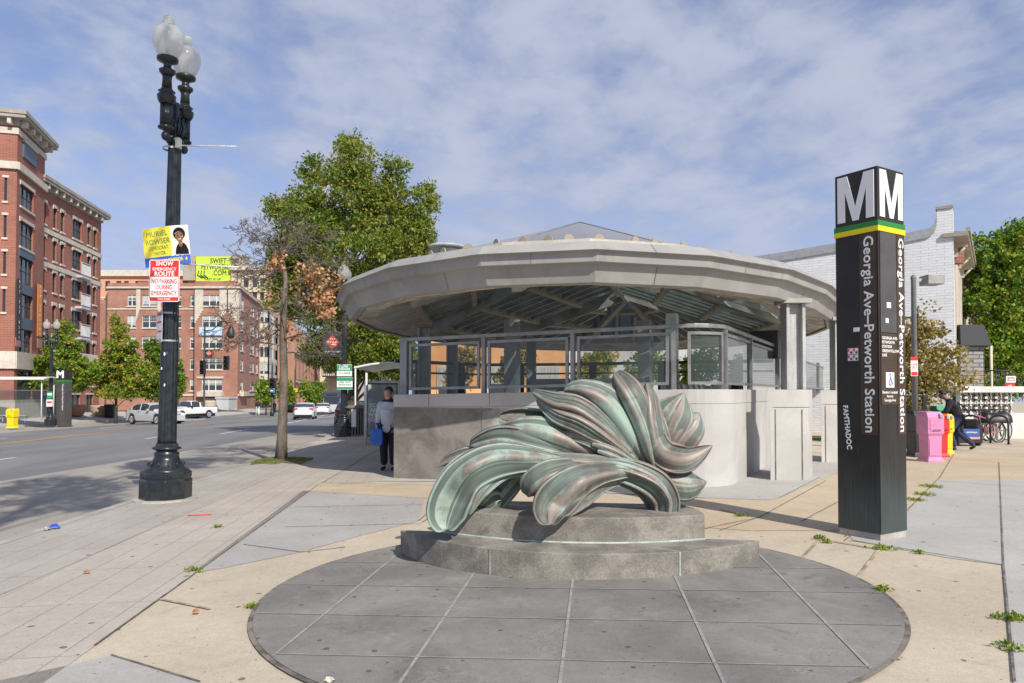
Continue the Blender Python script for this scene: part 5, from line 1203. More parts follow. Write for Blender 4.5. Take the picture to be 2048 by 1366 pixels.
cornice('cornice',[tuple(W0+Vector((0,-.0))),tuple(W1),tuple(Wb),tuple(Wa)],wt,.95,.7,M['cornice'],cb)
mb=MB()
for i in range(9): fW.box(mb,.3+i*1.42,.55+i*1.42,wt,wt+.42,.15,.55)
mb.build('cornice_bracket',M['trim'],cb,world=True)
mb=MB()
for z0,z1 in rows[:2]: fW.box(mb,0,fW.w+.05,z0-.75,z0-.35,.003,.12)
fW.box(mb,0,fW.w+.05,z_at(722),z_at(700),.003,.14)
mb.build('stone_band',M['trim'],cb,world=True)
for py0,py1 in ((528,561),(589,622),(650,682)):
    z1=Z(fW,162,py0);z0=z1-1.25; ua,ub=fW.uv(151,500)[0],fW.uv(169,500)[0]
    mb=MB(); fW.box(mb,ua,ub,z0-.2,z0,.004,.6); fW.box(mb,ua,ub,z0+1.2,z0+1.27,.5,.6); fW.box(mb,ua,ub,z0+.1,z0+.16,.52,.58)
    n=int((ub-ua)/.12)
    for i in range(n+1): q=ua+(ub-ua)*i/n; fW.box(mb,q-.012,q+.012,z0+.1,z0+1.2,.53,.57)
    fW.box(mb,ub-.04,ub,z0+.1,z0+1.25,.1,.6); mb.build('balcony',M['greywall'],cb,world=True)
# banners on the tower
def banner(f,px0,px1,py0,py1,mat,name='banner'):
    ua,z1=f.uv(px0,py0);ub,_=f.uv(px1,py0);z0=f.uv(px0,py1)[1]; mb=MB(); f.box(mb,ua,ub,z0,z1,.25,.28); o=mb.build(name,mat,cb,world=True); return ua,ub,z0,z1,o
M['borange']=plain('banner_orange',(.75,.27,.05),.6,var=.08); M['bblack']=plain('banner_black',(.03,.025,.025),.6,var=.1); M['bpink']=plain('banner_pink',(.40,.22,.22),.6)
ua,ub,z0,z1,bo=banner(fS,26,35,556,680,M['bblack'])
s_='877.737.8593'; hgt=(z1-z0)/len(s_)
for i,ch in enumerate(s_): text(ch,hgt*.62,M['signwhite'],cb,fS.p((ua+ub)/2,z1-hgt*(i+.5),.30)+wl(cb),fS.X,bold=.04,name='banner_lettering')
ua,ub,z0,z1,bo=banner(fS,68,77,567,672,M['borange']); s_='NOW LEASING'; hgt=(z1-z0)/len(s_)
for i,ch in enumerate(s_):
    if ch!=' ': text(ch,hgt*.62,M['signwhite'],cb,fS.p((ua+ub)/2,z1-hgt*(i+.5),.30)+wl(cb),fS.X,bold=.04,name='banner_lettering')
banner(fS,23,33,674,692,M['bpink']); banner(fS,67,77,676,695,M['bpink'])
# ================================================================ BRICK APARTMENT BLOCK ACROSS THE JUNCTION
ab=thing('brick_apartment_block','five-storey red-orange brick apartment block with white windows and cream quoined bays across the junction','building',(-50,104,gz(-50,104)))
YA=104.
pa=lambda px,Y=YA:Vector((P(px,700,Y).x,Y))
fM=Face(pa(214),pa(392),ab); fB=Face(pa(389,102.8),pa(476,102.8),ab); fL=Face(pa(196,106),pa(216,106),ab)
sdir=Vector((-9.3,48)).normalized(); c0=pa(476,102.8); fR=Face(c0,c0+sdir*52,ab)
rowsM=[(612,590),(655.6,631),(697,673),(739,716.6),(781.5,758)]
def zz(f,px,py): return f.uv(px,py)[1]
def rowset(f,cols,px,rws=rowsM):
    hs=[]
    for a,b,n,g in cols:
        for pb,pt_ in rws: hs.append((f.uv(a,700)[0],f.uv(b,700)[0],zz(f,px,pb),zz(f,px,pt_),n,g))
    return hs
topM=zz(fM,300,566)
hM=rowset(fM,[(254,271,2,3),(283.5,312,2,4),(351,362,1,3),(380,391,1,3)],300); hB=rowset(fB,[(404,445,3,4)],430); hL=rowset(fL,[(213.9,214.0,1,1)],200,[])
fM.wall('front_wall',0,fM.w,-4,topM,[h_[:4] for h_ in hM],M['brickmid'],.25); fB.wall('bay_wall',0,fB.w,-4,zz(fB,430,562),[h_[:4] for h_ in hB],M['brickmid'],.25)
for h_ in hM+hB: window(fM if h_ in hM else fB,*h_[:4],fr='whitem',pane='pane2',nx=h_[4],nz=2,lintel=None,grid=h_[5],depth=.1)
# left wing, set back
fL=Face(pa(196,110),pa(240,110),ab); hL=[(fL.uv(213,700)[0],fL.uv(227,700)[0],zz(fL,220,b),zz(fL,220,t_)) for b,t_ in ((645,623),(689,667),(733,711),(775,755))]
fL.wall('side_wing_wall',0,fL.w,-4,zz(fL,220,600),hL,M['brickmid'],.25)
for h_ in hL: window(fL,*h_,fr='whitem',pane='pane2',nx=1,nz=2,grid=3)
# side facade
rowsR=[(620,597),(661,638),(702,680),(741,719),(781,762)]
hR=[]
for a,b in ((481,487),(500,508),(512,516)):
    for pb,pt_ in rowsR:
        f0=fR.uv(484,700)[0]; z0=zz(fR,484,pb);z1=zz(fR,484,pt_); hR.append((fR.uv(a,700)[0],fR.uv(b,700)[0],z0,z1))
for a,b in ((553,556),(563,567)):
    for pb,pt_ in rowsR: hR.append((fR.uv(a,700)[0],fR.uv(b,700)[0],zz(fR,484,pb),zz(fR,484,pt_)))
fR.wall('side_wall',0,fR.w,-5,zz(fR,476,566),[h_ for h_ in hR],M['brickmid'],.25)
for h_ in hR: window(fR,*h_,fr='whitem',pane='pane2',nx=1,nz=2,grid=2,depth=.1)
# cream bay-window stack on the side facade
ub0,ub1=fR.uv(519,700)[0],fR.uv(541,700)[0]
for i,(pb,pt_) in enumerate(rowsR[:4]):
    z0=zz(fR,484,pb)-1.0;z1=zz(fR,484,pt_)+.35; mb=MB(); q=[fR.p(ub0,0,.01),fR.p(ub0+1.2,0,1.3),fR.p(ub1-1.2,0,1.3),fR.p(ub1,0,.01)]
    mb.prism([(p_.x,p_.y) for p_ in q],z0,z0+.95); mb.prism([(p_.x,p_.y) for p_ in q],z1-.25,z1)
    for k in range(3):
        a_=q[k];b_=q[k+1]
        for t_ in (0,.5,1): c_=a_.lerp(b_,t_); mb.obox((c_.x,c_.y,(z0+z1)/2),(.09,0,0),(0,.09,0),(0,0,(z1-z0)/2))
    o=mb.build('bay_window',M['trim'],ab,world=True); mb=MB(); mb.prism([(fR.p(ub0+.1,0,.0).x,fR.p(ub0+.1,0,.0).y)]+[(p_.x,p_.y) for p_ in (fR.p(ub0+1.25,0,1.2),fR.p(ub1-1.25,0,1.2),fR.p(ub1-.1,0,0))],z0+.9,z1-.2); mb.build('pane',M['pane2'],o)
# roof, parapets, quoins, bands
mb=MB(); pz=zz(fM,300,577)
fM.box(mb,-.1,fM.w,pz,pz+.25,.004,.25); fB.box(mb,-.15,fB.w+.2,zz(fB,430,577),zz(fB,430,577)+.3,.004,.3); fR.box(mb,-.2,fR.w,zz(fB,430,577),zz(fB,430,577)+.3,.004,.3)
for py in (618,): 
    z=zz(fM,300,py); fM.box(mb,0,fM.w,z-.1,z+.1,.004,.1)
fM.box(mb,0,fM.w,zz(fM,300,792),zz(fM,300,788),.004,.15); fR.box(mb,0,fR.w,zz(fM,300,792),zz(fM,300,788),.004,.15)
mb.build('stone_band',M['trim'],ab,world=True)
def quoin(f,ua,ub,za,zb_,steps=5):
    for i in range(steps):
        g=i/steps; mb.prism([(p_.x,p_.y) for p_ in (f.p(ua+(ub-ua)*g*.0,0,.003),f.p(ua+(ub-ua)*(1-g),0,.003),f.p(ua+(ub-ua)*(1-g),0,.09),f.p(ua,0,.09))],za-(i+1)*.35,(za-i*.35)-.003 if i else zb_)
mb=MB(); f=fB; zt_=zz(f,430,579); zq=zz(f,430,617)
quoin(f,0.,1.2,zq,zt_,6); quoin(f,f.w,f.w-1.6,zq,zt_,6); quoin(f,fB.uv(452,600)[0]-.9,fB.uv(452,600)[0]+.3,zq,zt_,5)
f=fM; quoin(f,f.uv(273,600)[0],f.uv(281,600)[0],zz(f,300,612),zz(f,300,579),6); quoin(f,f.uv(322,600)[0],f.uv(315,600)[0],zz(f,300,612),zz(f,300,579),6)
quoin(fR,.0,1.8,zq,zt_,6)
mb.build('cream_quoin',M['trim'],ab,world=True)
mb=MB(); fB.box(mb,fB.uv(399,780)[0],fB.uv(448,780)[0],zz(fB,430,793),zz(fB,430,783),.004,.9); fB.box(mb,fB.uv(394,780)[0],fB.uv(447,780)[0],zz(fB,430,757),zz(fB,430,753),.004,.15)
fR.box(mb,fR.uv(479,780)[0],fR.uv(490,780)[0],zz(fR,484,792),zz(fR,484,783),.004,.6); fR.box(mb,fR.uv(516,780)[0],fR.uv(542,780)[0],zz(fR,484,798),zz(fR,484,788),.004,1.2); mb.build('stone_balcony',M['trim'],ab,world=True)
mb=MB(); mb.prism([tuple(pa(214,104.4)),tuple(pa(390,104.4)),tuple(pa(390,103.2)),tuple(pa(475,103.2)),tuple(c0+sdir*51.9+Vector((-.3,0))),tuple(c0+sdir*51.9+Vector((-40,0)))],-5,topM-1.2); mb.build('core',M['brickmid'],ab,world=True)
# vacancy banner on the bay and brick chimneys
ua,z1=fB.uv(399,654);ub,z0=fB.uv(445,671); M['bannerblue']=plain('banner_pale_blue',(.38,.55,.72),.6,var=.05)
mb=MB(); fB.box(mb,ua,ub,z0,z1,.15,.18); mb.build('banner',M['bannerblue'],ab,world=True)
text('APARTMENTS',.36,M['signwhite'],ab,fB.p((ua+ub)/2,z1-.34,.2)+wl(ab),fB.X,bold=.02,xs=.95); text('202.723.6772',.36,M['signwhite'],ab,fB.p((ua+ub)/2,z0+.3,.2)+wl(ab),fB.X,bold=.02,xs=.95)
for px0,px1,p0,p1 in ((403,447,566,577),(275,300,563,577),(236,242,596,640)):
    a_=P(px0,p1,104.2);b_=P(px1,p0,104.2); mb=MB(); mb.box((a_.x,104.3,a_.z-.2),(b_.x,105.2,b_.z)); mb.build('parapet_block',M['trim'] if px0==236 else M['brickmid'],ab,world=True)
# ground-floor shed and planter in front of the block
a_=P(432,794,99.);b_=P(457,826,99.); sh=thing('storage_shed','plain pale grey box shed against the brick block behind the pickup','shed',((a_.x+b_.x)/2,100,gz(a_.x,100)))
mb=MB(); mb.box((a_.x,99,-2),(b_.x,102,a_.z-.25)); mb.build('shed_body',M['greywall'],sh,world=True); mb=MB(); mb.box((a_.x-.1,98.9,a_.z-.245),(b_.x+.1,102.1,a_.z)); mb.build('shed_roof',M['greywall'],sh,world=True)
mb=MB(); fB.box(mb,fB.uv(408,800)[0],fB.uv(432,800)[0],-1.5,zz(fB,430,796),.02,.3); mb.build('basement_entry',M['greywall'],ab,world=True)
# ================================================================ BRICK ARCADE BUILDING DOWN THE STREET
lb=thing('long_arcade_building','long red brick building with square ground-floor openings and tan set-back floors receding down the street','building',(-60,200,gz(-60,200)))
S0=P(572,700,150.).xy; S1=P(648,700,287.).xy; fA=Face(S0,S1,lb); fU=Face(S0+Vector((-5.5,0)),S1+Vector((-6,0)),lb)
ztop=fA.uv(572,697)[1]; hs=[]
nA=13; st0=fA.w/nA
for i in range(nA): hs.append((i*st0+2.4,i*st0+st0-1.2,-1.4,2.3)); 
h2=[(i*st0+2.4,i*st0+st0-1.8,4.7,ztop-1.6) for i in range(nA)]
fA.wall('arcade_wall',0,fA.w,-6,ztop,hs,M['brickmid'],2.5)
mb=MB()
for i in range(nA): fA.box(mb,h2[i][0],h2[i][1],h2[i][2],h2[i][3],.01,.06)
mb.build('tan_panel',M['orange'],lb,world=True)
mb=MB(); fA.box(mb,-.2,fA.w,ztop,ztop+.5,-.3,.4); fA.box(mb,-.2,fA.w,4.0,4.35,.003,.25); mb.build('stone_band',M['trim'],lb,world=True)
zu=fU.uv(575,560)[1]; hs=[]
for i in range(nA):
    for j in range(3): hs.append((i*st0+3,i*st0+5.6,ztop+1.2+j*3.6,ztop+3.3+j*3.6))
fU.wall('upper_wall',0,fU.w,ztop-3,ztop+12.5,hs,M['bricktan'],.25)
for h_ in hs: window(fU,*h_,fr='dark',nx=1,nz=2)
mb=MB(); mb.prism([tuple(S0+Vector((-2.6,.3))),tuple(S1+Vector((-2.6,0))),tuple(S1+Vector((-30,0))),tuple(S0+Vector((-30,.3)))],-6,ztop-.1); mb.build('core',M['brickmid'],lb,world=True)
mb=MB(); mb.prism([tuple(S0+Vector((-6.2,.1))),tuple(S1+Vector((-6.6,0))),tuple(S1+Vector((-28,0))),tuple(S0+Vector((-28,.1)))],ztop-.1,ztop+12.6); mb.build('upper_core',M['bricktan'],lb,world=True)
# ================================================================ ORANGE HOTEL-LIKE BLOCK BEHIND, WITH BILLBOARD
ob=thing('orange_block','tall orange rendered block with a pale cornice rising behind the brick apartments','building',(-60,135,gz(-60,135)))
po=lambda px,Y=135.:Vector((P(px,600,Y).x,Y)); fO=Face(po(190),po(392),ob); fO2=Face(po(462,133.),po(532,133.),ob)
hs=[]
for px0,px1,p0,p1 in ((210,220,562,582),(232,242,562,582),(248,257,562,569),(270,296,562,568),(214,222,596,601),(300,308,562,575),(320,332,562,582),(345,357,562,582),(366,376,562,582)): hs.append((fO.uv(px0,600)[0],fO.uv(px1,600)[0],zz(fO,250,p1),zz(fO,250,p0)))
fO.wall('front_wall',0,fO.w,-4,zz(fO,250,550),hs,M['orange'],.3)
for h_ in hs: window(fO,*h_,fr='dark',nx=1,nz=2,sill=None)
mb=MB(); fO.box(mb,-.3,fO.w+.2,zz(fO,250,553),zz(fO,250,541),.01,.6); fO.box(mb,0,fO.w,zz(fO,250,597),zz(fO,250,594),.01,.1); mb.build('cornice',M['trim'],ob,world=True)
hs=[(fO2.uv(a,600)[0],fO2.uv(b,600)[0],zz(fO2,500,c_),zz(fO2,500,d_)) for a,b in ((487,497),(505,514),(520,528)) for c_,d_ in ((574,556),(600,585))]
fO2.wall('cream_wall',0,fO2.w,-4,zz(fO2,500,535),hs,M['cream'],.3)
for h_ in hs: window(fO2,*h_,fr='dark',nx=1,nz=2,sill=None)
mb=MB(); fO2.box(mb,-.2,fO2.w,zz(fO2,500,541),zz(fO2,500,533),.01,.6); fO2.box(mb,-.2,fO2.w,zz(fO2,500,584),zz(fO2,500,580),.01,.3); mb.build('cream_band',M['trim'],ob,world=True)
a_=po(190,136);b_=po(529,136); mb=MB(); mb.prism([tuple(a_),tuple(b_),(b_.x,155),(a_.x,155)],-4,zz(fO2,500,545)); mb.build('core',M['orange'],ob,world=True)
mb=MB(); q0=P(365,511,134.);q1=P(487,560,134.); mb.box((q0.x,134.3,q1.z),(q1.x,137.,q0.z)); mb.build('stair_tower',M['cornice'],ob,world=True)
bb=P(427,538,133.5); bbt=thing('billboard','lime green website billboard on the roof of the orange block','billboard',tuple(bb))
c=bb;X=Vector((34.5/F*133.5,0,0));U=Vector((0,0,25/F*133.5)); M['lime']=plain('billboard_lime',(.50,.72,.06),.6,var=.03); M['bgrey']=plain('billboard_grey',(.05,.05,.05),.6)
bbt_,x,u,w,h=signplate('','','',c,X,U,Vector((0,-1,0)),M['lime'],th=.15,par=bbt)
nn=Vector((0,-1,0))
for a,b,s_,hh,ft_ in ((.30,.62,'SWIFT',.95,3.0),(.08,.13,'PETWORTH',.95,4.9),(.36,-.35,'.COM',.95,2.6),(-.02,-.84,'FAST IS UP',.40,3.0)): put(bbt,c,x,u,nn,w*a,h*b,s_,hh,M['bgrey'],.03,fit=ft_,th=.17)
mb=MB()
for k in range(3): mb.tube([c+x*(-w*.82+k*.5)+u*(-h*.15)+nn*.2,c+x*(-w*.9+k*.6)+u*(-h*.5)+nn*.2,c+x*(-w*.6+k*.5)+u*(-h*.75)+nn*.2],.1,6)
mb.build('logo_stroke',M['bgrey'],bbt,world=True)
# ================================================================ RIGHT-HAND SIDE
wb=thing('white_brick_building','large white painted brick building with a stepped parapet behind the station pylon','building',(15.85,26,.05))
q0=Vector((15.85,26.)); wd=Vector((-.83,.557)); fB2=Face(q0+wd*7.5,q0,wb); fB2.rz=0
prof_=[(1380,545),(1565,506),(1675,487),(1820,466),(1857,458),(1868,450),(1873,434),(1874,420),(1906,415),(1909,415)]
pv=[fB2.uv(a,b) for a,b in prof_]; pv=[p for p in pv if p[0]>0.05]; pv=[(0,pv[0][1]-.05*pv[0][0])]+pv; pv[-1]=(fB2.w,pv[-1][1])
def polywall(f,pts,zb,name,mat,th=.35,parent=None):
    mb=MB(); n=len(pts)
    for i in range(n-1):
        (a,b),(c_,d_)=pts[i],pts[i+1]
        if c_-a<1e-4: continue
        mb.face([f.p(a,zb),f.p(c_,zb),f.p(c_,d_),f.p(a,b)],[(a,zb),(c_,zb),(c_,d_),(a,b)])
        mb.face([f.p(c_,zb,-th),f.p(a,zb,-th),f.p(a,b,-th),f.p(c_,d_,-th)],[(a,zb),(c_,zb),(c_,d_),(a,b)])
        mb.face([f.p(a,b),f.p(c_,d_),f.p(c_,d_,-th),f.p(a,b,-th)],[(a,0),(c_,0),(c_,th),(a,th)])
    mb.face([f.p(pts[-1][0],zb),f.p(pts[-1][0],zb,-th),f.p(pts[-1][0],pts[-1][1],-th),f.p(*pts[-1])],[(0,zb),(th,zb),(th,pts[-1][1]),(0,pts[-1][1])])
    return mb.build(name,mat,parent or f.root,world=True)
polywall(fB2,pv,-.5,'front_wall',M['brickwhite'])
mb=MB()
for (a,b),(c_,d_) in zip(pv[:-3],pv[1:-2]):
    A_=fB2.p(a,b+.02,.06);B_=fB2.p(c_,d_+.02,.06); mb.face([A_-Vector((0,0,.34)),B_-Vector((0,0,.34)),B_,A_]); mb.face([A_,B_,B_-fB2.N*.5,A_-fB2.N*.5])
mb.build('parapet_flashing',M['steel'],wb,world=True)
mb=MB(); a=pv[-3][0];z=pv[-1][1]; fB2.box(mb,a-.05,fB2.w+.05,z,z+.10,-.4,.05); mb.build('chimney_cap',M['cornice'],wb,world=True)
sdv=Vector((11.4,17.)).normalized(); fC=Face(q0,q0+sdv*22,wb); zE=7.2
M['brickold']=brick('old_beige_brick',(.50,.44,.36),(.58,.52,.44),(.36,.32,.28),.4,.10,.012,dirt=.2)
fC.wall('side_wall',0,fC.w,-.5,zE,[],M['brickold'])
mb=MB(); fC.box(mb,-.1,fC.w,zE,zE+.14,-.3,.5); fC.box(mb,-.1,fC.w,zE+.14,zE+.28,.42,.56)
mb.build('eave',M['cornice'],wb,world=True)
for i in range(7):
    mb=MB(); u_=1.5+i*3; fC.box(mb,u_-.06,u_+.06,zE-.5,zE,.0,.12); fC.box(mb,u_-.06,u_+.06,zE-.14,zE,.12,.42); mb.tube([fC.p(u_,zE-.45,.08),fC.p(u_,zE-.08,.40)],.05,6); mb.build('eave_bracket',M['trim'],wb,world=True)
mb=MB(); mb.prism([tuple(q0+wd*.3+sdv*.3),tuple(q0+wd*7.3+sdv*.3),tuple(q0+wd*7.3+sdv*15),tuple(q0+sdv*21.8+wd*.2)],-.5,7.0); mb.build('core',M['brickold'],wb,world=True)
q=P(1908,470,27.5); mb=MB(); mb.box((q.x-.1,27.3,6.5),(q.x+.25,27.7,q.z+.1)); mb.build('chimney',M['brickred'],wb,world=True)
# porch bay with dark mansard
pr_=thing('porch_bay','small grey brick porch bay with a black mansard hood beside the white brick building','porch',(17.6,28,.05))
a=P(1921,775,28.);b=P(1969,692,28.); mb=MB(); M['brickgrey']=brick('grey_stone_brick',(.26,.26,.26),(.34,.33,.32),(.10,.10,.10),.5,.16,.02,bump=.5)
mb.box((a.x,28,-.3),(b.x,30,b.z)); mb.build('bay_wall',M['brickgrey'],pr_,world=True)
z1=P(1940,649,28).z; mb=MB(); mb.rings([[(a.x-.12,27.75,b.z+.003),(b.x+.12,27.75,b.z+.003),(b.x+.12,30,b.z+.003),(a.x-.12,30,b.z+.003)],[(a.x+.05,28.05,z1),(b.x,28.05,z1),(b.x,30,z1),(a.x+.05,30,z1)]],sm=False); mb.build('mansard_roof',plain('mansard_shingle',(.018,.02,.024),.7,bump=.4),pr_,world=True)
mb=MB(); mb.tube([(b.x+.12,27.8,0),(b.x+.12,27.8,b.z)],.05,8); mb.build('corner_post',M['trim'],pr_,world=True)
# retaining wall with breeze-block screen
rw=thing('breeze_block_wall','white retaining wall topped by a patterned breeze-block screen behind the bicycles','wall',(16,24.6,.05))
a=P(1917,785,24.6);b=P(2018,826,24.6); x0,x1,z0,z1=a.x,b.x,b.z,a.z
M['wwall']=two('white_wall_paint',(.60,.585,.55),(.70,.685,.65),1.2,rough=.8,bump=.2,bsc=30)
mb=MB(); mb.box((x0-1.9,24.45,-.2),(x1+4,24.85,z0)); mb.build('lower_wall',M['wwall'],rw,world=True,bevel=.01)
zc_=P(1960,773,24.6).z; mb=MB(); mb.box((x0-.1,24.35,z1+.0),(x1+.35,24.95,zc_)); mb.build('cap_slab',M['wwall'],rw,world=True,bevel=.01)
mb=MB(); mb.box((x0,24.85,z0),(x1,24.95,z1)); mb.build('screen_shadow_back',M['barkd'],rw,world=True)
# screen: concrete lattice built of diagonal ribs and discs
mb=MB(); nx=5; cw=(x1-x0)/nx; ch=(z1-z0)/2
for i in range(nx):
    for j in range(2):
        cx0=x0+cw*(i+.5);cz0=z0+ch*(j+.5)
        for sx_ in (-1,1):
            for sz in (-1,1):
                for t_ in (.28,.52,.76):
                    c_=Vector((cx0+sx_*cw*.5*(1-t_*.5)*.8,24.55,cz0+sz*ch*.5*(1-(1-t_)*.6)*.62)); 
                    mb.obox(c_,Vector((cw*.16,0,-sx_*sz*cw*.16)),Vector((0,.10,0)),Vector((.012,0,sx_*sz*.012)))
        mb.lathe([(.035,0),(.035,.0)],(0,0,0),3,cap=False) if 0 else None
for i in range(nx*2+1):
    for j in range(5):
        if (i+j)%2==0: 
            c_=Vector((x0+cw*i/2,24.5,z0+(z1-z0)*j/4)); mb.obox(c_,Vector((cw*.13,0,0)),Vector((0,.05,0)),Vector((0,0,ch*.10)))
for i in range(nx+1): mb.obox((x0+cw*i,24.6,(z0+z1)/2),(.02,0,0),(0,.12,0),(0,0,(z1-z0)/2))
mb.obox(((x0+x1)/2,24.6,(z0+z1)/2),((x1-x0)/2,0,0),(0,.12,0),(0,0,.02)); mb.build('breeze_screen',M['wwall'],rw,world=True)
# stair railing behind and the sign on it
rl=thing('stair_railing','thin black iron stair railing above the breeze-block wall','railing',(19,26,1.6))
mb=MB(); a=P(1970,741,26.);b=P(2025,741,26.);c_=P(2075,790,26.); zb2=P(1970,785,26).z
mb.tube([a,b,c_],.025,6); 
for i in range(11):
    p_=a.lerp(b,i/10); mb.tube([p_,(p_.x,26.,zb2)],.013,5)
for i in range(1,8): p_=b.lerp(c_,i/8); mb.tube([p_,(p_.x,26.,p_.z-.75)],.013,5)
mb.build('iron_rail',M['dark'],rl,world=True)
for px0,px1,p0,p1,m1,lab in ((2010,2030,766,784,'red','red lettered warning sign on the breeze-block wall cap'),(2012,2031,752,765,'signwhite','white sign above the red one on the wall cap')):
    a=P(px0,p0,25.4);b=P(px1,p1,25.4); c=(a+b)/2; t_,x,u,w,h=signplate('warning_sign',lab,'sign',c,Vector(((b.x-a.x)/2,0,0)),Vector((0,0,(a.z-b.z)/2)),Vector((0,-1,0)),M[m1],th=.01)
    put(t_,c,x,u,Vector((0,-1,0)),0,h*.35,'NO' if m1=='red' else 'NOTICE',.07,M['signwhite'] if m1=='red' else M['dark'],.03,fit=w*(.6 if m1=='red' else 1.6),th=.013); put(t_,c,x,u,Vector((0,-1,0)),0,-h*.4,'TRESPASSING' if m1=='red' else 'PRIVATE',.06,M['signwhite'] if m1=='red' else M['red'],.03,fit=w*1.7,th=.013)
# trees at the right edge and the bronze-leaved bush
smalltree('sumac_tree','big leafy green and yellow tree filling the right edge behind the breeze-block wall',2005,800,33.,((1985,520,50,55,2),(2045,500,55,50,2),(1965,600,35,60,1.6),(2030,600,70,70,3),(2110,560,60,90,2),(1990,690,50,50,2),(2060,700,60,60,2),(2010,760,60,30,1.2),(2035,465,22,22,.3),(1950,500,18,25,.3)),'leaf_sumac',460,.14,31,.55,.16,per=62,cl=.44)
smalltree('shade_tree','darker green tree behind the sumac at the far right',2090,800,40.,((2060,560,90,110,3),(2000,700,60,80,2),(2120,700,80,80,2)),'leaf_oak',360,.3,32,.35,.2,per=24,cl=.55)
smalltree('bronze_leaf_bush','tall sparse bush of bronze-brown leaves in front of the white brick wall',1832,860,21.,((1850,660,35,38,1.6),(1810,680,26,40,1),(1830,730,50,40,2.4),(1890,720,35,36,1.4),(1870,770,50,26,1.4),(1815,780,36,36,1.4),(1925,752,26,12,.4),(1850,815,34,16,.6),(1858,622,8,16,.15)),'leaf_brown',230,.10,33,.55,.05,per=24,cl=.30,mat='bark')
# low wire fence behind the boxes
fn=thing('metal_fence','low grey pipe fence in front of the white brick building','fence',(14,20.5,.05)); mb=MB()
for z in (.35,.62,.9): mb.tube([(11.0,20.6,z),(15.5,23.2,z)],.02,6)
for i in range(5): t_=i/4; mb.tube([(11+4.5*t_,20.6+2.6*t_,0),(11+4.5*t_,20.6+2.6*t_,.98)],.028,6)
mb.build('pipe_rails',M['steel'],fn,world=True)
sheet('grass_bed',[(10.8,20.9),(15.6,23.8),(15.0,25.8),(9,26)],.006,plain('bed_grass',(.06,.11,.02),.95,var=.5,sc=20,bump=.8))
# shoebox light on a grey pole
gp0=G(1831,905); lp_=thing('car_park_light','slim grey light pole with a shoebox lamp head, right of the station pylon','street lamp',(gp0.x,gp0.y,gz(gp0.x,gp0.y)))
Yp=gp0.y; tz=P(1831,556,Yp).z; mb=MB(); mb.lathe([(.075,0),(.062,tz-.1),(.07,tz-.08),(.07,tz-.02),(.03,tz+.03)],(0,0,0),16); mb.build('pole',plain('grey_pole_paint',(.16,.17,.17),.5),lp_)
a=P(1847,551,Yp);b=P(1880,570,Yp); mb=MB(); mb.box((a.x,Yp-.22,b.z),(b.x,Yp+.22,a.z)); mb.build('lamp_head',plain('lamp_head_paint',(.30,.30,.29),.45),lp_,world=True,bevel=.015); mb=MB(); mb.box((gp0.x,Yp-.03,(a.z+b.z)/2-.04),(a.x,Yp+.03,(a.z+b.z)/2+.04)); mb.build('lamp_arm',M['steel'],lp_,world=True)
a=P(1820,714,Yp-.09);b=P(1837,752,Yp-.09); c=(a+b)/2; t_,x,u,w,h=signplate('parking_sign','small red and white sign on the slim grey light pole','sign',c,Vector(((b.x-a.x)/2,0.03,0)),Vector((0,0,(a.z-b.z)/2)),Vector((0,-1,0)),M['signwhite'],th=.003)
nn=Vector((0,-1,0)); band(t_,c,x,u,nn,-w,w,h*.62,h,M['red'],off=.005); band(t_,c,x,u,nn,-w*.9,w*.9,-h*.95,-h*.55,M['red'],off=.005); put(t_,c,x,u,nn,0,h*.02,'LOT',.13,M['red'],.03,th=.006,fit=w*1.6)
# newspaper boxes
def newsbox(label,px,pyb,h,w,d,mat,rz,name='newspaper_box',style=0,at_=None):
    g=G(px,pyb) if at_ is None else Vector(at_); t=thing(name,label,'newspaper box',(g.x,g.y,gz(g.x,g.y)),rz); m=M[mat]
    mb=MB(); mb.rings([[(-w*.52,-d*.52,0),(w*.52,-d*.52,0),(w*.52,d*.52,0),(-w*.52,d*.52,0)],[(-w*.50,-d*.5,.04),(w*.50,-d*.5,.04),(w*.5,d*.5,.04),(-w*.5,d*.5,.04)],[(-w*.40,-d*.40,.10),(w*.40,-d*.40,.10),(w*.40,d*.40,.10),(-w*.40,d*.40,.10)],[(-w*.42,-d*.42,h*.52),(w*.42,-d*.42,h*.52),(w*.42,d*.42,h*.52),(-w*.42,d*.42,h*.52)],[(-w*.5,-d*.5,h*.57),(w*.5,-d*.5,h*.57),(w*.5,d*.5,h*.57),(-w*.5,d*.5,h*.57)],[(-w*.5,-d*.5,h*.90),(w*.5,-d*.5,h*.90),(w*.5,d*.5,h*.92),(-w*.5,d*.5,h*.92)],[(-w*.44,-d*.3,h),(w*.44,-d*.3,h),(w*.44,d*.44,h),(-w*.44,d*.44,h)]],sm=False); mb.build('cabinet',m,t,bevel=.012)
    mb=MB(); mb.box((-w*.38,-d*.5-.012,h*.62),(w*.38,-d*.5-.002,h*.86)); 
    for z in (h*.66,h*.74,h*.82): mb.box((-w*.34,-d*.5-.018,z),(w*.34,-d*.5-.012,z+.008))
    mb.build('door',m,t,bevel=.004); mb=MB(); mb.box((-w*.36,-d*.42-.008,.14),(w*.36,-d*.42-.001,h*.46)); mb.build('lower_panel',m,t,bevel=.003); mb=MB(); mb.box((w*.18,-d*.5-.04,h*.885),(w*.36,-d*.42,h*.955)); mb.build('coin_box',M['steel'],t,bevel=.004); mb=MB(); mb.tube([(-w*.2,-d*.5-.015,h*.63),(-w*.2,-d*.5-.04,h*.64),(w*.2,-d*.5-.04,h*.64),(w*.2,-d*.5-.015,h*.63)],.006,5); mb.build('handle',M['dark'],t)
    return t
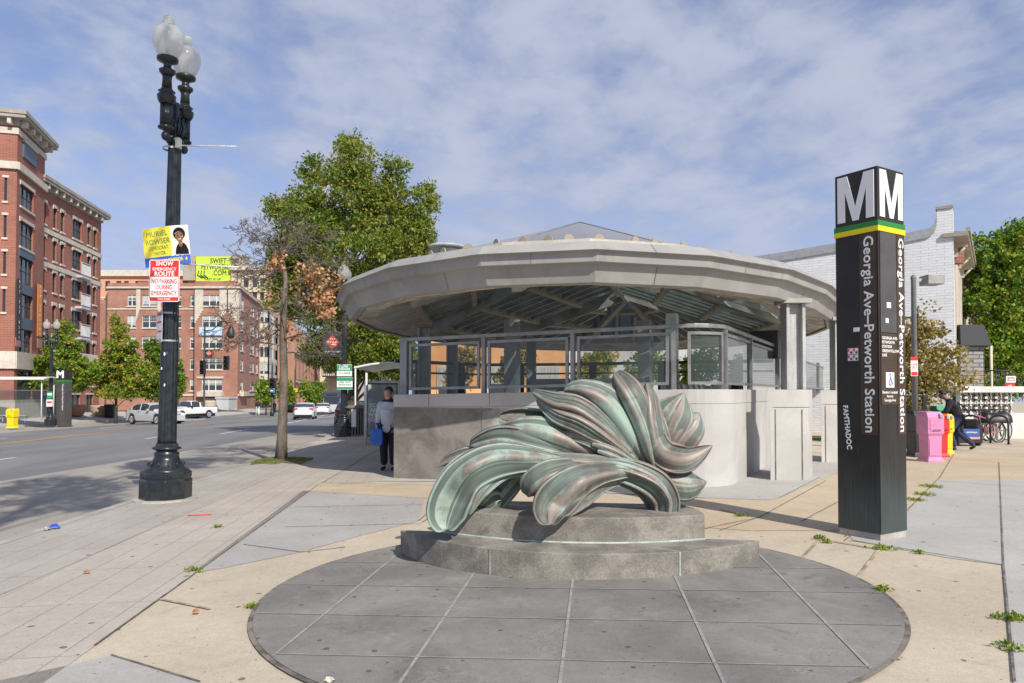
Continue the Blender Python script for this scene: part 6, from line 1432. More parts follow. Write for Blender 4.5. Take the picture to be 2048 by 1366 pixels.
M['ppink']=plain('pink_plastic',(.56,.22,.40),.45,var=.06); M['pred']=plain('red_plastic',(.60,.03,.025),.4,var=.05); M['pyel']=plain('yellow_plastic',(.78,.60,.01),.4,var=.05); M['pblk']=plain('black_plastic',(.02,.02,.022),.45); M['pgrn']=plain('green_plastic',(.03,.28,.13),.5)
newsbox('pink plastic newspaper box, frontmost of the row of boxes','',None,1.12,.40,.38,'ppink',R(8),at_=tuple(G(1861,923)))
newsbox('red newspaper box just behind the pink one','',None,1.04,.32,.34,'pred',R(8),at_=tuple(G(1878,914)))
newsbox('yellow newspaper box between the red box and the man','',None,1.0,.32,.32,'pyel',R(8),at_=tuple(G(1889,907)))
newsbox('black newspaper box against the grey light pole, left of the pink box','',None,1.12,.42,.42,'pblk',R(4),at_=tuple(G(1835,913)))
newsbox('green-topped newspaper box behind the red one','',None,1.18,.32,.3,'pgrn',R(10),at_=tuple(G(1878,897)))
# open black hatch frame behind
oh=thing('open_bin_lid','black plastic bin with its lid open behind the newspaper boxes','bin',(11.2,20.,.05)); mb=MB(); mb.box((-.35,-.25,0),(.35,.25,1.05)); mb.build('bin_body',M['pblk'],oh,bevel=.02); mb=MB(); mb.box((-.36,.2,1.06),(-.28,.26,1.5)); mb.box((.24,.2,1.06),(.36,.26,1.5)); mb.box((-.28,.2,1.42),(.24,.26,1.5)); mb.build('bin_lid',M['pblk'],oh,bevel=.02)
g=G(1929,891); ad=thing('black_bench_bin','low black box with a blue and pink advertisement panel beside the walking man','cabinet',(g.x,g.y,gz(g.x,g.y)),R(6))
mb=MB(); mb.box((-.38,-.25,.08),(.38,.25,.62)); 
for a in (-.33,.33): mb.box((a-.03,-.2,0),(a+.03,.2,.08))
mb.build('box_body',M['pblk'],ad,bevel=.01)
M['adblue']=plain('ad_blue',(.04,.10,.32),.5); M['adpink']=plain('ad_pink',(.70,.30,.25),.5)
mb=MB(); mb.box((-.22,-.258,.26),(.28,-.252,.50)); mb.build('ad_panel',M['adblue'],ad); mb=MB(); mb.box((-.22,-.262,.20),(.28,-.254,.26)); mb.build('ad_strip',M['adpink'],ad)
text('theWashington',.05,M['signwhite'],ad,(.03,-.262,.40),(1,0,0),bold=.02,xs=.75)
# bicycles on hoops
def bicycle(label,loc,rz,frame,lean=0.,R_=.335):
    t=thing('bicycle',label,'bicycle',loc,rz,'bicycles locked to the rack'); t.rotation_euler=(lean,0,rz)
    for x in (-.52,.52):
        mb=MB(); mb.tube([(x+R_*math.cos(a),0,R_+R_*math.sin(a)) for a in [2*math.pi*i/32 for i in range(33)]],.024,6,cap=False); tr=mb.build('tyre',M['black'],t)
        mb=MB(); mb.tube([(x+(R_-.03)*math.cos(a),0,R_+(R_-.03)*math.sin(a)) for a in [2*math.pi*i/32 for i in range(33)]],.010,5,cap=False)
        for i in range(12): a=math.pi*i/6; mb.tube([(x,0,R_),(x+(R_-.03)*math.cos(a),0,R_+(R_-.03)*math.sin(a))],.0025,3,cap=False)
        mb.tube([(x,-.05,R_),(x,.05,R_)],.022,8); mb.build('wheel',M['steel'],tr)
    bbk=(-.08,0,.30); hd=(.36,0,.80); st2=(-.20,0,.72); mb=MB()
    for a,b,r in ((bbk,hd,.018),(bbk,st2,.016),(st2,(.34,0,.86),.014),((-.52,.03,R_),bbk,.010),((-.52,-.03,R_),bbk,.010),((-.52,.03,R_),st2,.009),((-.52,-.03,R_),st2,.009),((.33,0,.90),(.38,0,.70),.02),((.38,.05,.66),(.52,.05,R_),.012),((.38,-.05,.66),(.52,-.05,R_),.012),(st2,(-.24,0,.88),.013)): mb.tube([a,b],r,8)
    mb.build('frame',M[frame],t)
    mb=MB(); mb.tube([(.31,0,.90),(.33,0,1.0)],.013,6); mb.tube([(.28,-.29,1.02),(.35,-.12,1.0),(.35,.12,1.0),(.28,.29,1.02)],.012,6); mb.build('handlebar',M['dark'],t)
    mb=MB(); mb.rings([[(-.38,-.07,.89),(-.38,.07,.89),(-.38,.05,.93),(-.38,-.05,.93)],[(-.22,-.04,.89),(-.22,.04,.89),(-.22,.03,.92),(-.22,-.03,.92)],[(-.10,-.015,.89),(-.10,.015,.89),(-.10,.01,.91),(-.10,-.01,.91)]]); mb.build('saddle',M['black'],t)
    mb=MB(); mb.rings([[(-.08+.09*math.cos(a),-.045,.30+.09*math.sin(a)) for a in [2*math.pi*i/16 for i in range(16)]],[(-.08+.09*math.cos(a),-.035,.30+.09*math.sin(a)) for a in [2*math.pi*i/16 for i in range(16)]]]); mb.tube([(-.08,-.05,.30),(.03,-.07,.16)],.01,6); mb.tube([(-.08,.05,.30),(-.19,.07,.44)],.01,6); mb.box((0,-.13,.14),(.07,-.07,.17)); mb.build('crank_set',M['steel'],t)
    return t
M['pinkw']=plain('bike_pink_white',(.70,.18,.25),.4,var=.3,sc=3); M['bwhite']=plain('bike_white',(.70,.70,.72),.35); M['bred']=plain('bike_red',(.45,.03,.04),.35)
b0=G(1990,886)
bicycle('pink and white bicycle, nearest on the rack',(b0.x-.25,b0.y,gz(b0.x,b0.y)),R(20+180),'pinkw',.1); bicycle('white and red bicycle leaning behind the pink one',(b0.x+.05,b0.y+.5,gz(b0.x,b0.y)),R(24+180),'bwhite',-.08); bicycle('red bicycle, third on the rack with black cover on its saddle',(b0.x+.25,b0.y+.95,gz(b0.x,b0.y)),R(30+180),'bred',.05); bicycle('dark bicycle farthest right on the rack with its rear wheel showing',(b0.x+.8,b0.y+1.1,gz(b0.x,b0.y)),R(28+180),'dark',.02)
for i,(dx,dy) in enumerate(((-.85,-.2),(-.1,-.35))):
    t=thing('bike_hoop','black inverted-U bike rack hoop, %s of two in front of the bicycles'%('left' if i==0 else 'right'),'bike rack',(b0.x+dx,b0.y+dy,gz(b0.x,b0.y)),R(15),'bike rack hoops'); mb=MB(); mb.tube([(-.0,-.3,0),(-.0,-.3,.7)]+[(0,-.3*math.cos(a),.7+.15*math.sin(a)) for a in [math.pi*i/8 for i in range(1,8)]]+[(0,.3,.7),(0,.3,0)],.03,8); mb.build('hoop',M['dark'],t); mb=MB(); mb.box((-.06,-.36,0),(.06,-.24,.012)); mb.box((-.06,.24,0),(.06,.36,.012)); mb.build('foot_plate',M['dark'],t)
cvr=thing('black_saddle_cover','black cloth cover bulging over the bicycles','cover',(b0.x+.2,b0.y+.3,.8)); mb=MB(); mb.rings([[(x_+.04*math.sin(k_*2.1),.24*math.cos(a_)*(1+.15*math.sin(k_*3)),(.20+.05*math.sin(k_*1.7))*math.sin(a_)-.10*abs(math.cos(a_))**3) for a_ in [math.pi*(-.08+1.16*j_/10) for j_ in range(11)]] for k_,x_ in enumerate((-.42,-.3,-.15,0,.15,.3,.42))],cap=True); o=mb.build('cloth',M['pblk'],cvr)
# litter
def litter(name,label,px,py,fnc): g=G(px,py); t=thing(name,label,'litter',(g.x,g.y,gz(g.x,g.y)+.012),0); fnc(t); return t
def crumple(mat,r,sc,seed):
    def f(t):
        rr=random.Random(seed); mb=MB(); n=14; V=[Vector((r*sc[0]*math.cos(a)*rr.uniform(.6,1.1),r*sc[1]*math.sin(a)*rr.uniform(.6,1.1),rr.uniform(0,.03)*sc[2])) for a in [2*math.pi*i/n for i in range(n)]]; c=Vector((0,0,.04*sc[2])); inner=[v*.5+Vector((rr.uniform(-.01,.01),rr.uniform(-.01,.01),rr.uniform(.01,.05)*sc[2])) for v in V]
        for i in range(n): j=(i+1)%n; mb.face([V[i],V[j],inner[j],inner[i]]); mb.face([inner[i],inner[j],c])
        mb.build('wrapper',mat,t)
    return f
M['bagblue']=plain('wrapper_blue',(.03,.10,.55),.35,var=.5,sc=30)
litter('blue_wrapper','crumpled blue and silver snack wrapper on the left pavement',108,1059,crumple(M['bagblue'],.09,(1.1,.7,1),3)); litter('silver_wrapper_end','silver torn end of the wrapper on the left pavement',95,1062,crumple(M['steel'],.05,(1,.7,.8),4))
g=G(399,1032); t=thing('red_straw','thin red straw lying on the paver strip','litter',(g.x,g.y,gz(g.x,g.y)+.014),R(12)); mb=MB(); mb.tube([(-.15,0,0),(.15,0.01,0)],.006,6); mb.build('straw',M['red'],t)
for i,(a,b,l) in enumerate(((173,1149,'brown dry leaf on the paver strip, lower left'),(1914,912,'scrap of white paper on the pavement near the yellow box'),(875,964,'small dry leaf at the foot of the station wall'),(391,1229,'brown dry leaf on the tan paving by the slate circle'),(660,1368,'pale paper scrap at the bottom edge of the slate circle'),(789,957,'orange dry leaf at the left corner of the station wall'))): litter('dry_leaf' if 'leaf' in l else 'paper_scrap',l,a,b,crumple(M['soffit'] if 'paper' in l or 'white' in l else plain('dry_leaf_brown%d'%i,(.35,.16,.07),.8),.035,(1,.7,.6),i+9))
# ================================================================ WHAT SHOWS THROUGH THE STATION GLASS
og=thing('orange_shopfront','orange rendered low building behind the station, seen through its glass','building',(-1,38,0)); a=P(850,795,38.);b=P(1130,660,38.); M['stucco']=two('orange_stucco',(.66,.32,.12),(.74,.40,.18),.5,rough=.9)
mb=MB(); mb.box((a.x,38,-.5),(b.x,44,5.2)); mb.build('front_wall',M['stucco'],og,world=True); mb=MB(); mb.box((a.x-.1,37.9,4.9),(b.x+.1,38.3,5.3)); mb.build('parapet_trim',M['trim'],og,world=True)
for px in (905,1005,1090):
    q=P(px,735,38.); mb=MB(); mb.box((q.x-.8,37.93,.9),(q.x+.8,37.98,3.0)); w_=mb.build('window',M['trim'],og,world=True); mb=MB(); mb.box((q.x-.72,37.90,.98),(q.x+.72,37.925,2.92)); mb.build('pane',M['pane2'],w_)
wr=thing('grey_row_building','long pale building behind the station right half','building',(8,44,0)); mb=MB(); mb.box((3,44,-.5),(15,50,6)); mb.build('front_wall',M['greywall'],wr,world=True); mb=MB(); mb.box((2.9,43.9,5.8),(15.1,44.2,6.2)); mb.build('parapet_trim',M['trim'],wr,world=True)
for i,(px,col,tn,wd_,lab) in enumerate(((925,'leaf_brown',.6,26,'brown-leaved shrub behind the station, in front of the orange wall left part'),(1030,'leaf_brown',.55,24,'brown-leaved shrub behind the station, in front of the orange wall right part'),(1190,'leaf_lime',.8,34,'yellowing tree behind the station centre'),(1290,'leaf_lime',.5,40,'bright green tree behind the station right of centre'),(1395,'leaf_lime',.55,38,'bright green tree behind the curved glass corner'),(1500,'leaf_sumac',.6,36,'green tree behind the right-hand glass panels'),(1610,'leaf_brown',.5,30,'bronze-leaved tree behind the pier columns'))):
    smalltree('garden_tree',lab,px,800,33.+i*.4,((px,735,wd_,32,2),(px-12,755,wd_,22,1),(px+14,720,wd_*.8,26,1)),col,90,.16,50+i,tn,.06,per=24,cl=.35)
# ================================================================ VEHICLES
def lerpk(ks,x):
    if x<=ks[0][0]: return ks[0][1]
    for (a,b),(c_,d_) in zip(ks,ks[1:]):
        if x<=c_: t=(x-a)/(c_-a+1e-9); return b+(d_-b)*t
    return ks[-1][1]
M['paintsilver']=NB('paint_silver').set(.28,.7).m; M['paintsilver'].node_tree.nodes['Principled BSDF'].inputs['Base Color'].default_value=(.55,.56,.57,1); M['paintsilver'].node_tree.nodes['Principled BSDF'].inputs['Metallic'].default_value=.25
def paint(n,c,met=.1): m=NB('paint_'+n).set(.25,met,Coat_Weight=.6,Coat_Roughness=.08).m; m.node_tree.nodes['Principled BSDF'].inputs['Base Color'].default_value=(*c,1); return m
M['paintwhite']=paint('white',(.72,.72,.72)); M['paintblack']=paint('black',(.012,.013,.016)); M['paintgrey']=paint('grey',(.12,.13,.14),.5); M['paintdkblue']=paint('dark_blue',(.02,.03,.05))
M['lampred']=plain('tail_lamp_red',(.45,.01,.01),.2); M['lampclr']=plain('headlamp_clear',(.7,.72,.74),.1); M['chrome']=plain('alloy',(.55,.56,.57),.3,.8)
def vehicle(name,label,loc,rz,paintm,L_=4.5,W_=1.8,top=None,belt=None,low=None,green=None,wx=(-1.35,1.32),wr=.33,pillars=(),group=None,bed=None,s=1.,front=None,glassx=None,plan=None,tumble=.16):
    """x = forward. belt/top: height along x; green=(x0,x1) cabin range; one painted body, windows, wheels, lamps"""
    t=thing(name,label,'car' if name!='pickup_truck' and name!='city_bus' else ('truck' if name=='pickup_truck' else 'bus'),loc,rz,group); t.scale=(s,s,s)
    n=64; xs=sorted({-L_/2+L_*i/n for i in range(n+1)}|{p for q in pillars for p in q}|set(glassx or ()))
    hw=lambda x: W_/2*lerpk(plan or [(-L_/2,.80),(-L_/2+.25,.93),(-L_/2+.8,1),(L_/2-.9,1),(L_/2-.3,.92),(L_/2,.74)],x)
    body=MB();gl=MB();rows=[]
    for x in xs:
        b=lerpk(low,x)
        for w in wx:
            d=abs(x-w); ra=wr*1.17
            if d<ra: b=max(b,wr+math.sqrt(ra*ra-d*d)*.98)
        be=lerpk(belt,x); tp=max(lerpk(top,x),be+.002); h_=hw(x); cab=tp-be
        hi=h_-tumble*min(1,cab/.5)*1.0
        row=[(0,b+.02),(h_*.90,b),(h_*.985,b+.05),(h_,max(b+.06,(b+be)/2)),(h_*.985,be-.06),(h_*.95,be),(hi*.97 if cab>.05 else h_*.93,tp-.045*min(1,cab/.2) if cab>.05 else be+.001),(hi*.86 if cab>.05 else h_*.7,tp+.0),(0,tp+.03)]
        rows.append([Vector((x,y,z)) for y,z in row])
    k=len(rows[0])
    for i in range(len(xs)-1):
        xm=(xs[i]+xs[i+1])/2; cabm=(lerpk(top,xm)-lerpk(belt,xm)); slope=abs(lerpk(top,xs[i+1])-lerpk(top,xs[i]))/(xs[i+1]-xs[i])
        inside=green and green[0]<xm<green[1]; pil=any(a<xm<b_ for a,b_ in pillars)
        for sg in (1,-1):
            for j in range(k-1):
                q=[rows[i][j],rows[i+1][j],rows[i+1][j+1],rows[i][j+1]]; q=[Vector((v.x,v.y*sg,v.z)) for v in q]
                if sg<0: q=q[::-1]
                isglass=inside and cabm>.12 and ((j==5 and not pil) or (j in (6,7) and slope>.35))
                (gl if isglass else body).face(q,sm=True)
    for i in (0,-1):
        for sg in (1,-1): 
            q=[Vector((v.x,v.y*sg,v.z)) for v in rows[i]]; body.face(q if (i==0)==(sg>0) else q[::-1])
    bo=body.build('body',paintm,t,fix=True)
    bo.data.polygons.foreach_set('use_smooth',[True]*len(bo.data.polygons)); m_=bo.modifiers.new('edge','EDGE_SPLIT'); m_.split_angle=R(32)
    if gl.f: gl.build('window_glass',M['pane'],t,fix=True)
    ub=MB(); ub.box((-L_/2+.15,-W_*.40,.16),(L_/2-.15,W_*.40,.5)); ub.build('underbody',M['black'],t)
    for wxi in wx:
        for sg in (1,-1):
            mb=MB(); mb.rings([[(wxi+r*math.cos(a),sg*y,wr+r*math.sin(a)) for a in [2*math.pi*i/24 for i in range(24)]] for r,y in ((wr*.6,W_/2-.2),(wr*.95,W_/2-.2),(wr,W_/2-.17),(wr,W_/2-.03),(wr*.93,W_/2+.0),(wr*.70,W_/2-.005))],cap=False); ty=mb.build('tyre',M['black'],t,fix=True)
            mb=MB(); mb.rings([[(wxi+r*math.cos(a),sg*y,wr+r*math.sin(a)) for a in [2*math.pi*i/24 for i in range(24)]] for r,y in ((wr*.70,W_/2-.006),(wr*.66,W_/2-.03),(wr*.2,W_/2-.05))],cap=True)
            for q in range(5):
                a=2*math.pi*q/5; mb.tube([(wxi+.05*math.cos(a),sg*(W_/2-.02),wr+.05*math.sin(a)),(wxi+wr*.66*math.cos(a),sg*(W_/2-.012),wr+wr*.66*math.sin(a))],.028,5)
            mb.build('rim',M['chrome'],ty,fix=True)
    return t
def nosebits(t,x,w,z,kind='front',lw=.36,lh=.14,grill=True):
    """lamps, grille and plate standing 1-2 cm proud of a car's end; x signed"""
    sg=1 if x>0 else -1
    for s_ in (-1,1):
        mb=MB(); mb.box((x-sg*.30,s_*(w-lw),z),(x-sg*.015,s_*(w-.02),z+lh)); mb.build('headlight' if kind=='front' else 'tail_light',M['lampclr' if kind=='front' else 'lampred'],t,bevel=.02)
    mb=MB(); mb.box((x-sg*.1,-.26,z-.32),(x+sg*.012,.26,z-.18)); mb.build('number_plate',M['signwhite'],t)
    if grill: mb=MB(); mb.box((x-sg*.15,-w+lw+.06,z-.16),(x+sg*.004,w-lw-.06,z+lh*.6)); mb.build('grille',M['pblk'],t,bevel=.02); mb=MB(); mb.box((x-sg*.1,-w*.8,z-.42),(x+sg*.0,w*.8,z-.34)); mb.build('bumper_slot',M['pblk'],t)
def road(px,py): g=G(px,py,RO); return (g.x,g.y,gz(g.x,g.y)+RO)
sed=dict(L_=4.45,W_=1.80,belt=[(-2.22,.80),(-2.1,.93),(-1.5,.98),(.75,.93),(1.5,.86),(2.05,.72),(2.22,.62)],top=[(-2.22,.82),(-2.12,.97),(-1.78,1.03),(-1.0,1.38),(-.4,1.46),(.1,1.45),(.55,1.33),(1.15,.92),(1.6,.86),(2.05,.73),(2.22,.62)],low=[(-2.22,.40),(-2.0,.22),(2.0,.20),(2.22,.26)],green=(-1.66,1.12),pillars=((-1.52,-1.30),(-.52,-.40),(.40,.48)))
a=Vector(road(262,848));b=Vector(road(362,846)); 
c=Vector(road(311,848.)); car1=vehicle('parked_car','silver sedan seen side-on on the road behind the tall lamp post','' and 0 or tuple(c),0,M['paintsilver'],s=1.12,**sed)
car1.rotation_euler=(0,0,math.atan2(-.55,1)); 
nosebits(car1,2.18,.78,.62); nosebits(car1,-2.2,.80,.80,'rear',.30,.16,False)
for s_ in (-1,1): mb=MB(); mb.box((.45,s_*.90,.93),(.62,s_*1.06,1.06)); mb.build('mirror',M['paintsilver'],car1,bevel=.03)
for s_ in (-1,1):
    for xh in (-.62,.32): mb=MB(); mb.box((xh,s_*.895,.86),(xh+.18,s_*.925,.885)); mb.build('door_handle',M['chrome'],car1)
# white pickup
c=road(381,836.5); pk=vehicle('pickup_truck','white single-cab pickup truck turning across the junction behind the tall lamp post',c,math.atan2(-1,-.55),M['paintwhite'],L_=5.3,W_=1.95,belt=[(-2.65,1.18),(-.55,1.20),(.9,1.18),(1.0,1.12),(2.4,1.05),(2.65,.9)],top=[(-2.65,1.19),(-.66,1.21),(-.60,1.75),(-.3,1.86),(.35,1.86),(.6,1.78),(1.15,1.16),(2.4,1.06),(2.65,.9)],low=[(-2.65,.5),(2.65,.45)],green=(-.7,1.12),pillars=((-.7,-.45),(.50,.60)),wx=(-1.6,1.75),wr=.39,plan=[(-2.65,.98),(-.7,1),(2.0,1),(2.65,.93)])
nosebits(pk,2.63,.92,.82,lw=.28,lh=.2); 
for s_ in (-1,1): mb=MB(); mb.box((.55,s_*.97,1.15),(.7,s_*1.16,1.38)); mb.build('mirror',M['pblk'],pk,bevel=.02)
mb=MB(); mb.box((-2.55,-.85,1.0),(-.75,.85,1.215)); mb.build('truck_bed',M['pblk'],pk)
# rear-view white sedan driving away
c=road(611,838); cw_=vehicle('parked_car','white sedan seen from behind driving away down the street','' and 0 or c,R(101),M['paintwhite'],**sed); nosebits(cw_,-2.2,.84,.86,'rear',.36,.15,False)
mb=MB(); mb.box((-2.235,-.75,.28),(-2.1,.75,.46)); mb.build('rear_bumper_trim',M['pblk'],cw_,bevel=.02)
c=road(647,829); cw2=vehicle('parked_car','white car just ahead of the white sedan, partly hidden by it',c,R(101),M['paintwhite'],**sed); nosebits(cw2,-2.2,.84,.86,'rear',.36,.15,False)
suv=dict(L_=4.8,W_=1.95,belt=[(-2.4,1.0),(1.0,1.05),(1.9,1.0),(2.4,.8)],top=[(-2.4,1.02),(-2.3,1.6),(-2.0,1.78),(.3,1.8),(.6,1.7),(1.2,1.06),(2.2,.98),(2.4,.8)],low=[(-2.4,.4),(2.4,.35)],green=(-2.3,1.15),pillars=((-1.4,-1.25),(-.35,-.25),(.55,.65)),wr=.38,wx=(-1.45,1.45))
c=road(582,824); cb_=vehicle('parked_car','black SUV facing the camera at the junction, left of the white sedan',c,R(-72),M['paintblack'],**suv); nosebits(cb_,2.38,.86,.78,lw=.3)
c=road(675,826); cg=vehicle('parked_car','dark grey car in the far lane between the white cars and the bus',(c[0]-1.6,c[1]+8,gz(c[0]-1.6,c[1]+8)+RO),R(-76),M['paintgrey'],**sed); nosebits(cg,2.18,.78,.62)
c=road(705,852); cd=vehicle('parked_car','dark sedan half hidden behind the lamp post with the green posters',(c[0]+.0,c[1],c[2]),R(99),M['paintdkblue'],**sed); nosebits(cd,-2.2,.84,.86,'rear',.36,.15,False)
# bus
g=P(661,812,104.); bus=vehicle('city_bus','silver grey city bus approaching at the end of the street',(g.x,104.,gz(g.x,104)+RO),R(-74),M['paintsilver'],L_=11.,W_=2.55,belt=[(-5.5,1.35),(5.5,1.3)],top=[(-5.5,2.9),(-5.3,3.05),(5.0,3.05),(5.3,2.9),(5.5,2.3)],low=[(-5.5,.4),(5.5,.35)],green=(-5.2,5.5),pillars=tuple((x,x+.15) for x in (-4,-2.5,-1,.5,2,3.5)),wx=(-3.3,3.2),wr=.5,plan=[(-5.5,1),(5.3,1),(5.5,.93)],tumble=.05)
mb=MB(); mb.box((5.42,-1.08,1.35),(5.53,1.08,2.45)); mb.build('windscreen',M['pane'],bus,bevel=.05)
for s_ in (-1,1): mb=MB(); mb.box((5.3,s_*.75,.7),(5.53,s_*1.1,.95)); mb.build('headlight',M['lampclr'],bus,bevel=.03)
mb=MB(); mb.box((5.4,-.7,2.6),(5.5,.7,2.85)); mb.build('destination_board',M['pblk'],bus)
# ================================================================ PEOPLE
def skinmesh(name,nodes,edges,mat,parent,root=0,sub=2):
    me=bpy.data.meshes.new(name); me.from_pydata([n[:3] for n in nodes],edges,[]); me.materials.append(mat)
    bm=bmesh.new(); bm.from_mesh(me); ly=bm.verts.layers.skin.verify(); bm.verts.ensure_lookup_table()
    for v,n in zip(bm.verts,nodes): r=n[3]; v[ly].radius=(r,r) if not isinstance(r,tuple) else r; v[ly].use_root=False
    bm.verts[root][ly].use_root=True; bm.to_mesh(me); bm.free(); o=link(name,me,parent)
    s=o.modifiers.new('skin','SKIN'); s.use_smooth_shade=True; s.branch_smoothing=.4
    m=o.modifiers.new('sub','SUBSURF'); m.levels=sub; m.render_levels=sub; return o
def person(label,loc,rz,J,mats,s=1.,hair='short',jl=1.0,hands=True):
    """J: joints in metres (x right, y forward, z up). One continuous body under separate clothes"""
    t=thing('person',label,'person',loc,rz); t.scale=(s,s,s)
    n=[];e=[];idx={}
    def add(k,p,r,par=None): n.append((*p,r)); idx[k]=len(n)-1; (e.append((idx[par],idx[k])) if par is not None else None)
    V=lambda k:Vector(J[k])
    add('pel',J['pel'],(.15,.11)); add('waist',V('pel').lerp(V('chest'),.5),(.135,.10),'pel'); add('chest',J['chest'],(.16,.115),'waist'); add('neck0',J['neck'],.06,'chest')
    hd=V('head'); nk=V('neck'); up=(hd-nk).normalized(); f=Vector(J.get('face',(0,1,0))).normalized()
    add('jaw',nk+up*.10+f*.022,.088,'neck0'); add('skull',nk+up*.185+f*.005,.122,'jaw'); add('crown',nk+up*.262,.085,'skull'); add('nose',nk+up*.150+f*.128,.018,'skull')
    for sd_ in ('L','R'):
        add('sh'+sd_,J['sh'+sd_],.062,'chest'); add('el'+sd_,J['el'+sd_],.042,'sh'+sd_); add('wr'+sd_,J['wr'+sd_],.027,'el'+sd_)
        d=(V('wr'+sd_)-V('el'+sd_)).normalized(); sid=d.cross(Vector((0,1,0))); sid=(sid if sid.length>.1 else d.cross(Vector((1,0,0)))).normalized(); sid=d.cross(sid).normalized() if J.get('hf') else sid
        pm=V('wr'+sd_)+d*.055; add('pa'+sd_,pm,.026,'wr'+sd_); cr_=d.cross(sid)
        if hands:
            for i,(o_,l_) in enumerate(((-.027,.066),(-.009,.078),(.009,.074),(.026,.058))):
                b_=pm+sid*o_+d*.022; add('f%d'%i+sd_,b_,.0085,'pa'+sd_); add('g%d'%i+sd_,b_+d*l_*.5+cr_*.006,.008,'f%d'%i+sd_); add('h%d'%i+sd_,b_+d*l_*.9+cr_*.024,.0068,'g%d'%i+sd_)
            add('t0'+sd_,V('wr'+sd_)+d*.03-sid*.032,.011,'pa'+sd_); add('t1'+sd_,V('wr'+sd_)+d*.065-sid*.052+cr_*.01,.0095,'t0'+sd_)
        add('hip'+sd_,J['hip'+sd_],.088,'pel'); add('kn'+sd_,J['kn'+sd_],.056,'hip'+sd_); add('an'+sd_,J['an'+sd_],.034,'kn'+sd_); add('to'+sd_,V('an'+sd_).lerp(V('to'+sd_),.6),.02,'an'+sd_)
    body=skinmesh('body',n,e,mats['skin'],t)
    # jacket: torso and sleeves
    n2=[];e2=[];k2={}
    def ad2(k,p,r,par=None): n2.append((*p,r)); k2[k]=len(n2)-1; (e2.append((k2[par],k2[k])) if par is not None else None)
    hem=V('pel').lerp(V('hipL').lerp(V('hipR'),.5),.8*jl)-Vector((0,0,.17*jl))
    ad2('w',V('pel').lerp(V('chest'),.4),.19); ad2('hip',V('pel')-Vector((0,0,.02)),.205,'w'); ad2('hem',hem,.20,'hip'); ad2('c',J['chest'],.205,'w'); ad2('n',V('neck')+Vector((0,0,-.01)),.078,'c')
    for sd_ in ('L','R'): ad2('s'+sd_,J['sh'+sd_],.105,'c'); ad2('e'+sd_,J['el'+sd_],.075,'s'+sd_); ad2('x'+sd_,V('el'+sd_).lerp(V('wr'+sd_),.93),.046,'e'+sd_)
    skinmesh('jacket',n2,e2,mats['top'],t)
    n3=[];e3=[];k3={}
    def ad3(k,p,r,par=None): n3.append((*p,r)); k3[k]=len(n3)-1; (e3.append((k3[par],k3[k])) if par is not None else None)
    ad3('p',J['pel'],.17)
    for sd_ in ('L','R'): ad3('h'+sd_,J['hip'+sd_],.125,'p'); ad3('k'+sd_,J['kn'+sd_],.092,'h'+sd_); ad3('a'+sd_,V('kn'+sd_).lerp(V('an'+sd_),.97),.078,'k'+sd_)
    skinmesh('trousers',n3,e3,mats['legs'],t)
    for sd_ in ('L','R'):
        a_=V('an'+sd_);b_=V('to'+sd_); skinmesh('shoe',[(*(a_-(b_-a_)*.25+Vector((0,0,-.035))),.040),(*(a_.lerp(b_,.5)+Vector((0,0,-.02))),.045),(*b_,.040)],[(0,1),(1,2)],mats['shoe'],t,0,1)
    if hair:
        hc=nk+up*.20-f*.012; mb=MB(); rs=[]
        X_=up.cross(f).normalized()
        for j in range(7):
            a=math.pi*.66*j/6; rs.append([hc+up*(.112*math.cos(a))+(X_*math.cos(q)*.100+f*math.sin(q)*(.112 if math.sin(q)<0 else .108*(1-.75*max(0,(a-.5)))))*math.sin(a)+Vector((0,0,0)) for q in [2*math.pi*i/16 for i in range(16)]])
        rs[0]=[hc+up*.1+(X_*math.cos(q)+f*math.sin(q))*.002 for q in [2*math.pi*i/16 for i in range(16)]]
        mb.rings(rs,cap=True); mb.build('hair',mats['hair'],t)
    hz_=nk+up*.185
    X_=up.cross(f).normalized()
    for s_ in (-1,1):
        mb=MB(); mb.sph(hz_+f*.101+X_*.034*s_,.011); mb.build('eye',M['dark'],t); mb=MB(); mb.sph(nk+up*.165+X_*.092*s_,.022,sc=(.5,.8,1.3)); mb.build('ear',mats['skin'],t)
    mb=MB(); mb.tube([nk+up*.108+f*.104+X_*x_ for x_ in (-.022,0,.022)],.006,5); mb.build('mouth',plain('lip',(.30,.12,.09),.5),t)
    return t
ST=dict(pel=(0,0,.96),chest=(0,0,1.30),neck=(0,.01,1.47),head=(0,.02,1.7),shL=(-.17,0,1.42),shR=(.17,0,1.42),elL=(-.22,-.02,1.13),elR=(.22,-.02,1.13),wrL=(-.22,.08,.90),wrR=(.22,.08,.90),hipL=(-.09,0,.90),hipR=(.09,0,.90),knL=(-.10,.02,.50),knR=(.10,.02,.50),anL=(-.10,-.02,.09),anR=(.10,-.02,.09),toL=(-.12,.13,.04),toR=(.12,.13,.04))
M['skinl']=plain('skin_tan',(.55,.32,.21),.5,var=.04); M['skind']=plain('skin_dark',(.16,.085,.055),.5,var=.04); M['fleece']=plain('pale_grey_jacket',(.48,.52,.55),.85,var=.06); M['navy']=plain('dark_navy_cloth',(.012,.016,.028),.9); M['blackc']=plain('black_cloth',(.014,.014,.016),.9); M['denim']=plain('dark_denim',(.03,.04,.09),.9,var=.25,sc=14); M['whitec']=plain('white_cloth',(.65,.65,.63),.9); M['shoe']=plain('black_shoe',(.015,.014,.013),.4)
J=dict(ST); J.update(elL=(-.21,.03,1.14),wrL=(-.20,.24,1.02),elR=(.23,-.03,1.14),wrR=(.23,.06,.9),face=(.15,1,0))
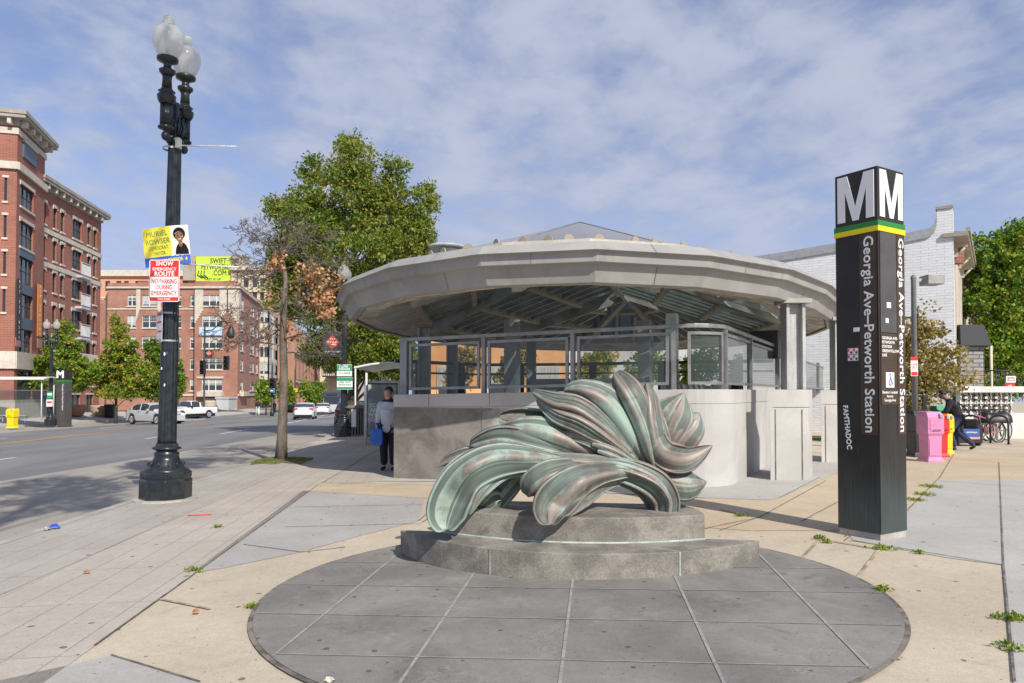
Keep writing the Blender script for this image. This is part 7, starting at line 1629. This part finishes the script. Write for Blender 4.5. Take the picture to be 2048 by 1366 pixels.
pm_=G(777,941); p1=person('dark-haired man in a pale grey jacket leaning at the left corner of the station wall',(pm_.x,pm_.y,gz(pm_.x,pm_.y)),R(172),J,dict(skin=M['skinl'],top=M['fleece'],legs=M['navy'],shoe=M['shoe'],hair=M['hairb']))
# dark yoke and collar of the jacket
mb=MB(); mb.rings([[Vector((.155*math.cos(a),.01+.10*math.sin(a),1.455)) for a in [2*math.pi*i/16 for i in range(16)]],[Vector((.075*math.cos(a),.01+.075*math.sin(a),1.52)) for a in [2*math.pi*i/16 for i in range(16)]],[Vector((.07*math.cos(a),.01+.07*math.sin(a),1.545)) for a in [2*math.pi*i/16 for i in range(16)]]],cap=False); mb.build('collar',M['navy'],p1,fix=True)
q=Vector((pm_.x,pm_.y,0)); bag=thing('shopping_bag','bright blue carrier bag held by the man at the station corner','bag',(pm_.x-.20,pm_.y-.24,gz(pm_.x,pm_.y)+.55))
M['bagb']=plain('bag_blue',(.02,.12,.50),.5,var=.2,sc=10); mb=MB(); mb.rings([[(-.11,-.06,0),(.11,-.06,0),(.11,.06,0),(-.11,.06,0)],[(-.14,-.08,.14),(.14,-.08,.14),(.14,.08,.14),(-.14,.08,.14)],[(-.11,-.05,.34),(.11,-.05,.34),(.11,.05,.34),(-.11,.05,.34)]],sm=False); mb.build('bag_body',M['bagb'],bag,bevel=.02); mb=MB(); mb.tube([(-.08,0,.33),(-.05,0,.44),(.05,0,.44),(.08,0,.33)],.008,6); mb.build('handle',M['bagb'],bag)
# man bending as he walks past the boxes
J=dict(ST); J.update(pel=(0,-.05,.93),chest=(0,.08,1.25),neck=(0,.19,1.40),head=(0,.32,1.56),shL=(-.18,.13,1.34),shR=(.18,.13,1.34),elL=(-.25,.22,1.08),wrL=(-.22,.42,.98),elR=(.25,.18,1.06),wrR=(.22,.38,.94),hipL=(-.09,-.04,.88),hipR=(.09,-.06,.88),knL=(-.10,.16,.50),anL=(-.10,.02,.09),toL=(-.10,.17,.04),knR=(.10,-.06,.50),anR=(.10,-.44,.16),toR=(.10,-.32,.04),face=(0,.8,-.55))
pr2=G(1912,901); p2=person('man in a black jacket and jeans bending forward as he walks behind the newspaper boxes',(pr2.x,pr2.y,gz(pr2.x,pr2.y)),R(62),J,dict(skin=M['skind'],top=M['blackc'],legs=M['denim'],shoe=M['shoe'],hair=M['hairb']),.97)
sb=thing('shoulder_bag','large black bag slung at the walking man\'s back','bag',(pr2.x+.30,pr2.y-.18,.80),R(-40)); mb=MB(); mb.box((-.17,-.07,-.16),(.17,.07,.10)); mb.build('bag_body',M['blackc'],sb,bevel=.05); mb=MB(); mb.tube([(.0,0,.15),(-.12,0,.38),(-.32,.0,.55)],.018,6); mb.build('strap',M['blackc'],sb)
J=dict(ST); J.update(knL=(-.10,.18,.50),anL=(-.10,.22,.09),toL=(-.10,.37,.06),knR=(.10,-.02,.50),anR=(.10,-.30,.12),toR=(.10,-.18,.04),wrL=(-.2,-.1,.92),wrR=(.2,.22,.95))
g=G(515,831.); person('distant pedestrian in dark jacket and white trousers crossing by the brick block',(g.x,g.y,g.z),R(-150),J,dict(skin=M['skind'],top=M['navy'],legs=M['whitec'],shoe=M['whitec'],hair=M['hairb']),1.05,hands=False)
g=G(549,828.); person('distant pedestrian all in black standing by the traffic light pole',(g.x,g.y,g.z),R(160),ST,dict(skin=M['skind'],top=M['blackc'],legs=M['blackc'],shoe=M['shoe'],hair=M['hairb']),1.0,hands=False)
# ================================================================ BUS SHELTERS, BINS, SECOND LAMP
def shelter(name,label,loc,rz,L_=4.,W_=1.5,H_=2.45,ad=True,adw=1.25):
    t=thing(name,label,'bus shelter',loc,rz)
    for x in (0,L_):
        for y in (0,W_): mb=MB(); mb.tube([(x,y,0),(x,y,H_)],.035,8); mb.build('post',M['whitem'],t)
    mb=MB(); n=8; up_=[(x,y) for x,y in ((-.35,H_),(-.3,H_+.08))]
    rs=[]
    for i in range(n+1):
        y=-.35+(W_+.7)*i/n; z=H_+.03+.16*math.sin(math.pi*i/n); rs.append([(-.3,y,z),(L_+.3,y,z),(L_+.3,y,z+.06),(-.3,y,z+.06)])
    mb.rings(rs,sm=False); mb.build('roof',M['whitem'],t,bevel=.01)
    mb=MB(); mb.box((.1,W_-.012,.25),(L_-.1,W_+.012,2.2)); mb.build('glass_panel',M['shglass'],t)
    mb=MB(); 
    for z in (.24,2.2): mb.box((0,W_-.03,z-.03),(L_,W_+.03,z+.03))
    mb.build('panel_frame',M['steel'],t)
    if ad:
        mb=MB(); mb.box((-.05,.12,.15),(.07,.12+adw,2.15)); a_=mb.build('advert_case',M['steel'],t,bevel=.01)
        mb=MB(); mb.box((-.062,.20,.27),(-.052,.04+adw,2.03)); mb.build('advert_poster',M['poster'],a_)
    mb=MB(); mb.box((1.2,W_-.45,.42),(3.,W_-.1,.47)); mb.box((1.3,W_-.3,0),(1.36,W_-.24,.42)); mb.box((2.8,W_-.3,0),(2.86,W_-.24,.42)); mb.build('bench',M['steel'],t)
    return t
def postermat():
    b=NB('faded_poster'); v=b.noise(1.6,3,.5,.4); c=b.mix(b.ramp(v,.38,.6),(.20,.26,.25),(.42,.46,.42)); c=b.mix(b.ramp(b.noise(2.3,2,.5,.2),.60,.68),c,(.55,.22,.20)); b.col(c); b.set(.35); return b.m
M['poster']=postermat()
g=G(739,889); rzs=R(78)
sh1=shelter('bus_shelter','white-framed bus shelter with an advertising panel to the left of the station',(g.x-.32,g.y+4.,gz(g.x,g.y)),R(-87),4.,1.5,2.42,ad=False)
c=P(777,800,g.y+.45); t_=thing('advert_panel','tall advertising panel in a grey case at the end of the bus shelter','advertisement',(c.x-.2,g.y+.45,gz(c.x,g.y+.45)))
a=P(728,761,g.y+.45);b=P(800,879,g.y+.45); mb=MB(); mb.box((a.x,g.y+.45,b.z),(b.x,g.y+.6,a.z)); mb.build('case',M['steel'],t_,world=True,bevel=.02)
mb=MB(); mb.box((a.x+.09,g.y+.435,b.z+.10),(b.x-.09,g.y+.447,a.z-.09)); mb.build('poster_border',M['pblk'],t_,world=True); mb=MB(); mb.box((a.x+.14,g.y+.422,b.z+.14),(b.x-.12,g.y+.433,a.z-.13)); mb.build('poster_print',M['poster'],t_,world=True)
for i,s_ in enumerate(('YOU CAN','ANYONE','WHY NOT','SOMEONE?')): 
    q=P(764,811+9.5*i,g.y+.415); text(s_,.125,M['signwhite'],t_,q+wl(t_),(1,0,0),bold=.05)
mb=MB(); mb.box((a.x,g.y+.47,0),(b.x,g.y+.58,b.z-.01)); mb.build('case_foot',M['steel'],t_,world=True)
# slatted bin
def slatbin(label,loc,mat,r=.30,h=.95,n=22):
    t=thing('litter_bin',label,'litter bin',loc,0); mb=MB(); mb.lathe([(r*.78,.05),(r*.80,h-.12)],(0,0,0),20); mb.build('liner',M['dark'],t)
    mb=MB()
    for i in range(n): a=2*math.pi*i/n; mb.obox((r*.92*math.cos(a),r*.92*math.sin(a),h/2),(-math.sin(a)*.028,math.cos(a)*.028,0),(math.cos(a)*.006,math.sin(a)*.006,0),(0,0,h/2-.02))
    mb.build('slat_ring',mat,t); mb=MB(); mb.lathe([(r*.98,h-.05),(r*1.1,h-.03),(r*1.1,h+.03),(r*.8,h+.09),(r*.55,h+.10)],(0,0,0),24); mb.build('rim_lid',mat,t); mb=MB(); mb.lathe([(r,0),(r,.05),(r*.9,.06)],(0,0,0),24); mb.build('base_ring',mat,t); return t
M['binbrown']=plain('bin_brown_paint',(.17,.15,.125),.5); M['bindark']=plain('bin_dark_paint',(.05,.045,.045),.5)
g=G(709,872); slatbin('brown slatted litter bin beside the lamp post left of the bus shelter',(g.x+.05,g.y,gz(g.x,g.y)),M['binbrown'],.42,1.12)
g=Vector((-32.1,54.,0)); 
g=G(219,836); slatbin('dark slatted litter bin on the far pavement under the street trees',(g.x,g.y,gz(g.x,g.y)),M['bindark'],.42,1.15)
# second twin lamp near the shelter, and third across the street
g=G(688,873); l2=twin_lamp('street_lamp','black twin-globe street lamp with a hanging banner and green posters, left of the bus shelter',(g.x,g.y,gz(g.x,g.y)),6.45,R(95)); Y2=g.y
g3=P(101,842,51.); l3=twin_lamp('street_lamp','distant black twin-globe street lamp beside the far station pylon',(g3.x,g3.y,gz(g3.x,g3.y)),7.4,R(10))
def hang(name,label,cat,px0,py0,px1,py1,Y,mat,par=None):
    a=P(px0,py0,Y);b=P(px1,py1,Y); c=(a+b)/2; return (c,)+signplate(name,label,cat,c,Vector(((b.x-a.x)/2,0,0)),Vector((0,0,(a.z-b.z)/2)),Vector((0,-1,0)),mat,th=.006,par=par)
nn=Vector((0,-1,0))
def diamond(t,c,x,u,w,h,cy,r,txt):
    m=MB(); o=c+nn*.010+u*cy; m.face([o-x*r,o-u*r,o+x*r,o+u*r]); m.build('red_diamond',M['dred'],t,world=True); put(t,c,x,u,nn,0,cy,txt,r*.26,M['signwhite'],.03,th=.013,fit=r*1.45)
    for k in (-1,0,1): m=MB(); m.sph(o+x*r*.3*k+u*r*.45+nn*.005,r*.07); m.build('star',M['signwhite'],t,world=True)
    m=MB(); m.face([o+nn*.003-x*r*.45-u*r*.36,o+nn*.003+x*r*.45-u*r*.36,o+nn*.003+x*r*.45-u*r*.28,o+nn*.003-x*r*.45-u*r*.28]); m.build('white_bar',M['signwhite'],t,world=True)
M['dred']=plain('banner_red',(.62,.07,.05),.6); M['bannerdk']=plain('banner_charcoal',(.035,.033,.035),.7)
c,t_,x,u,w,h=hang('street_banner','dark banner with a red diamond hanging from the lamp post by the bus shelter','banner',645,666,685,712,Y2-.1,M['bannerdk']); diamond(t_,c,x,u,w,h,h*.2,h*.62,'DIGITAL DC'); put(t_,c,x,u,nn,0,-h*.62,"The New Tech Capital",.05,M['signwhite'],.02,fit=w*1.5,th=.008); put(t_,c,x,u,nn,0,-h*.85,"DIGITAL.DC",.03,M['signwhite'],.02,th=.008)
mb=MB(); 
for py in (664,713): a=P(645,py,Y2-.1);b=P(690,py,Y2-.1); mb.tube([a,b],.015,6)
attach_=mb.build('banner_bracket',M['ironold'],t_,world=True)
c,t_,x,u,w,h=hang('campaign_poster','upper green and white campaign poster on the lamp post by the bus shelter','poster',674,729,704,752,Y2-.3,M['signwhite']); band(t_,c,x,u,nn,-w,w,-h*.15,h*.92,M['pgrn2']if 'pgrn2' in M else M['pgrn'],off=.008); put(t_,c,x,u,nn,-w*.1,h*.62,'EUGENE',.085,M['signwhite'],.04,fit=w*1.1,th=.012); put(t_,c,x,u,nn,0,h*.18,'PURYEAR',.085,M['signwhite'],.04,fit=w*1.5,th=.012); put(t_,c,x,u,nn,0,-h*.5,'AT-LARGE',.07,M['pgrn'],.02,th=.012)
c,t_,x,u,w,h=hang('campaign_poster','lower green and white campaign poster on the lamp post by the bus shelter','poster',674,754,705,779,Y2-.3,M['signwhite']); band(t_,c,x,u,nn,-w,w,h*.35,h*.95,M['pgrn'],off=.008); band(t_,c,x,u,nn,-w,w,-h*.95,-h*.6,M['pgrn'],off=.008)
for i,s_ in enumerate(('JOBS, NOT','GENTRIFICATION')): put(t_,c,x,u,nn,0,h*(.15-.4*i),s_,.055,M['pgrn'],.02,fit=w*1.6,th=.012)
mb=MB(); a=P(704,745,Y2-.25); mb.tube([(a.x+.1,Y2-.1,gz(a.x,Y2)),(a.x+.1,Y2-.1,2.6)],.03,8); t=thing('thin_sign_post','slim white sign post beside the lamp post by the bus shelter','sign post',(a.x+.1,Y2-.1,gz(a.x,Y2))); mb.build('post',M['whitem'],t,world=True); mb=MB(); b=P(707,826,Y2-.2); mb.box((b.x-.09,Y2-.2,b.z-.55),(b.x+.10,Y2-.08,b.z+.25)); mb.build('control_box',M['whitem'],t,world=True,bevel=.02)
# ================================================================ FAR SIDE OF THE STREET
g=P(127,841,51.5); Zt=Vector((g.x,g.y,gz(g.x,g.y))); k=3.93
pf=thing('far_station_pylon','distant grey station pylon with white letter M across the street','sign',tuple(Zt),R(-8)); mb=MB(); mb.box((-.35,-.35,0),(.35,.35,k*.98)); mb.build('shaft',M['pylongrey'],pf); mb=MB(); mb.box((-.352,-.352,k-.75),(.352,.352,k+.02)); mb.build('head',M['pylon'],pf); mb=MB(); mb.box((-.36,-.36,k-.85),(.36,.36,k-.70)); mb.build('stripe_band',M['green'],pf)
text('M',.50,M['signwhite'],pf,(0,-.37,k-.34),(1,0,0),bold=.06,name='letter_m',xs=1.1); text('M',.50,M['signwhite'],pf,(-.37,0,k-.34),(0,-1,0),bold=.06,name='letter_m')
text('Georgia Ave–Petworth Station',.10,M['signwhite'],pf,(.22,-.37,2.0),(0,0,-1),(1,0,0),bold=.03); text('Georgia Ave–Petworth Station',.10,M['signwhite'],pf,(-.37,-.12,2.0),(0,0,-1),(0,-1,0),bold=.03)
for (x0_,y0_,x1_,y1_,m_,lab) in ((94,783,105,797,'pgrn','small green poster on the distant lamp post across the street'),(93,799,105,813,'signwhite','small red and white poster on the distant lamp post across the street')):
    c,t_,x,u,w,h=hang('small_poster',lab,'poster',x0_,y0_,x1_,y1_,g3.y-.3,M[m_]); band(t_,c,x,u,nn,-w*.8,w*.8,-h*.1,h*.5,M['red'] if m_=='signwhite' else M['signwhite'],off=.008)
g=G(-58,845); sh2=shelter('bus_shelter','grey bus shelter at the far left edge across the street',(g.x,g.y,gz(g.x,g.y)),R(4),4.6,1.5,2.9,ad=False)
g=P(25,838,47.); yb_=newsbox('yellow newspaper box at the shelter on the far left','',None,1.25,.55,.5,'pyel',R(-5),at_=(g.x,g.y,0))
def bowl(label,px,py,r,h,mat): 
    g=G(px,py); t=thing('planter',label,'planter',(g.x,g.y,gz(g.x,g.y))); mb=MB(); mb.lathe([(r*.55,0),(r*.75,h*.15),(r*.98,h*.6),(r,h*.92),(r*1.03,h),(r*.9,h),(r*.88,h*.9),(.02,h*.88)],(0,0,0),24); mb.build('bowl',mat,t); mb=MB(); mb.lathe([(r*.86,h*.905),(.01,h*.93)],(0,0,0),20,cap=False); mb.build('soil',M['soil'],t); return t
M['terra']=plain('terracotta',(.50,.26,.17),.8); M['plt']=plain('stone_planter_mat',(.50,.42,.30),.8)
bowl('terracotta bowl planter beside the far station pylon',148,833,.95,1.0,M['terra']); bowl('cream bowl planter left of the dark litter bin',203,833,.95,1.0,M['plt']); bowl('tan round planter between the pickup and the pale shed',418,825,.85,1.4,M['plt'])
def signal_pole(label,px,pyb,Y,ytop,arm=None,sig=(),lampx=None,name='traffic_signal',banner_=None):
    c=P(px,pyb,Y); z=gz(c.x,Y); t=thing(name,label,'traffic signal' if sig else 'street lamp',(c.x,Y,z)); zt=P(px,ytop,Y).z
    mb=MB(); mb.lathe([(.22,0),(.22,.5),(.12,.6),(.10,zt-z),(.05,zt-z+.5),(.01,zt-z+.8)],(0,0,0),10); mb.build('pole',M['ironold'],t)
    if lampx:
        e=P(lampx,ytop+3,Y); mb=MB(); s=Vector((c.x,Y,zt-.3)); pts=[s,s.lerp(e,.3)+Vector((0,0,.1)),s.lerp(e,.65)+Vector((0,0,1.1)),e+Vector((0,0,.9))]; mb.tube(pts,.07,6); mb.build('lamp_arm',M['ironold'],t,world=True)
        mb=MB(); mb.lathe([(.12,.5),(.2,.3),(.35,-.1),(.5,-.6),(.5,-.8),(.3,-1.2),(.1,-1.3)],e+Vector((0,0,.2)),14); mb.build('lamp_head',M['ironold'],t,world=True)
    for sx_,sy_ in sig:
        e=P(sx_,sy_,Y); 
        if abs(sx_-px)>8: mb=MB(); mb.tube([(c.x,Y,e.z),(e.x,Y,e.z)],.07,6); mb.build('mast_arm',M['ironold'],t,world=True)
        mb=MB(); mb.box((e.x-.32,Y-.5,e.z-.85),(e.x+.32,Y-.12,e.z+.85)); hd=mb.build('signal_head',M['pblk'],t,world=True,bevel=.03)
        for k_ in (-.5,0,.5): mb=MB(); mb.lathe([(.2,0),(.2,.22)],(0,0,0),12,cap=False); o=mb.build('visor',M['pblk'],hd); o.location=(e.x,Y-.50,e.z+k_); o.rotation_euler=(R(90),0,0)
    return t,c
sp,cs_=signal_pole('black street light and traffic signal pole with curved arm in front of the brick bay',408,822,88.,657,sig=((408,735),(455,726)),lampx=462)
c,t_,x,u,w,h=hang('street_banner','small dark banner with a red diamond on the signal pole by the brick block','banner',411,699,425,716,87.8,M['bannerdk']); diamond(t_,c,x,u,w,h,h*.15,h*.7,'DC')
signal_pole('thin black lamp pole just right of the tall lamp post, by the brick block',356,824,90.,680,sig=((365,751),),name='traffic_signal')
signal_pole('black signal pole with blue sign near the distant pedestrians',544,826,78.,735,sig=((548,772),),name='traffic_signal')
c,t_,x,u,w,h=hang('blue_road_sign','small blue rectangular road sign on the pole by the distant pedestrians','sign',540,777,549,785,77.4,plain('road_sign_blue',(.10,.40,.75),.5)); band(t_,c,x,u,nn,-w*.7,w*.7,-h*.2,h*.2,M['signwhite'],off=.01)
signal_pole('distant black street light pole in front of the brick arcade',590,815,115.,742,name='street_lamp'); signal_pole('more distant black street light pole near the end of the brick arcade',633,812,150.,762,name='street_lamp')
c,t_,x,u,w,h=hang('yellow_road_sign','tiny yellow warning sign on the distant pole in front of the arcade','sign',587,777,595,784,114.,M['yellow']); band(t_,c,x,u,nn,-w*.5,w*.5,-h*.2,h*.1,M['dark'],off=.01)
for i,(px,Y,wd_,lab) in enumerate(((573,112,14,'small yellow-green tree before the arcade, nearest of the distant row'),(620,135,16,'small yellow-green tree in the middle of the distant row by the arcade'),(640,150,12,'small yellow-green tree at the far end of the row by the arcade'),(532,96,12,'small tree beside the brick block side wall'))):
    smalltree('distant_tree',lab,px,815,float(Y),((px,788,wd_,16,2),(px-4,775,wd_*.7,12,1)),'leaf_lime',60,.45,70+i,.45,.12,per=22,cl=.9)
# end of the street: cream block with a bridge-like porch, and the pale blue facade behind the shelter
eb=thing('cream_end_building','cream building closing the end of the street with a roof terrace railing','building',(-55,230,-2)); a=P(640,812,230.);b=P(700,690,230.)
mb=MB(); mb.box((a.x,230,-8),(b.x,250,b.z)); mb.build('front_wall',M['cream'],eb,world=True); a2_=P(650,700,229.);b2_=P(668,738,229.); mb=MB(); mb.box((a2_.x,228.5,b2_.z),(b2_.x,229.8,a2_.z)); mb.build('white_panel',M['whitem'],eb,world=True)
a2_=P(652,747,229.);b2_=P(700,752,229.); mb=MB(); mb.box((a2_.x,224,b2_.z-.4),(b2_.x,229.9,b2_.z)); 
for i in range(14): q=a2_.x+(b2_.x-a2_.x)*i/13; mb.box((q-.08,224,b2_.z),(q+.08,224.2,a2_.z+1.4))
mb.box((a2_.x,224,a2_.z+1.4),(b2_.x,224.2,a2_.z+1.6)); mb.build('terrace',M['dark'],eb,world=True)
wbm=thing('pale_blue_building','pale blue building glimpsed behind the bus shelter','building',(-9,62,-.5)); a=P(744,800,62.);b=P(803,752,62.); mb=MB(); mb.box((a.x,62,-2),(b.x+.6,70,b.z+.3)); mb.build('front_wall',plain('pale_blue_paint',(.36,.52,.70),.8,var=.05),wbm,world=True); mb=MB(); mb.box((a.x-.1,61.9,b.z+.3),(b.x+.6,62.2,b.z+.5)); mb.build('parapet_trim',M['trim'],wbm,world=True)
smalltree('roadside_tree','yellow-green tree behind the bus shelter roof',770,800,42.,((760,700,36,30,2),(790,715,36,26,1.5),(740,720,26,20,1),(800,690,30,30,1)),'leaf_lime',160,.2,91,.6,.1,per=30,cl=.45)
smalltree('roadside_tree','dark green tree filling the gap under the canopy left of the station',800,800,48.,((800,720,40,40,2),(835,740,40,30,1.5),(760,740,30,26,1)),'leaf_oak',120,.24,92,.5,.1,per=28,cl=.55)
# ================================================================ one object per separate piece
def split_loose(o,newname):
    me=o.data; n=len(me.vertices); par=list(range(n))
    def find(a):
        while par[a]!=a: par[a]=par[par[a]]; a=par[a]
        return a
    # pieces that touch count as one: weld by rounded position
    pos={}
    for v in me.vertices:
        k=tuple(round(c,3) for c in v.co)
        if k in pos: par[find(v.index)]=find(pos[k])
        else: pos[k]=v.index
    for p in me.polygons:
        a=find(p.vertices[0])
        for b in p.vertices[1:]: par[find(b)]=a
    comps={}
    for p in me.polygons: comps.setdefault(find(p.vertices[0]),[]).append(p)
    if len(comps)<2: o.name=newname; return
    uvl=me.uv_layers.active
    for ps in comps.values():
        mp={};V=[];Fs=[];UV=[]
        for p in ps:
            f=[]
            for li in p.loop_indices:
                vi=me.loops[li].vertex_index
                if vi not in mp: mp[vi]=len(V); V.append(me.vertices[vi].co[:])
                f.append(mp[vi]); UV+=list(uvl.data[li].uv) if uvl else []
            Fs.append(f)
        m2=bpy.data.meshes.new(newname); m2.from_pydata(V,[],Fs)
        if uvl: m2.uv_layers.new(name='UVMap').data.foreach_set('uv',UV)
        for m in me.materials: m2.materials.append(m)
        m2.polygons.foreach_set('material_index',[p.material_index for p in ps]); m2.polygons.foreach_set('use_smooth',[p.use_smooth for p in ps])
        c=o.copy(); c.data=m2; c.name=newname; COL.objects.link(c)
    bpy.data.objects.remove(o)
for nm,nn_ in (('purlin_row','purlin'),('inner_post','inner_post'),('stair_wall','stair_wall'),('cream_quoin','quoin'),('stone_band','stone_band'),('stone_joint','stone_joint'),('fascia_joint','fascia_joint'),('sign_panel','sign_panel'),('sticker','sticker'),('spandrel_panel','spandrel_panel'),('cornice_bracket','cornice_bracket'),('tan_panel','tan_panel'),('cream_band','cornice'),('clamp_band','clamp_band'),('stone_balcony','stone_balcony'),('stone_base','stone_base'),('banner_bracket','banner_bracket'),('panel_frame','panel_frame')):
    for o in [o for o in bpy.data.objects if o.type=='MESH' and o.name.split('.')[0]==nm]: split_loose(o,nn_)
GR={'parked_car':'cars on the street','street_lamp':'street lamps','street_tree':'street trees across the road','distant_tree':'distant row of small trees','garden_tree':'trees and shrubs behind the station','roadside_tree':'trees behind the bus shelter','newspaper_box':'newspaper boxes','campaign_poster':'campaign posters on the lamp post','small_poster':'small posters on the distant lamp post','traffic_signal':'traffic signal poles','bus_shelter':'bus shelters','litter_bin':'slatted litter bins','planter':'planters across the street','street_banner':'street banners with red diamonds','parking_sign':'parking signs','warning_sign':'warning signs on the wall','dry_leaf':'dry leaves on the paving','paper_scrap':'paper scraps on the paving'}
for o in bpy.data.objects:
    if o.parent is None and 'category' in o.keys() and 'group' not in o.keys():
        k=o.name.split('.')[0]
        if k in GR: o['group']=GR[k]
